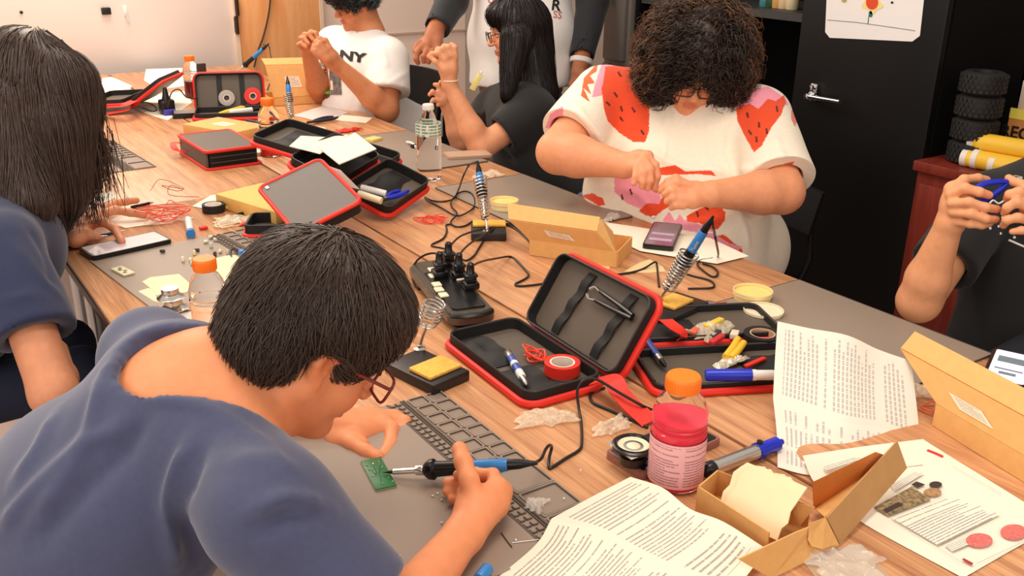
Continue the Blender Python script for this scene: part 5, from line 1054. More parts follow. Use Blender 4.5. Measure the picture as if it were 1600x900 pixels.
# ---- silicone soldering mats
MH = 0.004
def mat_thing(label, M, w, l, cells=True, flip=False):
    """w across, l along; compartments along the far edge: a row of wells, two rows of small slots, grooves"""
    t = thing('soldering_mat', label, 'mat', M=M)
    MB().box((w / 2, l / 2, MH * 0.25), (w, l, MH * 0.5), bev=0.001).build('base', m_grey, t)
    top = MB(); e = 0.006
    if not cells:
        top.box((w / 2, l / 2, MH * 0.75), (w - 0.002, l - 0.002, MH * 0.5), bev=0.001); top.build('work_surface', m_grey, t)
        MB().ring(rrect(w, l, 0.006, cx=w / 2, cy=l / 2), rrect(w - 0.003, l - 0.003, 0.005, cx=w / 2, cy=l / 2), 0.0, MH * 1.15).build('rim', m_groove_shade, t); return t
    X = lambda a: a if not flip else w - a
    c0 = 0.078; wk = w - c0 - 0.036
    top.box((X(wk / 2), l / 2, MH * 0.75), (wk, l, MH * 0.5)); top.build('work_surface', m_grey, t)
    bars = MB(); bars.box((X(wk + 0.002), l / 2, MH * 0.8), (0.0035, l, MH * 0.7)); bars.box((X(w - c0 - 0.001), l / 2, MH * 0.8), (0.0035, l, MH * 0.7)); bars.box((X(w - c0 - 0.006), l / 2, MH * 0.8), (0.0025, l, MH * 0.7))
    bars.build('groove_bar', m_groove_shade, t)
    n = max(int(l / 0.0155), 4)
    slots = MB()
    for r in range(2):
        for i in range(n):
            y = (i + 0.5) * l / n; x = wk + 0.0095 + r * 0.0115
            slots.box((X(x), y - 0.004, MH * 0.8), (0.009, 0.0022, MH * 0.6)); slots.box((X(x - 0.004), y, MH * 0.8), (0.002, 0.009, MH * 0.6))
    q = slots.build('slot_walls', m_groove_shade, t, smooth=False); q['kind'] = 'stuff'
    ny = max(int(round(l / 0.036)), 3); x0 = w - c0 + 0.004; cw = (c0 - 0.006) / 2
    for r in range(2):
        for i in range(ny):
            if i < ny * 0.55:
                a = rrect(cw - 0.0015, l / ny - 0.0015, 0.004, 3, X(x0 + cw * (r + 0.5)), (ny - i - 0.5) * l / ny); b_ = rrect(cw - 0.007, l / ny - 0.007, 0.003, 3, X(x0 + cw * (r + 0.5)), (ny - i - 0.5) * l / ny)
                MB().ring(a, b_, 0.001, MH * 1.2).build('well', m_grey, t)
                MB().ring(b_, [(p[0] * 0.94 + X(x0 + cw * (r + 0.5)) * 0.06, p[1] * 0.94 + (ny - i - 0.5) * l / ny * 0.06) for p in b_], MH * 0.5, MH * 1.1).build('well_wall', m_groove_shade, t)  # dark inner ring paints the shadow inside the well
    l2 = l - math.ceil(ny * 0.55) * l / ny; k = max(int(round(l2 / 0.075)), 1)
    for i in range(k):
        cy_ = (i + 0.5) * l2 / k; a = rrect(2 * cw - 0.0015, l2 / k - 0.0015, 0.004, 3, X(x0 + cw), cy_); b_ = rrect(2 * cw - 0.007, l2 / k - 0.007, 0.003, 3, X(x0 + cw), cy_)
        MB().ring(a, b_, 0.001, MH * 1.2).build('wide_well', m_grey, t); MB().ring(b_, [(p[0] + (0.0015 if p[0] < X(x0 + cw) else -0.0015), p[1] + (0.0015 if p[1] < cy_ else -0.0015)) for p in b_], MH * 0.5, MH * 1.1).build('well_wall', m_groove_shade, t)
    return t
ZM = TOP + 0.0002
aT, aB = at(690, 612, ZM), at(908, 784, ZM); d = (aB - aT).normalized(); lA = 0.50
MA = frame(aT - Vector((0, 0, 0)), -d, z=(0, 0, 1))                          # x runs back along the far edge
oA = aT + d * lA; yv = -d; xv = Vector((yv.y, -yv.x, 0)); wA = 0.31
mat_thing('grey silicone soldering mat with sorting wells under the boy\'s hands', frame(oA - xv * wA, xv, y=yv), wA, lA)
bL, bT = at(140, 409, ZM), at(374, 361, ZM); xb = (bT - bL).normalized(); yb_ = Vector((-xb.y, xb.x, 0)); lB = 0.46
MBm = frame(bL - yb_ * lB, xb, y=yb_); mat_thing('grey soldering mat under the phone and the silver speakers at left', MBm, (bT - bL).length + 0.02, lB)
cR, cL = at(245, 261, ZM), at(115, 279, ZM); xc = (cR - cL).normalized(); yc = Vector((-xc.y, xc.x, 0))
mat_thing('grey soldering mat half hidden by long hair, left of the closed case', frame(cR - xc * 0.36, xc, y=yc), 0.36, 0.48)
pD = at(690, 300, ZM); mat_thing('grey soldering mat beneath the strawberry-shirt person\'s hands', frame(Vector((pD.x, 2.02, ZM)), (1, 0, 0), y=(0, 1, 0)), X1 - pD.x - 0.012, 0.57, cells=False)
mat_thing('grey soldering mat at the right table edge before the person with cutters', frame(Vector((1.50, 0.91, ZM)), (1, 0, 0), y=(0, 1, 0)), X1 - 1.50 - 0.012, 0.50, cells=False)
mat_thing('grey soldering mat at the elbow of the girl with black hair', frame(Vector((1.50, 2.80, ZM)), (1, 0, 0), y=(0, 1, 0)), 0.30, 0.60, cells=False)

# ---- zip cases
def case_half(root, M, L, W, H=0.026, lining=True, straps=False):
    """half of a zip case in its own frame: x along hinge, y away from it, z to the inside"""
    out = rrect(L, W, 0.028, 6, 0, W / 2); ins = lambda s: rrect(L - 2 * s, W - 2 * s, max(0.028 - s, 0.006), 6, 0, W / 2)
    MB().prism(out, 0.0, 0.005, M=M).build('cover', m_kgrey, root)
    mb = MB(); pts = [M @ Vector((x, y, 0.007)) for x, y in out]; mb.tube(pts + [pts[0], pts[1]], 0.0075, n=8, cap=False); mb.build('piping', m_red, root)
    mb = MB(); mb.ring(ins(0.003), ins(0.008), 0.004, H, M=M); g = mb.build('gusset', m_kblk, root)
    zt = MB(); pp = [M @ Vector((x, y, H)) for x, y in ins(0.005)]; zt.tube(pp + [pp[0], pp[1]], 0.0022, n=6, cap=False); zt.build('zipper', mat('zip_teeth', (64, 60, 58), 0.35, 0.4), g)
    if lining: MB().prism(ins(0.0085), 0.0052, 0.0075, M=M).build('lining', m_line, root)
def kit_case(label, x, y, z, yaw, aA, aB, L, W, g=0.02, H=0.026, skip=None):
    ex = Vector((math.cos(yaw), math.sin(yaw), 0)); ey = Vector((-math.sin(yaw), math.cos(yaw), 0)); ez = Vector((0, 0, 1)); o = Vector((x, y, z))
    t = thing('tool_case', label, 'case', o, yaw); inv = (Matrix.Translation(o) @ Matrix.Rotation(yaw, 4, 'Z')).inverted()
    dA = ey * math.cos(aA) + ez * math.sin(aA); dB = -ey * math.cos(aB) + ez * math.sin(aB)
    MA_ = frame(o + ey * g, ex, y=dA); MB_ = frame(o - ey * g, -ex, y=dB)
    case_half(t, inv @ MA_, L, W, H); case_half(t, inv @ MB_, L, W, H)
    sp = MB(); n = 5; vs = []; 
    for i in range(n + 1):
        f = i / n; p = (o + ey * g) * (1 - f) + (o - ey * g) * f
        for s in (-1, 1): vs.append(tuple(inv @ (p + ex * s * (L / 2 - 0.012) + ez * 0.004))); vs.append(tuple(inv @ (p + ex * s * (L / 2 - 0.012) + ez * 0.0005)))
    fs = []
    for i in range(n): a = i * 4; fs += [(a, a + 2, a + 6, a + 4), (a + 1, a + 5, a + 7, a + 3), (a, a + 4, a + 5, a + 1), (a + 2, a + 3, a + 7, a + 6)]
    sp.add(vs, fs).build('spine', m_line, t)
    return t, MA_, MB_, inv
Z0 = TOP + 0.0004
k1, A1, B1, inv1 = kit_case('open tool case at centre with its lid up, red trim, tweezers in the lid', 1.071, 1.377, Z0, 1.526, 0.0, 1.0, 0.318, 0.172, H=0.03)
for sx in (-0.06, 0.075):                                                      # elastic straps in the lid
    mb = MB()
    pts = [B1 @ Vector((sx + 0.02 * (f - 0.5), 0.012 + 0.145 * f, 0.0095 + 0.006 * math.sin(f * math.pi * 3) ** 2)) for f in [i / 12 for i in range(13)]]
    dx = (B1 @ Vector((1, 0, 0)) - B1 @ Vector((0, 0, 0))) * 0.012; nz_ = (B1 @ Vector((0, 0, 1)) - B1 @ Vector((0, 0, 0))) * 0.0015
    vs = []; fs = []
    for p in pts: vs += [inv1 @ (p - dx), inv1 @ (p + dx), inv1 @ (p + dx + nz_), inv1 @ (p - dx + nz_)]
    for i in range(12):
        for k in range(4): fs.append((i * 4 + k, i * 4 + (k + 1) % 4, i * 4 + 4 + (k + 1) % 4, i * 4 + 4 + k))
    mb.add(vs, fs).build('elastic_strap', m_kblk, k1)
# (soft pockets are sewn in below, after the sheet helper)
# red carrying strap
def ribbon(name, pts, w, m, parent=None, up=(0, 0, 1), th=0.0016, tw=None):
    P = smooth_path(pts, 6); vs = []; fs = []
    for i, p in enumerate(P):
        t = (P[min(i + 1, len(P) - 1)] - P[max(i - 1, 0)]).normalized(); u_ = Vector(up); 
        if tw: u_ = Matrix.Rotation(tw * i / len(P), 3, t) @ u_
        s_ = t.cross(u_).normalized() * w / 2; n_ = s_.cross(t).normalized() * th
        vs += [p - s_, p + s_, p + s_ + n_, p - s_ + n_]
    for i in range(len(P) - 1):
        for k in range(4): fs.append((i * 4 + k, i * 4 + (k + 1) % 4, i * 4 + 4 + (k + 1) % 4, i * 4 + 4 + k))
    fs += [(3, 2, 1, 0), tuple(len(vs) - 4 + k for k in range(4))]
    return MB().add(vs, fs).build(name, m, parent)
o = ribbon('carry_strap', [inv1 @ at(930, 596, 0.765), inv1 @ at(955, 592, 0.785), inv1 @ at(968, 612, 0.772), inv1 @ at(985, 632, 0.758), inv1 @ at(1016, 660, 0.746)], 0.036, m_red, k1, up=(0.35, 0.2, 1))
k2, A2, B2, inv2 = kit_case('open tool case lying flat with tape roll and blue marker, right of the raised lid', 1.33, 1.235, Z0, -0.437, 0.0, 0.0, 0.345, 0.168, H=0.022)
ribbon('carry_strap', [inv2 @ at(1040, 500, 0.775), inv2 @ at(1055, 512, 0.785), inv2 @ at(1068, 522, 0.778), inv2 @ at(1062, 530, 0.765)], 0.03, m_red, k2)
def kit_px(label, On, Hn, N, Rc, L, H=0.032):
    """case resting on a slope: near ends of the outer edge, hinge and other edge, and the far corner (pixel x, y, height)"""
    on, hn, n, rc = [at(px, py, z) for px, py, z in (On, Hn, N, Rc)]; xd = (rc - n).normalized(); o = Vector((hn.x, hn.y, TOP + 0.0004))
    t = thing('tool_case', label, 'case', o); inv = Matrix.Translation(o).inverted(); mid = hn + xd * L / 2
    dB, dA = (n - hn), (on - hn); MB_ = frame(mid + dB.normalized() * 0.008, -xd, y=dB); MA_ = frame(mid + dA.normalized() * 0.008, xd, y=dA)
    case_half(t, inv @ MA_, L, dA.length, H); case_half(t, inv @ MB_, L, dB.length, H); return t, MA_, MB_, inv
k3, A3, B3, inv3 = kit_px('open tool case with blue cutters inside, left of the blue iron on its stand', (444, 266, 0.86), (528, 303, 0.805), (606, 338, 0.752), (684, 283, 0.785), 0.25, H=0.036)
k4, A4, B4, inv4 = kit_px('open tool case full of white papers behind the water bottle', (411, 221, 0.87), (482, 256, 0.83), (560, 292, 0.79), (628, 250, 0.81), 0.22)
k7, A7, B7, inv7 = kit_case('far open tool case standing with two tape rolls in its lid', 1.319, 4.122, Z0, 2.789, 0.0, 1.25, 0.285, 0.165, H=0.03)
for sx in (-0.04, 0.055): MB().box((sx, 0.085, 0.0095), (0.022, 0.14, 0.002), M=inv7 @ B7).build('elastic_strap', m_kblk, k7)
# case at far left, part hidden by the hair
p8 = at(205, 172, TOP); k8, A8, B8, inv8 = kit_case('far left open tool case with a white oval in its tilted half', 1.02, 4.42, TOP + 0.03, 0.95, -0.06, 0.62, 0.27, 0.17, H=0.028)
MB().lathe([(0, 0), (0.022, 0), (0.022, 0.003), (0, 0.003)], M=inv8 @ B8 @ Matrix.Translation((-0.06, 0.1, 0.012)), n=18).build('oval_sticker', m_cap, k8)
for q in range(3): MB().tube([inv8 @ (B8 @ Vector((-0.02 + 0.05 * q, 0.03, 0.02))), inv8 @ (B8 @ Vector((-0.01 + 0.05 * q, 0.14, 0.022)))], 0.003).build('elastic_strap', mat('strap_grey', (150, 140, 134), 0.6), k8)
o = ribbon('carry_strap', [inv8 @ at(166, 168, 0.78), inv8 @ at(190, 166, 0.80), inv8 @ at(210, 158, 0.80), inv8 @ at(205, 170, 0.76), inv8 @ at(168, 178, 0.745)], 0.04, m_red, k8)
# small case behind the boy's head: lid leaning, lower half on the table
lp_ = at(404, 296, 0.862); lid = frame(lp_, at(475, 380, 0.80) - lp_, y=at(492, 312, 0.862) - lp_)
k6 = thing('tool_case', "small tool case with leaning grey lid behind the boy's black hair", 'case', Vector((0.93, 2.42, TOP + 0.0004)))
i6 = Matrix.Translation((0.93, 2.42, TOP + 0.0004)).inverted()
Lk = 0.185; LW = 0.27; MK = i6 @ lid @ Matrix.Translation((LW / 2, 0, 0))
out = rrect(LW, Lk, 0.02, 6, 0, Lk / 2)
MB().prism(out, 0.0, 0.005, M=MK).build('lid_cover', m_kgrey, k6)
mb = MB(); pts = [MK @ Vector((x, y, 0.003)) for x, y in out]; mb.tube(pts + [pts[0], pts[1]], 0.006, n=8, cap=False); mb.build('piping', m_red, k6)
MB().ring(rrect(LW - 0.006, Lk - 0.006, 0.018, 6, 0, Lk / 2), rrect(LW - 0.018, Lk - 0.018, 0.012, 6, 0, Lk / 2), -0.030, 0.0, M=MK).build('gusset', m_kblk, k6)
MB().box((-0.115, 0.02, 0.0062), (0.014, 0.008, 0.0015), M=MK).build('zip_pull', m_silver, k6)
ribbon('carry_strap', [i6 @ at(512, 326, 0.79), i6 @ at(530, 331, 0.79), i6 @ at(546, 328, 0.785)], 0.03, m_red, k6)
pl = at(425, 362, TOP); MQ = i6 @ frame(pl + Vector((0.02, 0, 0.0)), (0.86, -0.5, 0), z=(0, 0, 1))
MB().prism(rrect(0.17, 0.13, 0.02), 0, 0.005, M=MQ).build('base_cover', m_kgrey, k6); pts = [MQ @ Vector((x, y, 0.005)) for x, y in rrect(0.17, 0.13, 0.02)]; MB().tube(pts + [pts[0], pts[1]], 0.006, n=8, cap=False).build('piping', m_red, k6)
MB().ring(rrect(0.164, 0.124, 0.018), rrect(0.152, 0.112, 0.012), 0.004, 0.034, M=MQ).build('gusset', m_kblk, k6)
# closed case
Mc, xl, yl = slab_m((325, 267), (393, 258), (248, 236), Z0); a0 = at(325, 267, Z0); ex = (at(393, 258, Z0) - a0).normalized()
ey = Vector((-ex.y, ex.x, 0)); w5, l5, h5 = 0.185, 0.30, 0.066
M5 = frame(a0, ex, y=ey); k5 = thing('tool_case', 'closed grey zip case with red piping beside the flat cardboard box', 'case', M=M5)
for z in (0.0, h5 - 0.006):
    MB().prism(rrect(w5, l5, 0.012, 5, w5 / 2, l5 / 2), z, z + 0.006).build('cover', m_kgrey, k5)
    pts = [Vector((x, y, z + 0.003)) for x, y in rrect(w5 + 0.002, l5 + 0.002, 0.012, 5, w5 / 2, l5 / 2)]; MB().tube(pts + [pts[0], pts[1]], 0.0062, n=8, cap=False).build('piping', m_red, k5)
MB().prism(rrect(w5 - 0.014, l5 - 0.012, 0.012, 5, w5 / 2 + 0.002, l5 / 2), 0.006, h5 - 0.006).build('gusset', m_kblk, k5)
MB().box((0.003, l5 / 2, h5 / 2), (0.010, l5 - 0.014, h5 - 0.004), bev=0.004).build('spine', m_kgrey, k5)
for z in (0.024, 0.042): MB().tube([(0.012, -0.001, z), (w5 - 0.012, -0.001, z)], 0.0022, n=6).build('zipper', mat('zip_teeth', (64, 60, 58), 0.35, 0.4), k5)
ribbon('carry_strap', [(0.0, l5 - 0.02, 0.04), (-0.03, l5 - 0.03, 0.045), (-0.034, l5 - 0.07, 0.03), (0.0, l5 - 0.08, 0.02)], 0.022, m_red, k5)

# ---- soldering irons, stands, cords
def iron_parts(t, L=0.215, body=m_blue, text=None):
    """iron along +x from the tip at 0"""
    Q = Matrix.Rotation(math.radians(90), 4, 'Y'); k = L / 0.215
    MB().lathe([(0.0005, 0), (0.0022, 0.010), (0.0035, 0.016), (0.0035, 0.05)], M=Q, n=14).build('tip', m_gun, t)
    MB().lathe([(0.0048, 0.018), (0.0048, 0.054), (0.0075, 0.055), (0.0085, 0.066), (0.006, 0.07)], M=Q, n=16).build('barrel', m_silver, t)
    MB().lathe([(0.006, 0.066), (0.011, 0.07), (0.0155, 0.076), (0.0165, 0.084), (0.0125, 0.088), (0.0115, 0.105), (0.011, 0.125 * k)], M=Q, n=18).build('grip', m_blkp, t)
    b_ = MB().lathe([(0.011, 0.124 * k), (0.0105, 0.15 * k), (0.0098, 0.182 * k), (0.009, 0.184 * k)], M=Q, n=18).build('handle', body, t)
    MB().lathe([(0.0085, 0.182 * k), (0.0078, 0.2 * k), (0.0045, L), (0.0028, L + 0.012)], M=Q, n=14).build('strain_relief', m_blkp, t)
    return b_
def iron(label, tip, end, L=None, text=False, roll=0.0):
    tip, end = Vector(tip), Vector(end); L_ = (end - tip).length if L is None else L
    if text:
        cl = frame(tip, end - tip, z=(0, 0, 1)).inverted() @ CAM_POS; roll = math.atan2(-cl.y, cl.z)
    t = thing('soldering_iron', label, 'soldering iron', M=frame(tip, end - tip, z=(0, 0, 1)) @ Matrix.Rotation(roll, 4, 'X')); b_ = iron_parts(t, L_)
    if text:
        me = text_mesh('Plusivo', 0.0105, 0.0004, bold=0.0002); k = L_ / 0.215
        for v in me.vertices:
            a = (v.co.y - 0.004) / 0.0105; v.co = Vector((0.130 * k + v.co.x * 0.92, 0.0113 * math.sin(a), 0.0113 * math.cos(a)))
        me.materials.append(m_cap); q = link('lettering', me, b_)
    return t
def stand(label, M, coil_dir, coil_len, coil_base=(0.05, 0.05, 0.0), sponge=((0.075, 0.025), (0.05, 0.036)), size=(0.15, 0.085, 0.022), foot_h=0.03, r0=0.011, r1=0.019, turns=13, cone=True):
    """black base with a wet sponge and a wire coil holder on a bracket; M maps the base (x long, y short)"""
    t = thing('iron_stand', label, 'stand', M=M); L, W, H = size
    MB().box((L / 2, W / 2, H / 2), (L, W, H), bev=0.003).build('base', mat('stand_black', (34, 30, 30), 0.4), t)
    (sx, sy), (sw, sh) = sponge
    mb = MB(); mb.box((sx, sy, H + 0.004), (sw, sh, 0.007), bev=0.002); mb.build('sponge', m_spo, t)
    c = Vector(coil_base) + Vector((0, 0, H)); d = Vector(coil_dir).normalized()
    MB().lathe([(0.012, 0), (0.012, 0.003), (0.006, 0.005), (0.006, 0.010), (0, 0.011)], M=Matrix.Translation(c), n=14).build('screw', m_silver, t)
    p1 = c + d * foot_h + Vector((0, 0, 0.006))
    MB().tube([c + Vector((0, 0, 0.008)), c + d * foot_h * 0.5 + Vector((0, 0, 0.010)), p1], 0.0035, n=10).build('bracket', m_silver, t)
    u_ = d.orthogonal().normalized(); w_ = d.cross(u_); pts = []
    N = turns * 14
    for i in range(N + 1):
        f = i / N; a = 2 * math.pi * turns * f; r = (r0 + (r1 - r0) * (f if cone else min(1, f * 3))); pts.append(p1 + d * (coil_len * f) + (u_ * math.cos(a) + w_ * math.sin(a)) * r)
    MB().tube(pts, 0.0020, n=6).build('coil_holder', m_silver, t)
    return t
def cord(owner, pts, r=0.0026):
    P = [p if isinstance(p, Vector) else at(p[0], p[1], TOP + r + 0.0005 + (p[2] if len(p) > 2 else 0.0)) for p in pts]
    bpy.context.view_layer.update(); inv = owner.matrix_world.inverted()
    return MB().tube(smooth_path([inv @ p for p in P], 6), r, n=8).build('power_cord', m_cord, owner)
def std_frame(c0, c1, c2, z=TOP + 0.0004, L=0.15, W=0.085):
    M, xl, yl = slab_m(c0, c1, c2, z); return M
# stand with raised iron, right of the case
S1 = slab_m((1040, 503), (1102, 474), (990, 470), TOP + 0.022)[0]; S1 = Matrix.Translation((0, 0, -0.022)) @ S1
ip = at(1032, 470, TOP + 0.028); endp = None
dirw = (V(1112, 338, 1.985) - ip); loc = S1.inverted().to_3x3() @ dirw.normalized()
lb = S1.inverted() @ ip
s1 = stand('black stand holding an upright blue iron in a wire coil, behind the raised lid', S1, loc, 0.105, (lb.x, lb.y, 0.0), sponge=((0.10, 0.05), (0.075, 0.055)), size=(0.165, 0.09, 0.022), foot_h=0.035, r0=0.013, r1=0.021)
tipw = ip + dirw.normalized() * 0.035
ir1 = iron('blue soldering iron with white lettering, upright in the stand behind the raised lid', tipw, V(1110, 345, 1.985), text=True)
# stand beside the cardboard box with label
S2 = slab_m((735, 378), (786, 378), (735, 345), TOP + 0.0)[0]; S2 = frame(at(736, 377, TOP + 0.0004), at(786, 377, TOP) - at(736, 377, TOP), z=(0, 0, 1))
ip = at(761, 362, TOP + 0.022); dirw = V(746, 255, to_px(ip)[0, 2] + 0.05) - ip; loc = S2.inverted().to_3x3() @ dirw.normalized(); lb = S2.inverted() @ ip
stand('black stand with wire coil and sponge beside the labelled cardboard box', S2, loc, 0.12, (lb.x, lb.y, 0.0), sponge=((0.05, 0.078), (0.09, 0.045)), size=(0.095, 0.10, 0.022), foot_h=0.03)
ir2 = iron('blue soldering iron standing in the coil between the water bottle and the labelled box', ip + dirw.normalized() * 0.03, V(747, 258, to_px(ip)[0, 2] + 0.05))
# empty stand by the boy's head
S3 = slab_m((636, 572), (677, 606), (708, 534), TOP + 0.022)[0]; M3_, x3, y3 = slab_m((677, 603), (735, 578), (637, 572), TOP + 0.022); M3_ = Matrix.Translation((0, 0, -0.022)) @ M3_
ip = at(656, 546, TOP + 0.022); dirw = V(676, 488, to_px(ip)[0, 2] - 0.04) - ip; loc = M3_.inverted().to_3x3() @ dirw.normalized(); lb = M3_.inverted() @ ip
stand("empty iron stand with bright yellow sponge and wire coil beside the boy's glasses", M3_, loc, 0.055, (lb.x, lb.y, 0.0), sponge=((0.048, 0.048), (0.080, 0.060)), size=(0.092, max(abs(y3), 0.14), 0.022), foot_h=0.05, r0=0.013, r1=0.021, turns=7, cone=False)
# far stand
S4 = frame(at(446, 214, TOP + 0.0004), at(482, 206, TOP) - at(446, 214, TOP), z=(0, 0, 1)); ip = at(457, 200, TOP + 0.022); dirw = V(447, 125, to_px(ip)[0, 2] + 0.03) - ip; loc = S4.inverted().to_3x3() @ dirw.normalized(); lb = S4.inverted() @ ip
stand('far iron stand with a pale sponge behind the orange-capped bottle with red dregs', S4, loc, 0.10, (lb.x, lb.y, 0.0), sponge=((0.05, 0.06), (0.085, 0.05)), size=(0.11, 0.10, 0.022), foot_h=0.035)
iron('blue soldering iron upright in the far stand in front of the open labelled box', ip + dirw.normalized() * 0.035, V(449, 124, to_px(ip)[0, 2] + 0.03))
p0, p1 = at(366, 117, TOP + 0.03), V(418, 70, to_px(at(366, 117, TOP + 0.03))[0, 2] - 0.05); ir5 = iron('dark soldering iron slanting up in front of the orange door', p0, p1)
# iron in the boy's hand, and one hidden behind his head
ib = iron("soldering iron with black grip in the boy's right hand", at(598, 738, TOP + 0.012), at(828, 724, TOP + 0.058), L=None)
ir6 = iron("blue-handled soldering iron lying left of the boy's hair", at(432, 432, TOP + 0.012), at(368, 388, TOP + 0.016))
# power strip with plugs
Mp = frame(at(648, 402, TOP + 0.0004), at(722, 503, TOP) - at(648, 402, TOP), z=(0, 0, 1)); e0 = at(700, 395, TOP + 0.05)
a_, b_ = at(668, 402, TOP + 0.045), at(742, 487, TOP + 0.045); dv = (b_ - a_).normalized(); Lp = 0.355; Wp = 0.105
cp_ = (a_ + b_) / 2; Mp = frame(Vector((cp_.x, cp_.y, TOP + 0.0004)), dv, z=(0, 0, 1)); ps = thing('power_strip', 'black power strip with white sockets and four plugs, middle of the table', 'power strip', M=Mp)
MB().prism(rrect(Lp - 0.05, Wp - 0.04, 0.01), 0.0, 0.02).build('foot', m_blkp, ps)
mb = MB(); mb.prism(rrect(Lp, Wp, 0.03), 0.016, 0.030); mb.prism(rrect(Lp - 0.012, Wp - 0.012, 0.026), 0.030, 0.038); mb.build('body', mat('strip_bronze', (88, 78, 66), 0.26, 0.3), ps)
MB().prism(rrect(Lp - 0.12, Wp - 0.03, 0.012, cx=0.03), 0.0382, 0.042).build('socket_panel', m_blkp, ps)
for (x, y) in ((-0.095, -0.012), (-0.055, -0.022), (0.0, -0.03), (0.032, -0.034), (0.066, -0.034), (-0.02, 0.03)):
    MB().box((x, y, 0.044), (0.024, 0.020, 0.005), bev=0.003).build('socket', m_cream, ps)
MB().tube([(Lp / 2 - 0.02, -0.045, 0.033), (Lp / 2 - 0.004, -0.02, 0.034), (Lp / 2 - 0.004, 0.02, 0.034), (Lp / 2 - 0.02, 0.045, 0.033)], 0.007).build('end_trim', m_gun, ps)
plugs = []
for (px, py, lb) in ((687, 428, 'leftmost black plug in the power strip'), (701, 412, 'rearmost black plug in the power strip'), (717, 430, 'third black plug from the left in the power strip'), (735, 446, 'front black plug of the power strip, nearest the raised lid')):
    c = at(px, py, TOP + 0.048); t = thing('power_plug', lb, 'plug', M=frame(Vector((c.x, c.y, TOP + 0.0424)), dv, z=(0, 0, 1)))
    plugs.append(t); MB().box((0, 0, 0.008), (0.036, 0.034, 0.016), bev=0.004).box((0, 0, 0.022), (0.026, 0.024, 0.014), bev=0.004).box((0, 0, 0.031), (0.031, 0.028, 0.007), bev=0.003).build('plug_body', m_blkp, t)
    MB().lathe([(0.012, 0.033), (0.0095, 0.036), (0.0085, 0.056), (0.004, 0.060)], n=12).build('cord_sleeve', m_blkp, t)
# cords
cord(ir2, [V(744, 253, to_px(at(761, 362, TOP + 0.02))[0, 2] + 0.05), V(733, 258, 2.80), V(724, 275, 2.80), at(715, 300, TOP + 0.02), (708, 311), (690, 315), (674, 313), (664, 308), (670, 314), (692, 326), (714, 337), (732, 331, 0.004), (741, 322), (741, 310), (735, 301, 0.004), (725, 299, 0.006), (715, 303, 0.006), (706, 313, 0.006), (705, 322), (714, 334, 0.008), (704, 347), (712, 354), (726, 353), (738, 346)])
cord(plugs[0], [(687, 404, 0.075), (682, 396, 0.08), (668, 397, 0.07), (655, 404, 0.05), (646, 416, 0.03), (644, 430, 0.0), (648, 446, 0.0), (655, 452, 0.0)])
cord(plugs[1], [(701, 392, 0.07), (704, 384, 0.075), (718, 370, 0.05), (738, 362, 0.04), (756, 358, 0.03), (776, 354, 0.012), (792, 352), (806, 358), (822, 372), (838, 392)])
cord(plugs[1], [(706, 350), (697, 352), (698, 361), (692, 373), (674, 383), (688, 387), (704, 391), (716, 400), (728, 407), (740, 400), (748, 388), (758, 372)])
cord(plugs[2], [(717, 406, 0.07), (721, 394, 0.075), (734, 381, 0.055), (752, 369, 0.045), (772, 357, 0.02), (790, 350, 0.01), (800, 351), (815, 361)])
cord(plugs[3], [(735, 422, 0.07), (741, 414, 0.075), (755, 408, 0.05), (775, 404, 0.02), (797, 401), (808, 408), (822, 423), (826, 430), (820, 436), (805, 444), (815, 447), (850, 443), (870, 438)])
cord(ir1, [V(1113, 339, 1.985), V(1114, 352, 1.99), V(1119, 378, 2.0), at(1122, 400, TOP + 0.01), (1112, 404), (1094, 407), (1090, 414), (1100, 424), (1112, 432), (1120, 431), (1121, 424), (1112, 416), (1098, 412)])
cord(ir1, [(955, 430), (985, 426), (1005, 420), (1022, 410, 0.01), (1026, 412), (1028, 430), (1030, 448)])
cord(ir1, [(1040, 448, 0.0), (1062, 428), (1085, 432), (1108, 438), (1116, 445), (1110, 450), (1075, 451)])
cord(ib, [at(829, 724, TOP + 0.058), (838, 722, 0.045), (846, 716, 0.04), (852, 703, 0.04), (858, 696, 0.035), (862, 699, 0.02), (858, 716, 0.005), (858, 731), (866, 728), (884, 716), (905, 703), (909, 690), (908, 660), (904, 635, 0.008), (902, 612, 0.03), (908, 598, 0.045), (920, 592, 0.05), (935, 594, 0.05), (965, 612, 0.035), (1000, 632, 0.02), (1018, 640, 0.005)])
cord(ib, [(1012, 668), (985, 655), (950, 640), (928, 630), (922, 620), (927, 612), (945, 606)])
cord(ir6, [at(368, 388, TOP + 0.016), (361, 391, 0.01), (363, 405), (375, 416), (388, 423)])
cord(ir5, [V(411, 70, 4.95), V(420, 72, 4.95), V(422, 82, 4.95), V(424, 95, 4.9), at(424, 120, TOP + 0.01), (418, 140)])

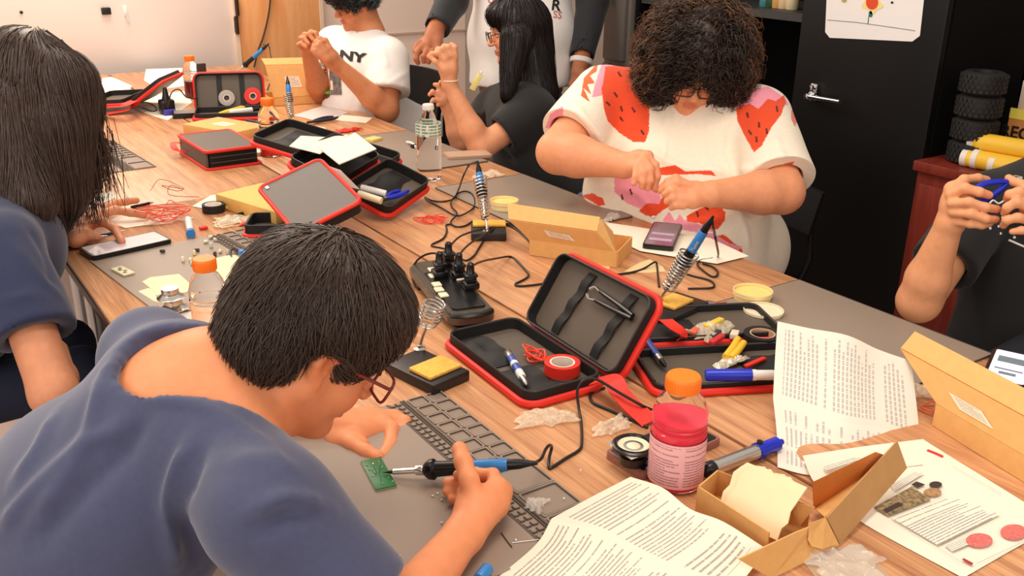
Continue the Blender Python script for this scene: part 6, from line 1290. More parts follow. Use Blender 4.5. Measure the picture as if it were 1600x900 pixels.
# soft black pockets inside the cases
def pocket(root, inv, M, x0, x1, y0, y1, seed, zb=0.009, amp=0.010):
    rg = np.random.default_rng(seed); rows = []
    for j in range(4):
        y = y0 + (y1 - y0) * j / 3; rows.append([inv @ (M @ Vector((x0 + (x1 - x0) * i / 6, y + rg.uniform(-0.006, 0.006), zb + (amp * (0.35 + 0.65 * rg.random()) if 0 < i < 6 and j < 3 else 0.001)))) for i in range(7)])
    return sheet('pocket', rows, m_kblk, root, n=4, th=0.0012)
pocket(k1, inv1, A1, -0.145, -0.02, 0.085, 0.158, 3); pocket(k1, inv1, A1, 0.0, 0.145, 0.095, 0.158, 4)
pocket(k2, inv2, A2, -0.15, 0.0, 0.03, 0.12, 5, amp=0.008); pocket(k2, inv2, B2, -0.155, -0.03, 0.05, 0.15, 6, amp=0.010)
pocket(k3, inv3, B3, -0.11, 0.11, 0.03, 0.10, 7, amp=0.012); pocket(k3, inv3, A3, -0.11, 0.11, 0.02, 0.16, 8, amp=0.014); pocket(k4, inv4, A4, -0.085, 0.085, 0.02, 0.16, 9, amp=0.014); pocket(k4, inv4, B4, -0.085, 0.085, 0.06, 0.17, 10, amp=0.016)
# ---- bottles
def bottle(label, base, H, R, cap=m_orange, liquid=None, level=0.5, lab=None, lab_z=(0.25, 0.55), water=False, name='drink_bottle'):
    t = thing(name, label, 'bottle', Vector((base.x, base.y, TOP + 0.0006)))
    if water: prof = [(0.0, 0.0), (R * 0.72, 0.0), (R * 0.95, 0.03 * H), (R, 0.08 * H)] + [(R * (0.965 if i % 2 else 1.0), H * (0.1 + 0.028 * i)) for i in range(13)] + [(R, 0.50 * H), (R * 0.985, 0.62 * H), (R * 0.9, 0.70 * H), (R * 0.66, 0.80 * H), (R * 0.45, 0.88 * H), (R * 0.38, 0.90 * H), (R * 0.38, 0.955 * H)]
    else: prof = [(0.0, 0.0), (R * 0.80, 0.0), (R * 0.96, 0.02 * H), (R, 0.05 * H), (R, 0.18 * H), (R * 0.97, 0.20 * H), (R * 0.97, 0.46 * H), (R, 0.48 * H), (R * 1.0, 0.52 * H), (R * 0.94, 0.535 * H), (R * 0.94, 0.55 * H), (R * 1.0, 0.57 * H), (R * 0.96, 0.585 * H), (R, 0.60 * H), (R * 0.98, 0.68 * H), (R * 0.88, 0.76 * H), (R * 0.70, 0.82 * H), (R * 0.55, 0.85 * H), (R * 0.52, 0.88 * H), (R * 0.52, 0.97 * H)]
    MB().lathe(prof, n=32, cap=False).build('bottle_wall', m_glass, t)
    rc = R * (0.44 if water else 0.62); ch = H * (0.07 if water else 0.125)
    mb = MB(); z0 = H * (0.925 if water else 0.875)
    mb.lathe([(rc * 0.98, z0), (rc, z0 + 0.002), (rc, z0 + ch - 0.003), (rc * 0.93, z0 + ch), (0.0, z0 + ch)], n=30, cap=False); cp = mb.build('cap', cap, t)
    rb = MB()
    for i in range(36): a = 2 * math.pi * i / 36; rb.box((rc * math.cos(a), rc * math.sin(a), z0 + ch * 0.45), (0.0012, 0.0012, ch * 0.75), rz=a)
    q = rb.build('cap_ribs', cap, cp); q['kind'] = 'stuff'
    if liquid:
        pl = [(0.0, 0.002)] + [(max(r - 0.0015, 0.0005), max(z, 0.002)) for r, z in prof[1:] if z < level * H]; rl = np.interp(level * H, [z for r, z in prof], [r for r, z in prof]) - 0.0015
        pl += [(rl, level * H), (0.0, level * H)]; MB().lathe(pl, n=32, cap=False).build('drink', liquid, t)
    if lab:
        n = 48; vs = []; fs = []; uv = []
        zs = [lab_z[0] * H + (lab_z[1] - lab_z[0]) * H * j / 4 for j in range(5)]
        for z in zs:
            for k in range(n): a = 2 * math.pi * k / n; vs.append(((R + 0.0008) * math.cos(a), (R + 0.0008) * math.sin(a), z))
        for j in range(4):
            for k in range(n):
                fs.append((j * n + k, j * n + (k + 1) % n, (j + 1) * n + (k + 1) % n, (j + 1) * n + k)); uv += [(k / n * 3, j / 4), ((k + 1) / n * 3, j / 4), ((k + 1) / n * 3, (j + 1) / 4), (k / n * 3, (j + 1) / 4)]
        me = bpy.data.meshes.new('label_band'); me.from_pydata(vs, [], fs); ul = me.uv_layers.new(name='UVMap'); ul.data.foreach_set('uv', np.array([(u % 1.0 if u % 1.0 or u == 0 else 1.0, v) for u, v in uv], np.float32).ravel()); me.materials.append(lab); me.shade_smooth(); link('label_band', me, t)
    return t
m_pink = mat('pink_drink', (246, 62, 82), 0.08); m_pink2 = mat('red_dregs', (226, 62, 50), 0.1)
lab_pink = print_mat('label_pink', (248, 190, 190), (120, 70, 80), 16, 0.06, 1, 0.7, 0.6, thick=0.5)
bp0 = at(1054, 752, TOP); bb = bottle('orange-capped bottle half full of pink drink with a pale label, in front', bp0, 0.183, 0.0425, liquid=m_pink, level=0.615, lab=lab_pink, lab_z=(0.06, 0.47))
for s_, dz, sz in (('A', 0.052, 0.022), ('Z', 0.026, 0.026)):                   # partial lettering on the label, right side
    me = text_mesh(s_, sz, 0.0002); a0 = math.atan2(-0.62, 0.50) + 0.30
    for v in me.vertices: a = a0 + v.co.x / 0.0432; v.co = Vector((0.0438 * math.cos(a), 0.0438 * math.sin(a), dz + v.co.y))
    me.materials.append(mat('label_maroon', (120, 30, 36), 0.5)); link('lettering', me, bb)
bottle("empty clear bottle with orange cap against the boy's hair", at(334, 545, TOP), 0.192, 0.036, liquid=None, lab=None)
bottle('orange-capped bottle with a little red drink left, by the closed case', at(424, 243, TOP), 0.205, 0.037, liquid=m_pink2, level=0.13, lab=print_mat('label_clear', (196, 176, 166), (120, 96, 90), 12, 0.05, 1, 0.6, 0.5), lab_z=(0.2, 0.45))
bottle('far orange-capped bottle with dark red drink behind the two tape rolls', at(302, 152, TOP), 0.19, 0.036, liquid=mat('dark_red_drink', (110, 34, 30), 0.1), level=0.4)
o = bottle('clear water bottle with white cap and green-white label', at(671, 281, TOP), 0.25, 0.041, cap=m_cap, liquid=None, lab=print_mat('label_water', (226, 230, 214), (60, 110, 70), 4, 0.02, 3, 0.4, 0.8, thick=0.6), lab_z=(0.60, 0.76), water=True)
q = bpy.data.objects.new('tall_tin', None); 
tb_ = at(318, 150, TOP); o = MB().box((0, 0, 0.075), (0.05, 0.012, 0.15), bev=0.004).build('upright_phone', mat('dark_brown_case', (60, 50, 46), 0.35), loc=(tb_.x, tb_.y, TOP + 0.001)); tag(o, 'dark slab leaning upright beside the far orange-capped bottle', 'phone')
ct = at(516, 163, TOP); t = thing('glass_jar', 'small glass jar with green rim before the boy in the white tee', 'jar', Vector((ct.x, ct.y, TOP + 0.0006)))
MB().lathe([(0, 0), (0.026, 0), (0.028, 0.01), (0.028, 0.045), (0.024, 0.055)], n=22, cap=False).build('glass', m_glass, t); MB().lathe([(0.024, 0.05), (0.0265, 0.05), (0.0265, 0.062), (0.0, 0.063)], n=22, cap=False).build('rim', mat('rim_green', (120, 190, 90), 0.3), t)

# ---- cardboard boxes
m_lab = print_mat('box_label', (240, 222, 196), (120, 100, 90), 7, 0.12, 1, 0.6, 0.7)
def on_plane(px, py, p0, n):
    d = V(px, py, 1.0) - CAM_POS; n = Vector(n); return CAM_POS + d * ((Vector(p0) - CAM_POS).dot(n) / d.dot(n))
def quad_uv(name, pts, m, parent, off):
    P = [Vector(p) + Vector(off) for p in pts]; me = bpy.data.meshes.new(name); me.from_pydata([tuple(p) for p in P], [], [(0, 1, 2, 3)]); ul = me.uv_layers.new(name='UVMap'); ul.data.foreach_set('uv', np.array([(0, 1), (1, 1), (1, 0), (0, 0)], np.float32).ravel()); me.materials.append(m); return link(name, me, parent)
# labelled box in the middle, lid raised towards the camera
t3 = thing('cardboard_box', 'open cardboard box with a small white label on its raised lid, middle right', 'box', (0, 0, 0))
H0, H1 = at(828, 398, TOP + 0.001), at(963, 418, TOP + 0.001); hv = (H1 - H0).normalized(); hn = Vector((hv.y, -hv.x, 0)); hn = hn if hn.dot(CAM_POS - H0) > 0 else -hn
hz = 0.042; dep = 0.13; e = -hn * dep; up = Vector((0, 0, hz)); ST = hv * (-0.0)
c4 = [H0, H1, H1 + e, H0 + e]
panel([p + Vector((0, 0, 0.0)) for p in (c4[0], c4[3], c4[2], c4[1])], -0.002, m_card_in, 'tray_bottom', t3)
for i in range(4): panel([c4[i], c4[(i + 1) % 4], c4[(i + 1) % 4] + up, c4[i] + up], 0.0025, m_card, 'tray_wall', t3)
tilt = (hn * 0.28 + Vector((0, 0, 1))).normalized(); ln = hv.cross(tilt); Q0 = H0 + up; lid_pts = [on_plane(px, py, Q0, ln) for px, py in ((828, 373), (963, 396), (933, 362), (795, 343))]
panel(lid_pts, 0.0025, m_card, 'lid', t3)
fl = [on_plane(px, py, lid_pts[3], (0, 0, 1)) for px, py in ((795, 343), (933, 362), (938, 340), (793, 318))]
fz = (-hn * 0.8 + Vector((0, 0, 0.6))).normalized(); fn = hv.cross(fz); fl = [on_plane(px, py, lid_pts[3], fn) for px, py in ((795, 343), (933, 362), (938, 340), (793, 318))]
panel(fl, 0.0025, m_card, 'tuck_flap', t3)
side = [on_plane(px, py, lid_pts[2], hv) for px, py in ((933, 362), (940, 342), (958, 362), (970, 384))]; panel([lid_pts[2], side[1], side[2], lid_pts[1]], 0.002, m_card, 'ear', t3)
lq = [on_plane(px, py, Q0, ln) for px, py in ((850, 358), (890, 366), (900, 376), (858, 368))]; nn = ln if ln.dot(CAM_POS - Q0) > 0 else -ln; quad_uv('label_sticker', lq, m_lab, t3, nn * 0.004)
# labelled box at the right edge
t2 = thing('cardboard_box', 'large cardboard box at the right edge with a slanted label on its lid', 'box', (0, 0, 0))
H0, H1 = at(1458, 664, TOP + 0.001), at(1600, 752, TOP + 0.001); hv = (H1 - H0).normalized(); H1 = H0 + hv * 0.30; hn = Vector((hv.y, -hv.x, 0)); hn = hn if hn.dot(CAM_POS - H0) > 0 else -hn
hz = 0.042; e = -hn * 0.15; up = Vector((0, 0, hz)); c4 = [H0, H1, H1 + e, H0 + e]
panel([c4[0], c4[3], c4[2], c4[1]], -0.002, m_card_in, 'tray_bottom', t2)
for i in range(4): panel([c4[i], c4[(i + 1) % 4], c4[(i + 1) % 4] + up, c4[i] + up], 0.0025, m_card, 'tray_wall', t2)
tilt = (-hn * 0.25 + Vector((0, 0, 1))).normalized(); ln = hv.cross(tilt); Q0 = H0 + up
k0 = on_plane(1463, 640, Q0, ln); k3 = on_plane(1408, 545, Q0, ln); lidv = k3 - k0; k1_ = k0 + hv * 0.30
lp = [Q0, Q0 + hv * 0.30, k3 + hv * 0.31, k3]; panel(lp, 0.0025, m_card, 'lid', t2)
fz = (-hn * 0.85 + Vector((0, 0, 0.55))).normalized(); fn = hv.cross(fz); f3 = on_plane(1430, 519, k3, fn); panel([k3, k3 + hv * 0.31, f3 + hv * 0.30, f3], 0.0025, m_card, 'tuck_flap', t2)
eR = k3 + hv * 0.31; panel([eR, f3 + hv * 0.30, f3 + hv * 0.30 - Vector((0, 0, 0.05)), eR - Vector((0, 0, 0.06))], 0.0025, m_card, 'ear', t2)
nn = ln if ln.dot(CAM_POS - Q0) > 0 else -ln; quad_uv('label_sticker', [on_plane(px, py, Q0, ln) for px, py in ((1484, 612), (1536, 642), (1555, 671), (1502, 640))], m_lab, t2, nn * 0.004)
# far box
t4 = thing('cardboard_box', 'far open cardboard box with a label, before the boy in the white tee', 'box', (0, 0, 0))
H0, H1 = at(424, 166, TOP + 0.001), at(510, 160, TOP + 0.001); hv = (H1 - H0).normalized(); hn = Vector((hv.y, -hv.x, 0)); hn = hn if hn.dot(CAM_POS - H0) > 0 else -hn
e = -hn * 0.16; up = Vector((0, 0, 0.035)); c4 = [H0, H1, H1 + e, H0 + e]
panel([c4[0], c4[3], c4[2], c4[1]], -0.002, m_card_in, 'tray_bottom', t4)
for i in range(4): panel([c4[i], c4[(i + 1) % 4], c4[(i + 1) % 4] + up, c4[i] + up], 0.0025, m_card, 'tray_wall', t4)
tilt = (-hn * 0.45 + Vector((0, 0, 1))).normalized(); ln = hv.cross(tilt); Q0 = H0 + up
lp = [on_plane(px, py, Q0, ln) for px, py in ((427, 153), (510, 148), (492, 100), (414, 102))]; panel(lp, 0.0025, m_card, 'lid', t4)
fz = (-hn * 0.9 + Vector((0, 0, 0.4))).normalized(); fn = hv.cross(fz); panel([lp[3], lp[2]] + [on_plane(px, py, lp[3], fn) for px, py in ((490, 90), (408, 92))], 0.0025, m_card, 'tuck_flap', t4)
nn = ln if ln.dot(CAM_POS - Q0) > 0 else -ln; quad_uv('label_sticker', [on_plane(px, py, Q0, ln) for px, py in ((444, 120), (466, 119), (472, 136), (447, 137))], m_lab, t4, nn * 0.004)
# closed flat boxes
Mf, xl, yl = slab_m((370, 211), (397, 208), (308, 192), TOP + 0.036); a0 = at(366, 224, TOP + 0.0005); ex = (at(396, 217, TOP) - a0).normalized(); ey = Vector((-ex.y, ex.x, 0)); Mf = frame(a0, ex, y=ey)
t5 = thing('cardboard_box', 'closed flat cardboard box lying behind the closed grey case', 'box', M=Mf); MB().box((0.09, 0.14, 0.02), (0.18, 0.28, 0.04), bev=0.002).build('carton', m_card, t5); quad_uv('label_sticker', [(0.06, 0.19, 0.0405), (0.12, 0.19, 0.0405), (0.12, 0.11, 0.0405), (0.06, 0.11, 0.0405)], m_lab, t5, (0, 0, 0.0003))
Mf = frame(at(500, 345, TOP + 0.0005), at(540, 318, TOP) - at(500, 345, TOP), z=(0, 0, 1)); b0, b1, b2_ = at(385, 291, TOP + 0.045), at(410, 283, TOP + 0.045), at(536, 318, TOP + 0.045); lv = (b2_ - b1).normalized(); wv = Vector((lv.y, -lv.x, 0)); wv = wv if wv.dot(b0 - b1) > 0 else -wv
Mf = frame(Vector((b1.x, b1.y, TOP + 0.0005)), lv, y=wv) if lv.cross(wv).z > 0 else frame(Vector((b1.x, b1.y, TOP + 0.0005)) + wv * 0.17, lv, y=-wv)
t6 = thing('cardboard_box', "closed yellowish cardboard box under the leaning grey lid behind the boy's head", 'box', M=Mf); MB().box((0.14, 0.085, 0.02), (0.28, 0.17, 0.04), bev=0.002).build('carton', mat('card_yellow', (240, 190, 108), 0.75, noise=0.04, nscale=50), t6)
# bent open box in front
t1 = thing('cardboard_box', 'open bent cardboard box in front with white foam sheets sticking out', 'box', (0, 0, 0))
zb = TOP + 0.001; q0, q1, q2, q3 = at(1086, 798, zb), at(1118, 768, zb), at(1262, 824, zb), at(1196, 872, zb); up = Vector((0, 0, 0.042))
q1 = at(1117, 771, zb); ex = (q1 - q0); 
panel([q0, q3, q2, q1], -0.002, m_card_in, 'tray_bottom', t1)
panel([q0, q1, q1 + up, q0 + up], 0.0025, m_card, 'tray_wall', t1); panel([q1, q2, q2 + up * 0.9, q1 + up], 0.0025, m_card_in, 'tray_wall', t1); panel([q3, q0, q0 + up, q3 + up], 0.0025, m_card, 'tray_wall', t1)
W_ = lambda px, py, d: V(px, py, d)
dq = lambda px, py, z: at(px, py, TOP + z)
panel([dq(1152, 873, 0.050), dq(1203, 903, 0.004), dq(1309, 851, 0.004), dq(1290, 808, 0.045), dq(1262, 823, 0.047), dq(1240, 832, 0.048)], 0.0025, m_card, 'front_flap', t1)
panel([dq(1264, 818, 0.052), dq(1262, 842, 0.032), dq(1268, 853, 0.024), dq(1285, 857, 0.016), dq(1310, 849, 0.010), dq(1290, 808, 0.050)], 0.0025, m_card, 'ear', t1)
panel([dq(1290, 808, 0.05), dq(1310, 850, 0.004), dq(1415, 731, 0.03), dq(1400, 689, 0.075)], 0.0025, mat('card_outer', (190, 144, 90), 0.75, noise=0.04, nscale=40), 'lid_side', t1)
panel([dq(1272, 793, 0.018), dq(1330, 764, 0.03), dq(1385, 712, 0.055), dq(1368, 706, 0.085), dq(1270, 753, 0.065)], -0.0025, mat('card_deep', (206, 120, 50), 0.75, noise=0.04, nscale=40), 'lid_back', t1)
panel([dq(1272, 795, 0.012), dq(1290, 810, 0.03), dq(1388, 712, 0.055), dq(1368, 720, 0.05)], 0.0025, m_card, 'lid_inner', t1)
panel([dq(1239, 800, 0.035), dq(1244, 786, 0.05), dq(1273, 793, 0.05), dq(1250, 822, 0.018), dq(1228, 818, 0.01)], 0.0025, m_card_in, 'ear', t1)
# foam sheets standing in it
m_foam = mat('foam_white', (248, 226, 182), 0.7, noise=0.02, nscale=30)
fp = [dq(1126, 800, 0.010), dq(1215, 845, 0.010), dq(1262, 762, 0.078)]; fn_ = (fp[1] - fp[0]).cross(fp[2] - fp[0]).normalized(); fn_ = fn_ if fn_.z > 0 else -fn_
for k, lb in enumerate(('white foam sheet with ragged edge in the bent box, front one', 'second white foam sheet just behind the front one in the bent box')):
    dx = -9 * k; o0 = fp[0] - fn_ * (0.004 * k)
    px_ = [(1126, 802), (1215, 845), (1222, 826), (1232, 818), (1236, 800), (1262, 762), (1240, 752), (1236, 746), (1222, 744), (1210, 741), (1205, 734), (1190, 732), (1178, 727), (1168, 733), (1156, 742), (1150, 762), (1140, 772)]
    o = panel([on_plane(x + dx * (1 if y < 790 else 0.3), y - 4 * k, o0, fn_) for x, y in px_], 0.0025, m_foam, 'foam_sheet'); tag(o, lb, 'foam')

# ---- sheets of paper
pm1 = print_mat('text_page', (240, 226, 204), (100, 92, 104), 34, 0.07, 1, 0.9, 0.62, thick=0.36, vert=True)
z = lambda px, py, h: at(px, py, TOP + h)
pg = thing('instruction_sheet', 'large folded instruction sheet full of fine text lying in front', 'paper', at(985, 800, TOP + 0.001)); ivp = Matrix.Translation(at(985, 800, TOP + 0.001)).inverted()
def rowz(*a): return [ivp @ z(*p) for p in a]
sheet('upper_page', [rowz((985, 745, 0.022), (1035, 762, 0.045), (1078, 795, 0.045), (1130, 815, 0.040), (1195, 856, 0.03)), rowz((925, 776, 0.012), (985, 795, 0.032), (1035, 830, 0.030), (1095, 850, 0.025), (1180, 882, 0.018)), rowz((862, 810, 0.02), (930, 828, 0.028), (990, 858, 0.024), (1045, 885, 0.018), (1150, 920, 0.010))], pm1, pg)
pm1b = print_mat('text_page_b', (240, 226, 204), (100, 92, 104), 38, 0.05, 1, 0.8, 0.62, thick=0.36, vert=True)
sheet('lower_page', [rowz((862, 810, 0.02), (930, 828, 0.028), (990, 858, 0.024), (1045, 885, 0.018), (1150, 920, 0.010)), rowz((838, 850, 0.01), (900, 872, 0.02), (950, 900, 0.016), (1000, 925, 0.01), (1080, 960, 0.006)), rowz((778, 902, 0.002), (840, 930, 0.004), (890, 960, 0.004), (940, 985, 0.004), (1020, 1010, 0.002))], pm1b, pg)
ts = thing('instruction_sheet', 'creased white sheet with a table of figures propped upright at right', 'paper', at(1215, 735, TOP + 0.001)); ivs = Matrix.Translation(at(1215, 735, TOP + 0.001)).inverted()
v_ = lambda px, py, d: ivs @ V(px, py, d)
tabm = print_mat('table_page', (240, 231, 216), (140, 132, 142), 34, 0.08, 16, 0.9, 0.55, vert=True, thick=0.5)
rowT = [v_(1215, 502, 1.72), v_(1265, 513, 1.71), v_(1324, 524, 1.70), v_(1372, 546, 1.72), v_(1424, 564, 1.73)]
rowM = [v_(1211, 560, 1.70), v_(1265, 575, 1.69), v_(1322, 590, 1.675), v_(1372, 605, 1.69), v_(1431, 622, 1.70)]
rowF = [v_(1208, 622, 1.66), v_(1262, 640, 1.65), v_(1322, 660, 1.635), v_(1375, 668, 1.65), v_(1438, 688, 1.66)]
sheet('table_half', [rowT, rowM, rowF], tabm, ts)
rowB1 = [v_(1214, 680, 1.615), v_(1262, 695, 1.605), v_(1322, 706, 1.595), v_(1378, 708, 1.61), v_(1440, 716, 1.62)]
rowB = [ivs @ z(1215, 730, 0.003), ivs @ z(1262, 742, 0.003), ivs @ z(1322, 744, 0.004), ivs @ z(1380, 734, 0.004), ivs @ z(1442, 726, 0.004)]
sheet('text_half', [rowF, rowB1, rowB], print_mat('text_page_c', (240, 231, 216), (130, 122, 134), 26, 0.1, 3, 0.6, 0.5, vert=True), ts)
# booklet page with pictures, flat on the table
bk = thing('printed_page', 'printed page with a circuit-board picture and red round stamps, lower right', 'paper', at(1440, 790, TOP + 0.001)); ivb = Matrix.Translation(at(1440, 790, TOP + 0.001)).inverted()
zb_ = lambda px, py, h=0.002: ivb @ at(px, py, TOP + h)
sheet('page', [[zb_(1254, 712, 0.016), zb_(1345, 698, 0.006), zb_(1442, 686, 0.003)], [zb_(1276, 758, 0.009), zb_(1375, 728, 0.004), zb_(1480, 710)], [zb_(1345, 815), zb_(1432, 768), zb_(1522, 736)], [zb_(1505, 903), zb_(1580, 860), zb_(1655, 818)]], m_paper, bk)
def on_page(name, pts, m, h=0.0055): 
    return panel([ivb @ at(px, py, TOP + h) for px, py in pts], 0.0003, m, name, bk)
def quadm(name, pts, m, h=0.0052): return quad_uv(name, [ivb @ at(px, py, TOP + h) for px, py in pts], m, bk, (0, 0, 0))
quadm('text_block', [(1394, 810), (1497, 770), (1562, 804), (1465, 852)], print_mat('text_block_m', (242, 232, 212), (120, 112, 128), 15, 0.0, 1, 0.8, 0.7, thick=0.4))
quadm('text_block', [(1390, 757), (1432, 735), (1444, 740), (1398, 768)], print_mat('text_block_m2', (242, 232, 212), (120, 112, 128), 5, 0.0, 1, 0.8, 0.7, thick=0.4))
quadm('text_block', [(1286, 728), (1340, 712), (1346, 718), (1290, 736)], print_mat('text_block_m3', (242, 232, 212), (110, 104, 120), 3, 0.0, 1, 0.8, 0.7, thick=0.4), h=0.016)
quadm('text_block', [(1476, 852), (1512, 838), (1516, 850), (1488, 862)], print_mat('text_block_m2', None), h=0.0052)
def ell(cx_, cy_, rx, ry, n=22, rot=0.0): return [(cx_ + rx * math.cos(2 * math.pi * k / n) * math.cos(rot) - ry * math.sin(2 * math.pi * k / n) * math.sin(rot), cy_ + rx * math.cos(2 * math.pi * k / n) * math.sin(rot) + ry * math.sin(2 * math.pi * k / n) * math.cos(rot)) for k in range(n)]
m_stamp = mat('stamp_red', (218, 112, 104), 0.7, noise=0.25, nscale=260); m_pcbp = mat('print_board', (140, 118, 84), 0.7, noise=0.7, nscale=170); m_dkp = mat('print_dark', (64, 48, 44), 0.7)
on_page('board_picture', [(1365, 793), (1424, 760), (1455, 780), (1388, 806)], m_pcbp); on_page('board_chip', [(1380, 796), (1404, 784), (1410, 789), (1386, 801)], m_dkp, 0.0062)
on_page('round_picture', ell(1457, 769, 14, 6.5), mat('print_coin', (170, 130, 90), 0.7, noise=0.4, nscale=200)); on_page('dark_picture', [(1424, 757), (1432, 752), (1446, 757), (1434, 762)], m_dkp); on_page('round_picture', ell(1462, 757, 10, 5), m_dkp)
on_page('red_stamp', ell(1530, 844, 21, 11), m_stamp); on_page('red_stamp', ell(1584, 831, 21, 12), m_stamp); on_page('red_dash', [(1503, 874), (1506, 872), (1521, 880), (1518, 883)], mat('stamp_dark', (170, 50, 54), 0.7))
for a, b_ in (((1488, 728), (1565, 772)), ((1525, 881), (1600, 846)), ((1392, 810), (1512, 884))): MB().tube([ivb @ at(a[0], a[1], TOP + 0.0058), ivb @ at(b_[0], b_[1], TOP + 0.0058)], 0.0004, n=4).build('ruled_line', mat('rule_grey', (190, 180, 180), 0.7), bk)
# papers elsewhere
def flat_paper(label, pts, h=0.0012, m=m_paper, th=0.0005, name='paper_sheet'):
    o = panel([at(px, py, TOP + h) for px, py in pts], th, m, name); return tag(o, label, 'paper')
flat_paper('white sheet under the phone in front of the strawberry shirt', [(900, 340), (1110, 372), (1170, 400), (1120, 412), (1000, 392), (945, 365)], h=0.0046)
flat_paper('white sheet edge left of the long hair, under the hand', [(92, 330), (118, 308), (175, 300), (182, 308), (150, 322)], m=m_paper)
flat_paper('small white instruction paper by the pen under the left hand', [(160, 345), (178, 335), (222, 340), (238, 350), (196, 356)], h=0.0015)
flat_paper('white crumpled paper behind the black tape roll at left', [(300, 322), (330, 305), (372, 298), (392, 306), (385, 322), (340, 330)], h=0.0015)
flat_paper('ragged cream foam sheet beside the orange cap', [(316, 408), (360, 398), (392, 400), (388, 430), (372, 446), (345, 440), (334, 430), (328, 415)], h=0.0062, m=m_foam, th=0.002, name='foam_sheet')
flat_paper('cut cream foam square under the silver speakers, upper piece', [(222, 440), (235, 433), (280, 428), (300, 446), (292, 456), (250, 462)], h=0.0062, m=m_foam, th=0.002, name='foam_sheet')
flat_paper('torn cream foam piece at the left of the silver speakers', [(216, 455), (232, 450), (262, 460), (275, 472), (262, 476), (240, 470)], h=0.0049, m=m_foam, th=0.001, name='foam_sheet')
flat_paper('clear bag of paper left of the empty bottle', [(272, 492), (300, 486), (312, 510), (330, 540), (300, 540), (280, 515)], h=0.0052, m=m_film)
for pts, lb, m_ in (([(152, 140), (160, 122), (175, 120), (206, 134), (200, 146), (170, 152)], 'cream sheet behind the long hair at the far table end', m_paper), ([(225, 126), (228, 108), (286, 106), (300, 115), (290, 134), (250, 140)], 'printed sheet lying behind the far open case', print_mat('text_page_d', (246, 236, 226), (150, 120, 110), 14, 0.08, 1, 0.6, 0.4)), ([(205, 168), (240, 148), (290, 142), (300, 160), (262, 188), (230, 178)], 'white sheet under the cords by the far black plug', m_paper), ([(458, 180), (505, 165), (545, 176), (500, 190)], 'greyish printed sheet in front of the green-rimmed jar', mat('paper_grey', (216, 206, 200), 0.6)), ([(524, 188), (534, 179), (582, 184), (572, 192)], 'narrow white sheet right of the dark pliers', m_paper)):
    flat_paper(lb, pts, m=m_)
pp = [(V(px, py, 3.44 - 0.02 * k) if 0 else at(px, py, TOP + 0.185)) for k, (px, py) in enumerate(((500, 232), (555, 207), (588, 232), (530, 256)))]
o = panel(pp, 0.003, m_paper, 'notepad'); tag(o, 'white paper booklet lying in the open case behind the water bottle', 'paper')
o = panel([at(px, py, TOP + 0.175) for px, py in ((452, 228), (470, 212), (505, 214), (545, 210), (525, 226), (500, 240))], 0.002, mat('paper_cream', (238, 226, 206), 0.7), 'paper_sheet'); tag(o, 'folded cream paper left of the white booklet in the open case', 'paper')
o = panel([at(px, py, TOP + 0.155 - (py - 274) * 0.0018) for px, py in ((495, 274), (514, 260), (532, 266), (562, 296), (545, 292))], 0.0015, mat('paper_pink', (240, 214, 204), 0.7), 'paper_sheet'); tag(o, 'pinkish triangular leaflet in the open case with blue cutters', 'paper')
# ---- phones
def phone(label, M, l, w, h=0.009, body=None, screen=None, cam=False):
    t = thing('phone', label, 'phone', M=M); b_ = body or m_blkp
    MB().prism(rrect(l, w, 0.010, 5, l / 2, w / 2), 0, h * 0.85, ).build('body', b_, t); MB().prism(rrect(l - 0.003, w - 0.003, 0.009, 5, l / 2, w / 2), h * 0.85, h).build('bezel', b_, t)
    MB().prism(rrect(l - 0.014, w - 0.010, 0.006, 5, l / 2, w / 2), h, h + 0.0004).build('screen', screen or m_blkp, t); return t
m_mirror = mat('screen_dark', (30, 28, 30), 0.06, spec=0.8); m_screen_on = mat('screen_lit', (214, 206, 236), 0.2, emit=0.75)
def slab_dims(c0, c1, c2, z):
    M, xl, yl = slab_m(c0, c1, c2, z); return M, xl, abs(yl)
def phone_px(label, c0, c1, c2, z, l=None, w=None, **k):
    """c0 near-left corner, c1 along the long side, c2 along the short side (pixels)"""
    a, b, c = at(*c0, z), at(*c1, z), at(*c2, z); x = (b - a).normalized(); y = Vector((-x.y, x.x, 0)); yl = (c - a).dot(y); xl = (b - a).length
    xl = l or xl; wl = w or abs(yl)
    M = frame(a if yl > 0 else a - y * wl, x, y=y); return phone(label, M, xl, wl, **k)
zt = TOP + MH + 0.0008
phone_px('black phone with bright screen under the pressing finger, left mat', (146, 408), (270, 380), (127, 392), zt, w=0.095, h=0.011, screen=mat('screen_pale', (214, 204, 208), 0.12, spec=0.8))
def strip_img(t): pass
ph = phone_px('phone with a striped purple screen on a white sheet before the strawberry shirt', (1003, 388), (1021, 352), (1056, 396), TOP + 0.0056, w=0.082, h=0.012, screen=mat('screen_purple', (120, 84, 110), 0.1, spec=0.7))
MB().box((0.10, 0.041, 0.0128), (0.02, 0.06, 0.0006)).build('screen_stripe', mat('screen_lilac', (178, 156, 190), 0.15), ph); MB().box((0.05, 0.041, 0.0128), (0.02, 0.06, 0.0006)).build('screen_stripe', mat('screen_lilac', None) if 0 else MATS['screen_lilac'], ph)
pz = phone_px('phone in a pinkish case lying under the small speaker and the pink drink', (1004, 752), (1128, 695), (934, 706), TOP + 0.0006, w=0.088, h=0.013, body=mat('case_rose', (150, 98, 84), 0.35), screen=m_mirror)
for dx, dy in ((0.022, 0.022), (0.022, 0.046), (0.040, 0.034)): MB().lathe([(0, 0), (0.008, 0), (0.008, 0.002), (0.005, 0.0025), (0, 0.0025)], M=Matrix.Translation((dx, dy, 0.0135)), n=16).build('camera_lens', m_gun, pz)
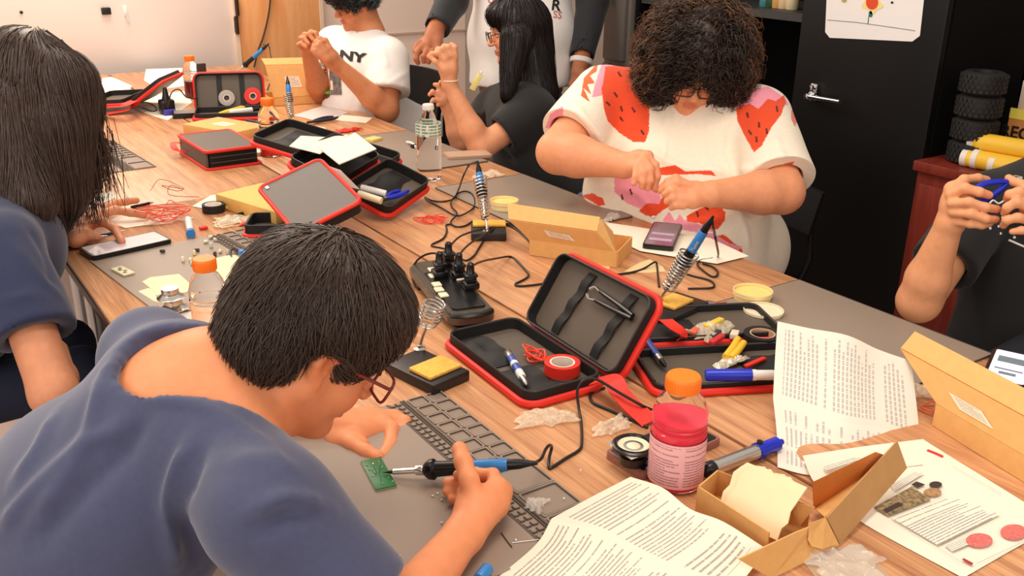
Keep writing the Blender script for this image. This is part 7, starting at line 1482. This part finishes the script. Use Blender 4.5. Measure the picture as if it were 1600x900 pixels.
pr_ = phone_px('phone with a lit screen at the right edge beyond the large box', (1604, 612), (1566, 603), (1590, 566), TOP + 0.0008, l=0.08, w=0.16, body=m_blkp, screen=m_screen_on)
for k, (x, y, a, b_) in enumerate(((0.04, 0.05, 0.05, 0.03), (0.04, 0.10, 0.05, 0.006), (0.04, 0.12, 0.03, 0.012))): MB().box((x, y, 0.0096), (a, b_, 0.0004)).build('screen_panel', mat('screen_dim', (120, 140, 150), 0.3), pr_)
phone_px('small dark gadget with red leads right of the upright iron', (1090, 482), (1128, 492), (1098, 475), TOP + 0.0006, w=0.045, h=0.008, body=mat('gadget_grey', (84, 76, 74), 0.3), screen=mat('gadget_screen', (130, 122, 118), 0.2))
phone_px('dark slab phone at the girl\'s mat with a clear case', (700, 250), (770, 246), (690, 238), TOP + MH + 0.001, w=0.09, h=0.009, body=mat('case_beige', (186, 152, 128), 0.3), screen=mat('case_beige2', (196, 164, 140), 0.3))
phone_px('black phone with a steel edge below the far plug', (270, 186), (310, 184), (275, 178), TOP + 0.0008, w=0.085, h=0.02, body=m_blkp, screen=mat('grey_back', (130, 124, 120), 0.3))

# ---- loudspeaker drivers
def speaker(label, c, r, h, cone, M=None, flip=False):
    t = thing('speaker_driver', label, 'speaker', c); Mx = Matrix.Translation((0, 0, h)) @ Matrix.Rotation(math.pi, 4, 'X') if flip else Matrix.Identity(4)
    MB().lathe([(0, 0), (r * 0.62, 0), (r * 0.64, 0.003), (r * 0.64, h * 0.42), (r * 0.5, h * 0.44)], M=Mx, n=28).build('magnet', m_gun if not flip else m_silver, t)
    MB().lathe([(r * 0.5, h * 0.4), (r * 0.86, h * 0.78), (r, h * 0.84), (r, h * 0.95), (r * 0.92, h)], M=Mx, n=32, cap=False).build('basket', m_gun if not flip else m_silver, t)
    MB().box((0, 0, h * 0.86), (r * 1.75, r * 1.75, 0.0015), M=Mx, bev=0.0006).build('flange', m_silver, t)
    MB().lathe([(r * 0.95, h * 0.95), (r * 0.9, h * 1.03), (r * 0.78, h * 1.02), (r * 0.72, h * 0.9)], M=Mx, n=32, cap=False).build('surround', m_blkp, t)
    MB().lathe([(r * 0.74, h * 0.93), (r * 0.35, h * 0.86), (r * 0.3, h * 0.9), (0.0, h * 0.95)], M=Mx, n=28, cap=False).build('cone', cone, t); return t
c = at(988, 722, TOP + 0.014); speaker('small speaker driver with cream cone on the pink-cased phone', Vector((c.x, c.y, TOP + 0.0140)), 0.034, 0.034, m_cream)
c = at(272, 484, zt); speaker('lower silver speaker driver lying face down on the left mat', Vector((c.x, c.y, zt + 0.0025)), 0.030, 0.022, m_blkp, flip=True)
speaker('upper silver speaker driver stacked on the lower one, left mat', Vector((c.x - 0.003, c.y + 0.004, zt + 0.026)), 0.029, 0.024, m_blkp, flip=True)

# ---- tape rolls and round tins
def tape(label, M, R=0.031, r=0.019, h=0.018, m=m_red, inner=None, cat='tape'):
    t = thing('tape_roll', label, cat, M=M)
    MB().lathe([(R, 0), (R, h), (R - 0.002, h + 0.0006), (r + 0.001, h), (r + 0.001, 0), (R, 0)], n=36, cap=False).build('tape', m, t)
    MB().lathe([(r + 0.001, 0.0002), (r + 0.001, h - 0.0002), (r - 0.002, h - 0.0002), (r - 0.002, 0.0002), (r + 0.001, 0.0002)], n=30, cap=False).build('core', inner or mat('core_white', (238, 222, 206), 0.5), t); return t
tape('red tape roll with white core in the open case at centre', Matrix.Translation(at(878, 583, TOP + 0.012) + Vector((0, 0, 0.002))), R=0.034, r=0.023, h=0.022)
tape('dark tape roll with a tan core in the flat open case', Matrix.Translation(at(1190, 533, TOP + 0.010)), R=0.038, r=0.025, h=0.018, m=m_kblk, inner=mat('core_tan', (206, 166, 132), 0.5))
TB = B7
tape('black tape roll with grey face in the far upright case', TB @ Matrix.Translation((-0.012, 0.055, 0.0125)), R=0.034, r=0.014, h=0.014, m=mat('tape_greyface', (176, 168, 160), 0.4))
tape('red tape roll in the far upright case', TB @ Matrix.Translation((-0.108 + 0.0, 0.062, 0.0125)) if 0 else TB @ Matrix.Translation((0.098, 0.06, 0.0125)), R=0.037, r=0.014, h=0.014)
tape('black tape roll standing flat on the table right of the red wires', Matrix.Translation(at(334, 330, TOP + 0.001)), R=0.032, r=0.022, h=0.022, m=m_kblk, inner=m_cap)
def tin(label, p, R, h, col, fill, cat='tin'):
    t = thing('flux_tin', label, cat, Vector((p.x, p.y, p.z)))
    MB().lathe([(0, 0), (R * 0.92, 0), (R * 0.94, h * 0.55), (R, h * 0.6), (R, h), (R - 0.002, h), (R - 0.002, h * 0.6), (0, h * 0.58)], n=32, cap=False).build('dish', col, t)
    MB().lathe([(0, h * 0.60), (R - 0.003, h * 0.60), (R - 0.003, h * 0.72), (0, h * 0.78)], n=28, cap=False).build('filling', fill, t); return t
m_wax = mat('wax_yellow', (246, 216, 130), 0.45); m_dish = mat('dish_cream', (246, 222, 160), 0.35)
tin('round tin of yellow flux on the table beside the grey right mat', at(1175, 468, TOP + 0.0006), 0.045, 0.024, m_dish, m_wax)
tin('pale open lid leaning by the flat case, in front of the yellow flux tin', at(1192, 492, TOP + 0.0006), 0.044, 0.014, mat('dish_white', (244, 230, 196), 0.35), mat('dish_white', None) if 0 else MATS['dish_white'])
tin('round yellow flux tin between the blue iron and the labelled box', at(788, 325, TOP + MH + 0.001), 0.042, 0.026, m_dish, m_wax)
tin('white tin on the table behind the papers in the open case', at(491, 212, TOP + 0.001), 0.045, 0.028, mat('dish_white2', (240, 228, 206), 0.4), MATS['dish_white'])
tin('white plastic lid near the closed grey case corner', at(402, 240, TOP + 0.001), 0.036, 0.012, m_cap, m_cap, 'lid')

# ---- tools
def rod(label, name, cat, a, b_, prof):
    """prof: list of (part name, [(r, t)...], material index); along a to b"""
    a, b_ = Vector(a), Vector(b_); t = thing(name, label, cat, M=frame(a, b_ - a, z=(0, 0, 1))); L = (b_ - a).length; Q = Matrix.Rotation(math.radians(90), 4, 'Y')
    for pn, pr_, m in prof: MB().lathe([(r, f * L) for r, f in pr_], M=Q, n=14).build(pn, m, t)
    return t
sd = A1 @ Vector((0, 0, 0))
m_wht = mat('white_plastic', (236, 232, 226), 0.35); m_stl = mat('steel_blue', (60, 84, 170), 0.3)
rod('blue and white pen-shaped screwdriver in the open case at centre', 'pocket_screwdriver', 'screwdriver', at(793, 550, TOP + 0.02), at(823, 602, TOP + 0.02), [('cap', [(0.006, 0), (0.0075, 0.02), (0.0075, 0.18)], m_silver), ('barrel', [(0.0078, 0.18), (0.0078, 0.62)], m_stl), ('band', [(0.0082, 0.36), (0.0082, 0.44)], m_wht), ('collar', [(0.008, 0.62), (0.008, 0.76), (0.0065, 0.78)], m_wht), ('nose', [(0.0062, 0.78), (0.0055, 0.93), (0.002, 1.0)], m_silver)])
rod('blue pen-shaped screwdriver in the flat open case beside the strap', 'pocket_screwdriver', 'screwdriver', at(1012, 534, TOP + 0.022), at(1040, 573, TOP + 0.02), [('barrel', [(0.007, 0), (0.007, 0.6)], m_stl), ('collar', [(0.0075, 0.6), (0.0075, 0.78)], m_silver), ('nose', [(0.006, 0.78), (0.005, 0.93), (0.002, 1.0)], m_gun)])
rod('blue marker with a white cap at the front of the flat open case', 'marker', 'marker', at(1102, 586, TOP + 0.035), at(1212, 586, TOP + 0.038), [('barrel', [(0.010, 0), (0.0115, 0.04), (0.0115, 0.66)], m_navyp), ('collar', [(0.0105, 0.66), (0.0105, 0.72)], m_wht), ('cap', [(0.0095, 0.72), (0.0095, 0.97), (0.007, 1.0)], m_wht)])
pu = rod('silver solder pump with a blue end and black nozzle, right of the pink drink', 'solder_pump', 'solder pump', at(1098, 738, TOP + 0.016), at(1222, 690, TOP + 0.014), [('nozzle', [(0.003, 0), (0.010, 0.02), (0.0135, 0.06), (0.0135, 0.12)], m_blkp), ('barrel', [(0.0125, 0.12), (0.0125, 0.66)], m_silver), ('collar', [(0.0135, 0.12), (0.0135, 0.15)], m_silver), ('end_grip', [(0.014, 0.66), (0.0145, 0.7), (0.0115, 0.8), (0.012, 0.93), (0.006, 0.95), (0.005, 1.0)], m_navyp)])
MB().lathe([(0.0, 0), (0.005, 0), (0.005, 0.006), (0, 0.007)], M=Matrix.Translation((0.125, 0, 0.012)), n=12).build('release_button', m_blkp, pu)
rod('white pen with blue end standing out among the red wires', 'glue_stick', 'tube', at(294, 343, TOP + 0.012), at(298, 366, TOP + 0.012), [('body', [(0.010, 0), (0.010, 0.85)], m_wht), ('end_cap', [(0.012, 0.85), (0.0125, 1.0)], m_blue)])
rod('yellow utility tool with round end right of the black tape roll', 'utility_knife', 'knife', at(354, 324, TOP + 0.008), at(402, 328, TOP + 0.008), [('handle', [(0.006, 0), (0.007, 0.2), (0.0065, 0.7), (0.010, 0.85), (0.006, 1.0)], m_yell)])
for a, b_, m, lb in (((92, 384), (168, 368), m_blkp, 'black pen lying below the pressing hand'), ((95, 380), (196, 360), mat('pen_navy', (34, 40, 70), 0.3), 'dark blue pen under the pressing hand'), ((205, 324), (240, 316), m_blkp, 'thin black pen among the red wires'), ((360, 338), (395, 330), m_blkp, 'short black pen behind the yellow tool') ):
    rod(lb, 'pen', 'pen', at(*a, TOP + 0.006), at(*b_, TOP + 0.006), [('barrel', [(0.0045, 0), (0.005, 0.05), (0.005, 0.8)], m), ('point', [(0.0045, 0.8), (0.001, 1.0)], m_silver)])
rod('white marker in the open case with blue cutters', 'marker', 'marker', at(564, 293, TOP + 0.085), at(603, 303, TOP + 0.07), [('barrel', [(0.009, 0), (0.010, 0.1), (0.010, 1.0)], m_wht)])
rod('second white marker below the first in the case with blue cutters', 'marker', 'marker', at(560, 302, TOP + 0.085), at(596, 314, TOP + 0.07), [('barrel', [(0.009, 0), (0.010, 0.1), (0.010, 1.0)], m_cream)])
rod('white marker lying in the far upright case', 'marker', 'marker', at(358, 176, TOP + 0.03), at(405, 170, TOP + 0.03), [('barrel', [(0.010, 0), (0.012, 0.1), (0.011, 0.75)], m_wht), ('end_cap', [(0.009, 0.75), (0.008, 1.0)], m_gun)])
rod('yellow screwdriver lying in the far upright case', 'screwdriver', 'screwdriver', at(342, 178, TOP + 0.025), at(382, 168, TOP + 0.03), [('handle', [(0.006, 0), (0.010, 0.3), (0.011, 0.9), (0.006, 1.0)], m_yell)])
rod('dark blue pen between the flat box and the far case', 'pen', 'pen', at(385, 188, TOP + 0.006), at(412, 194, TOP + 0.006), [('barrel', [(0.006, 0), (0.007, 0.2), (0.007, 1.0)], mat('pen_navy', None) if 0 else MATS['pen_navy'])])
rod('silver pen lying behind the boy, pinched blue-white tube at the bottom edge', 'battery', 'battery', at(748, 905, zt + 0.008), at(762, 888, zt + 0.008), [('body', [(0.008, 0), (0.0085, 0.05), (0.0085, 1.0)], m_blue)])
# tweezers held by straps in the lid
tw = thing('tweezers', 'black-handled tweezers with silver tips strapped in the raised lid', 'tweezers', M=B1)
for s in (-1, 1):
    MB().tube(smooth_path([(0.115, 0.118 + s * 0.003, 0.018), (0.06, 0.120 + s * 0.007, 0.018), (0.0, 0.122 + s * 0.010, 0.018)], 5), [0.005] * 5 + [0.0045] * 5 + [0.0035], n=8).build('arm', m_blkp, tw)
    MB().tube(smooth_path([(0.0, 0.122 + s * 0.010, 0.018), (-0.018, 0.122 + s * 0.013, 0.018), (-0.03, 0.121 + s * 0.006, 0.018)], 4), 0.003, n=6).build('tip', m_silver, tw)
# flush cutters: handles, jaws, pivot
def cutters(label, M, L=0.12, m=m_navyp):
    t = thing('flush_cutters', label, 'cutters', M=M)
    for s in (-1, 1):
        MB().tube(smooth_path([(0, 0, 0), (-L * 0.25, s * 0.012, 0), (-L * 0.55, s * 0.020, 0), (-L * 0.85, s * 0.014, 0)], 5), [0.005, 0.0055, 0.006, 0.0065, 0.007, 0.007, 0.007, 0.0072, 0.0072, 0.0072, 0.007, 0.0068, 0.0066, 0.006, 0.005, 0.004], n=10).build('handle', m, t)
        mb = MB(); mb.prism([(0.0, 0), (0.004, s * 0.008), (0.02, s * 0.006), (0.03, s * 0.0008), (0.03, 0.0)][::s], -0.004, 0.004); mb.build('jaw', m_gun, t)
    MB().lathe([(0, -0.005), (0.006, -0.005), (0.006, 0.005), (0, 0.006)], M=Matrix.Translation((0.004, 0, 0)), n=14).build('pivot', m_silver, t); return t
c = at(604, 310, TOP + 0.06); cutters('blue flush cutters lying in the open case left of the stand', frame(c, at(592, 322, TOP + 0.06) - at(628, 306, TOP + 0.06), z=(0, 0.1, 1)), 0.11)
cutters("blue-handled flush cutters gripped in the right-edge person's hand", frame(V(1576, 284, 2.245), camv(0.85, -0.35, 0.1), z=camv(0.2, 0.3, -0.9)), 0.12)
c = at(488, 190, TOP + 0.012); cutters('dark pliers on the table behind the white tin', frame(c, at(470, 196, TOP) - at(520, 186, TOP), z=(0, 0, 1)), 0.15, mat('plier_navy', (36, 38, 60), 0.4))
# yellow-handled strippers and foil things in the flat case
ys = thing('wire_stripper', 'yellow-handled tool lying in the flat open case', 'tool', at(1150, 545, TOP + 0.022)); i_ = Matrix.Translation(at(1150, 545, TOP + 0.022)).inverted()
for a, b_ in (((1133, 558), (1153, 530)), ((1142, 560), (1162, 536))): MB().tube(smooth_path([i_ @ at(*a, TOP + 0.022), i_ @ at((a[0] + b_[0]) / 2 + 1, (a[1] + b_[1]) / 2, TOP + 0.026), i_ @ at(*b_, TOP + 0.024)], 4), 0.007, n=10).build('handle', m_yell, ys)
# ---- bags and crumpled film
m_filmw = mat('film_cream', (244, 228, 200), 0.2, spec=0.8, alpha=0.5, noise=0.15, nscale=160)
def film(label, c0, size, ang, seed, m=m_filmw, z=TOP + 0.001, cat='bag', name='plastic_bag', h=0.012):
    p = at(c0[0], c0[1], z); n = 26; mb = MB(); vs = []; fs = []
    for j in range(n + 1):
        for i in range(n + 1): vs.append((size[0] * (i / n - 0.5), size[1] * (j / n - 0.5), 0))
    P = np.array(vs); e = np.minimum(1 - np.abs(P[:, 0]) / (size[0] / 2), 1 - np.abs(P[:, 1]) / (size[1] / 2)); an = np.arctan2(P[:, 1] / size[1], P[:, 0] / size[0])
    rad = 0.86 + 0.13 * np.sin(3 * an + seed) + 0.09 * np.sin(7 * an + 2 * seed) + 0.05 * np.sin(13 * an + seed); cor = 1 - 0.16 * np.abs(np.sin(2 * an)); P[:, :2] *= (rad * cor)[:, None]
    P[:, 2] = h * (0.5 + 0.55 * waves(P, 95, seed) + 0.35 * np.abs(waves(P, 190, seed + 3))) * np.clip(0.35 + e * 3, 0, 1) + 0.001
    P[:, :2] += 0.005 * np.stack([waves(P, 90, seed + 1), waves(P, 90, seed + 2)], 1); P[:, 2] = np.maximum(P[:, 2], 0.0005)
    for j in range(n):
        for i in range(n): fs.append((j * (n + 1) + i, j * (n + 1) + i + 1, (j + 1) * (n + 1) + i + 1, (j + 1) * (n + 1) + i))
    o = mb.add([tuple(q) for q in P], fs).build(name, m, smooth=False, loc=(p.x, p.y, z)); o.rotation_euler = (0, 0, ang); return tag(o, label, cat)
film('crumpled clear bag on the wood in front of the centre case', (852, 655), (0.13, 0.07), -0.35, 3)
b9 = film('small clear bag by the speaker driver and the red strap', (958, 668), (0.10, 0.05), 0.2, 5)
film('clear bag with paper slip at the bottom edge under the bent box', (1318, 885), (0.12, 0.10), -0.4, 7, m=m_film)
o = MB().box((0, 0, 0.0006), (0.10, 0.08, 0.0012)).build('paper_slip', print_mat('slip', (190, 160, 130), (110, 80, 60), 6, 0.05, 1, 0.5, 0.5)); q = at(1318, 885, TOP); o.location = (q.x, q.y, TOP + 0.0001); o.rotation_euler = (0, 0, -0.4); tag(o, 'brown printed slip inside the clear bag at the bottom edge', 'paper')
film('scrap of clear film on the mat beside the boy\'s wrist', (838, 790), (0.05, 0.035), 0.5, 9, m=m_film, z=TOP + MH + 0.001)
film('cream crumpled packet behind the iron on the coil stand', (762, 275), (0.16, 0.08), 0.3, 11, z=TOP + MH + 0.001)
film('clear bag with striped slip between the white sheet and the large box', (1443, 615), (0.06, 0.10), 0.4, 13, m=m_filmw)
film('pile of cream crumpled film right of the red wires', (372, 345), (0.16, 0.09), -0.2, 15)
film('crumpled clear wrap among the red wires at left', (262, 345), (0.15, 0.08), 0.2, 17, m=m_filmw)
bgc = film('clear bag of small red and yellow components in the flat open case', (1110, 520), (0.13, 0.085), 0.15, 21, m=m_filmw, z=TOP + 0.014, h=0.022)
rgb_ = np.random.default_rng(77)
lbls = ('yellow wire bundle in the component bag', 'red connector strip in the component bag', 'dark chip row in the component bag', 'orange component in the component bag', 'white connector at the end of the component bag')
for k, (px, py, col, d) in enumerate(((1115, 508, (244, 206, 80), (0.06, 0.014, 0.010)), (1120, 532, (206, 50, 56), (0.05, 0.012, 0.010)), (1118, 522, (54, 50, 56), (0.04, 0.012, 0.008)), (1085, 516, (226, 106, 80), (0.03, 0.014, 0.008)), (1148, 520, (232, 214, 190), (0.028, 0.016, 0.012)))):
    p = at(px, py, TOP + 0.026); o = MB().box((0, 0, 0), d, bev=0.002).build('component', mat('comp%d' % k, col, 0.4), loc=(p.x, p.y, TOP + 0.03 - 0.002 * k)); o.rotation_euler = (0, 0, 0.2 + 0.1 * k); tag(o, lbls[k], 'component')
film('pale foil packet in front of the yellow tool in the flat case', (1140, 568), (0.10, 0.035), 0.1, 23, m=mat('foil_pale', (222, 214, 194), 0.25, 0.3), z=TOP + 0.014, h=0.014)
o = MB().box((0, 0, 0), (0.06, 0.01, 0.006), bev=0.002).build('red_pick', m_red, loc=at(1180, 566, TOP + 0.022)); o.rotation_euler = (0, 0, 0.1); tag(o, 'slim red stick at the right of the foil packet', 'stick')
film('pinkish crumpled bag behind the papers at left, far white lid side', (540, 300), (0.07, 0.05), 0.3, 25, z=TOP + 0.085) if 0 else None
# ---- wires
def tangle(label, name, c0, r, n, seed, m, z=TOP + 0.001, h=0.02, th=0.0014, sx=1.0, sy=1.0, cat='wire'):
    p = at(c0[0], c0[1], z); rg = np.random.default_rng(seed); pts = []
    for i in range(n):
        a = i * 2.0 + rg.uniform(-0.5, 0.5); q = r * rg.uniform(0.35, 1.0); pts.append(Vector((q * math.cos(a) * sx, q * math.sin(a) * sy, th + h * rg.uniform(0, 1))))
    o = MB().tube(smooth_path(pts, 8), th, n=6).build(name, m, loc=(p.x, p.y, z)); return tag(o, label, cat)
m_rw = mat('wire_red', (234, 70, 44), 0.4)
tangle('bundle of red wire in the open case beside the red tape roll', 'wire_bundle', (835, 560), 0.034, 22, 5, m_rw, z=TOP + 0.012, h=0.016, th=0.0018, sx=0.8, sy=1.1)
tangle('thin red wires sprawling by the pressing hand at left', 'wire_bundle', (262, 342), 0.10, 26, 6, m_rw, h=0.03, th=0.0012)
tangle('small heap of red wire on the wood right of the boy\'s hair', 'wire_bundle', (673, 345), 0.055, 18, 8, m_rw, h=0.008, th=0.0014)
tangle('looping dark red wire rising above the left papers', 'wire_bundle', (275, 318), 0.07, 9, 12, mat('wire_dull', (170, 70, 60), 0.4), h=0.07, th=0.001)
tangle('red leads tied round the small dark gadget', 'wire_bundle', (1130, 482), 0.028, 10, 14, mat('wire_brown', (176, 74, 56), 0.4), h=0.012, th=0.0014)
tangle('coil of orange wire by the bag left of the large box', 'wire_bundle', (1452, 645), 0.02, 7, 15, mat('wire_orange', (236, 110, 60), 0.4), h=0.02, th=0.0014)
o = MB().tube(smooth_path([at(1449, 704, TOP + 0.003), at(1462, 709, TOP + 0.003), at(1473, 714, TOP + 0.003)], 4), 0.0025, n=6).build('red_wire', m_red); tag(o, 'short bright red stick between the printed page and the large box', 'wire')
tangle('clear crumpled thread on the left mat edge behind the wells', 'wire_bundle', (350, 352), 0.05, 12, 19, m_cream, h=0.008, th=0.0012)
film('orange-red wire bits right of the loose wells, behind the head', (385, 350), (0.05, 0.03), 0.2, 29, m=m_rw, h=0.006, cat='wire', name='wire_scraps')
o = MB().box((0, 0, 0.004), (0.022, 0.014, 0.008), bev=0.002).build('component', m_red, loc=at(318, 358, TOP + 0.001)); tag(o, 'single red component right of the blue-ended tube', 'component')
film('red tool pouch behind the white tin', (545, 205), (0.13, 0.05), 0.1, 33, m=m_red, h=0.012, cat='pouch', name='red_pouch')
o = MB().box((0, 0, 0), (0.06, 0.045, 0.014), bev=0.003).build('yellow_pad', mat('pad_yellow', (238, 206, 120), 0.6), loc=at(583, 218, TOP + 0.008)); tag(o, 'small yellow block right of the white booklet', 'block'); o.rotation_euler = (0, 0, 0.4)
o = MB().box((0, 0, 0), (0.03, 0.02, 0.012), bev=0.003).build('earbud_case', m_blkp, loc=at(648, 228, TOP + 0.0065 + MH)); tag(o, 'small dark clip on the mat left of the water bottle', 'clip')
o = MB().tube(smooth_path([at(636, 222, TOP + 0.012), at(644, 224, TOP + 0.014), at(650, 230, TOP + 0.010)], 4), 0.005, n=8).build('white_plug', m_wht); tag(o, 'short white plug end on the mat left of the water bottle', 'plug')
# far black plug and purple block on the far strip
pk = at(262, 178, TOP); t = thing('power_plug', 'black plug stack among the far white papers', 'plug', Vector((pk.x, pk.y, TOP + 0.002)))
MB().box((0, 0, 0.03), (0.06, 0.05, 0.06), bev=0.008).build('adapter', m_blkp, t); MB().lathe([(0.018, 0.06), (0.014, 0.075), (0.008, 0.11)], n=14).build('cord_sleeve', m_blkp, t); MB().box((0.0, -0.035, 0.012), (0.05, 0.02, 0.022), bev=0.004).build('purple_base', mat('purple', (74, 60, 170), 0.4), t)
cord(t, [at(206, 165, TOP + 0.04), (225, 160, 0.01), (240, 164), (245, 171), (238, 174), (222, 168)])
cord(t, [at(262, 168, TOP + 0.1), at(268, 145, TOP + 0.16), at(280, 140, TOP + 0.15), at(292, 152, TOP + 0.09), at(312, 155, TOP + 0.05)])
# ---- electronics on the mats
pc = thing('circuit_board', "small green circuit board under the boy's soldering tip", 'circuit board', M=frame(at(587, 768, zt), at(563, 722, zt) - at(587, 768, zt), z=(0, 0, 1)))
Lb = 0.088; MB().box((Lb / 2, -0.0165, 0.0025), (Lb, 0.033, 0.002), bev=0.0004).build('board', mat('pcb_green', (30, 108, 52), 0.35, noise=0.12, nscale=150), pc); MB().box((Lb / 2, -0.0165, 0.0008), (Lb, 0.034, 0.0012)).build('board_edge', mat('pcb_edge', (190, 200, 150), 0.5), pc)
rgc = np.random.default_rng(5)
for k in range(14): MB().lathe([(0.0016, 0), (0.0016, 0.0008), (0.0006, 0.0018)], M=Matrix.Translation((0.008 + rgc.uniform(0, Lb - 0.016), -0.004 - rgc.uniform(0, 0.026), 0.0035)), n=8).build('solder_joint', m_silver, pc)
o = MB().tube(smooth_path([at(583, 724, zt + 0.02), at(588, 737, zt + 0.005), at(593, 738, zt + 0.006), at(595, 712, zt + 0.045)], 5), 0.0008, n=6).build('component_lead', m_silver); tag(o, "bent silver wire lead held between the boy's left fingers", 'wire')
rc_ = thing('circuit_board', 'small cream component card lying on the left mat before the phone', 'circuit board', M=frame(at(194, 433, zt), at(168, 420, zt) - at(194, 433, zt), z=(0, 0, 1)))
MB().box((0.033, -0.014, 0.003), (0.066, 0.028, 0.005), bev=0.001).build('board', mat('card_greenish', (222, 214, 176), 0.5), rc_)
for k, (x, y, c_) in enumerate(((0.014, -0.010, (120, 120, 96)), (0.026, -0.017, (150, 140, 110)), (0.038, -0.010, (96, 96, 84)), (0.05, -0.016, (140, 136, 112)))): MB().box((x, y, 0.006), (0.008, 0.007, 0.002)).build('chip', mat('chip%d' % k, c_, 0.4), rc_)
CN = ('cream', 'pale grey', 'black', 'tan', 'taupe'); WH = ('nearest the phone corner', 'just right of the phone corner', 'left of the rest, by the phone', 'in the middle of the scatter', 'beside the ragged foam sheet', 'closest to the blue-ended tube', 'behind the wells of the mat', 'above the middle of the scatter', 'left of the blue iron handle', 'touching the blue iron handle', 'at the far edge of the mat', 'farthest right among the wells', 'on top of the ragged foam edge', 'between the two phone-side bits', 'alone in front, left of the orange cap', 'half hidden by the black hair')
cols = ((236, 226, 200), (206, 200, 190), (60, 54, 50), (238, 214, 160), (196, 180, 150))
proto = []
for k, c_ in enumerate(cols): proto.append(mat('bit%d' % k, c_, 0.4))
bits = [(286, 407), (300, 413), (258, 393), (304, 397), (322, 400), (318, 379), (330, 385), (312, 391), (345, 392), (356, 396), (326, 372), (338, 376), (336, 399), (298, 405), (306, 431), (372, 394)]
base_o = None
for k, (px, py) in enumerate(bits):
    p = at(px, py, zt + 0.003); o = MB().lathe([(0.0, 0), (0.004, 0.0005), (0.0045, 0.003), (0.0045, 0.010), (0.003, 0.013), (0, 0.0135)], M=Matrix.Rotation(math.radians(90), 4, 'Y') if k % 3 else None, n=10).build('component', proto[k % 5], loc=(p.x, p.y, zt + (0.0045 if k % 3 else 0.0))); o.rotation_euler = (0, 0, k * 1.3); tag(o, 'tiny %s loose component on the left mat, %s' % (CN[k % 5], WH[k]), 'component')
for k, (px, py, rz) in enumerate(((617, 872, 0.5), (632, 894, 1.3))):
    o = MB().box((0, 0, 0.0006), (0.016, 0.008, 0.0012), bev=0.0003).build('paper_scrap', m_foam, loc=at(px, py, zt)); o.rotation_euler = (0, 0, rz); tag(o, ('small cream scrap on the front mat near the bottom edge, farther one', 'small cream scrap on the front mat, cut by the bottom edge')[k], 'scrap')
WC = ('left of the fist, upper one of three', 'left of the fist, middle one of three', 'nearest the fingertips, lowest of three', 'right beside the forearm', 'near the dark wire offcut', 'left of the forearm', 'in a square well by the table edge', 'lying near the cord on the wide well')
for k, (px, py) in enumerate(((676, 776), (684, 772), (690, 782), (780, 815), (806, 845), (690, 818), (881, 780), (907, 736))):
    o = MB().sphere((0, 0, 0.0015), 0.0018, n=6).build('solder_crumb', m_wht, loc=at(px, py, zt)); tag(o, 'tiny white crumb on the front mat, ' + WC[k], 'crumb')
for k, pts in enumerate((((783, 832), (792, 845), (800, 855)), ((800, 848), (825, 845), (842, 843)))):
    o = MB().tube(smooth_path([at(a, b_, zt + 0.001) for a, b_ in pts], 4), 0.0007, n=5).build('wire_offcut', (m_gun, m_wht)[k]); tag(o, ('dark curved wire offcut on the mat right of the forearm', 'pale wire offcut on the mat by the instruction sheet')[k], 'wire')
for k, (pts, lb) in enumerate((([(930, 412), (938, 405), (955, 410), (952, 420), (942, 424)], 'pale scrap of card in front of the labelled box corner'), ([(975, 424), (1000, 410), (1015, 405), (1035, 416), (1040, 424), (1010, 426)], 'cream card scrap under the cord behind the raised lid'))):
    o = panel([at(a, b_, TOP + 0.001) for a, b_ in pts], 0.003, mat('scrap_card', (236, 204, 150), 0.7), 'card_scrap'); tag(o, lb, 'scrap')
o = MB().sphere((0, 0, 0.005), (0.008, 0.006, 0.005), n=8).build('white_bead', m_wht, loc=at(1021, 342, TOP + 0.005)); tag(o, 'small white ball behind the striped-screen phone', 'ball')
film('crumpled clear wrap behind the labelled box', (955, 342), (0.12, 0.04), 0.6, 37, m=m_film, z=TOP + 0.0056)
o = MB().sphere((0, 0, 0), (0.004, 0.003, 0.003), n=8).build('component', m_kblk, loc=V(1031, 297, 2.60)); tag(o, "tiny dark component pinched between the strawberry-shirt person's fingers", 'component')
o = MB().box((0, 0, 0), (0.03, 0.02, 0.012), bev=0.002).build('white_module', m_wht, loc=V(1586, 280, 2.25)); tag(o, 'small white part held against the cutters at the right edge', 'component')
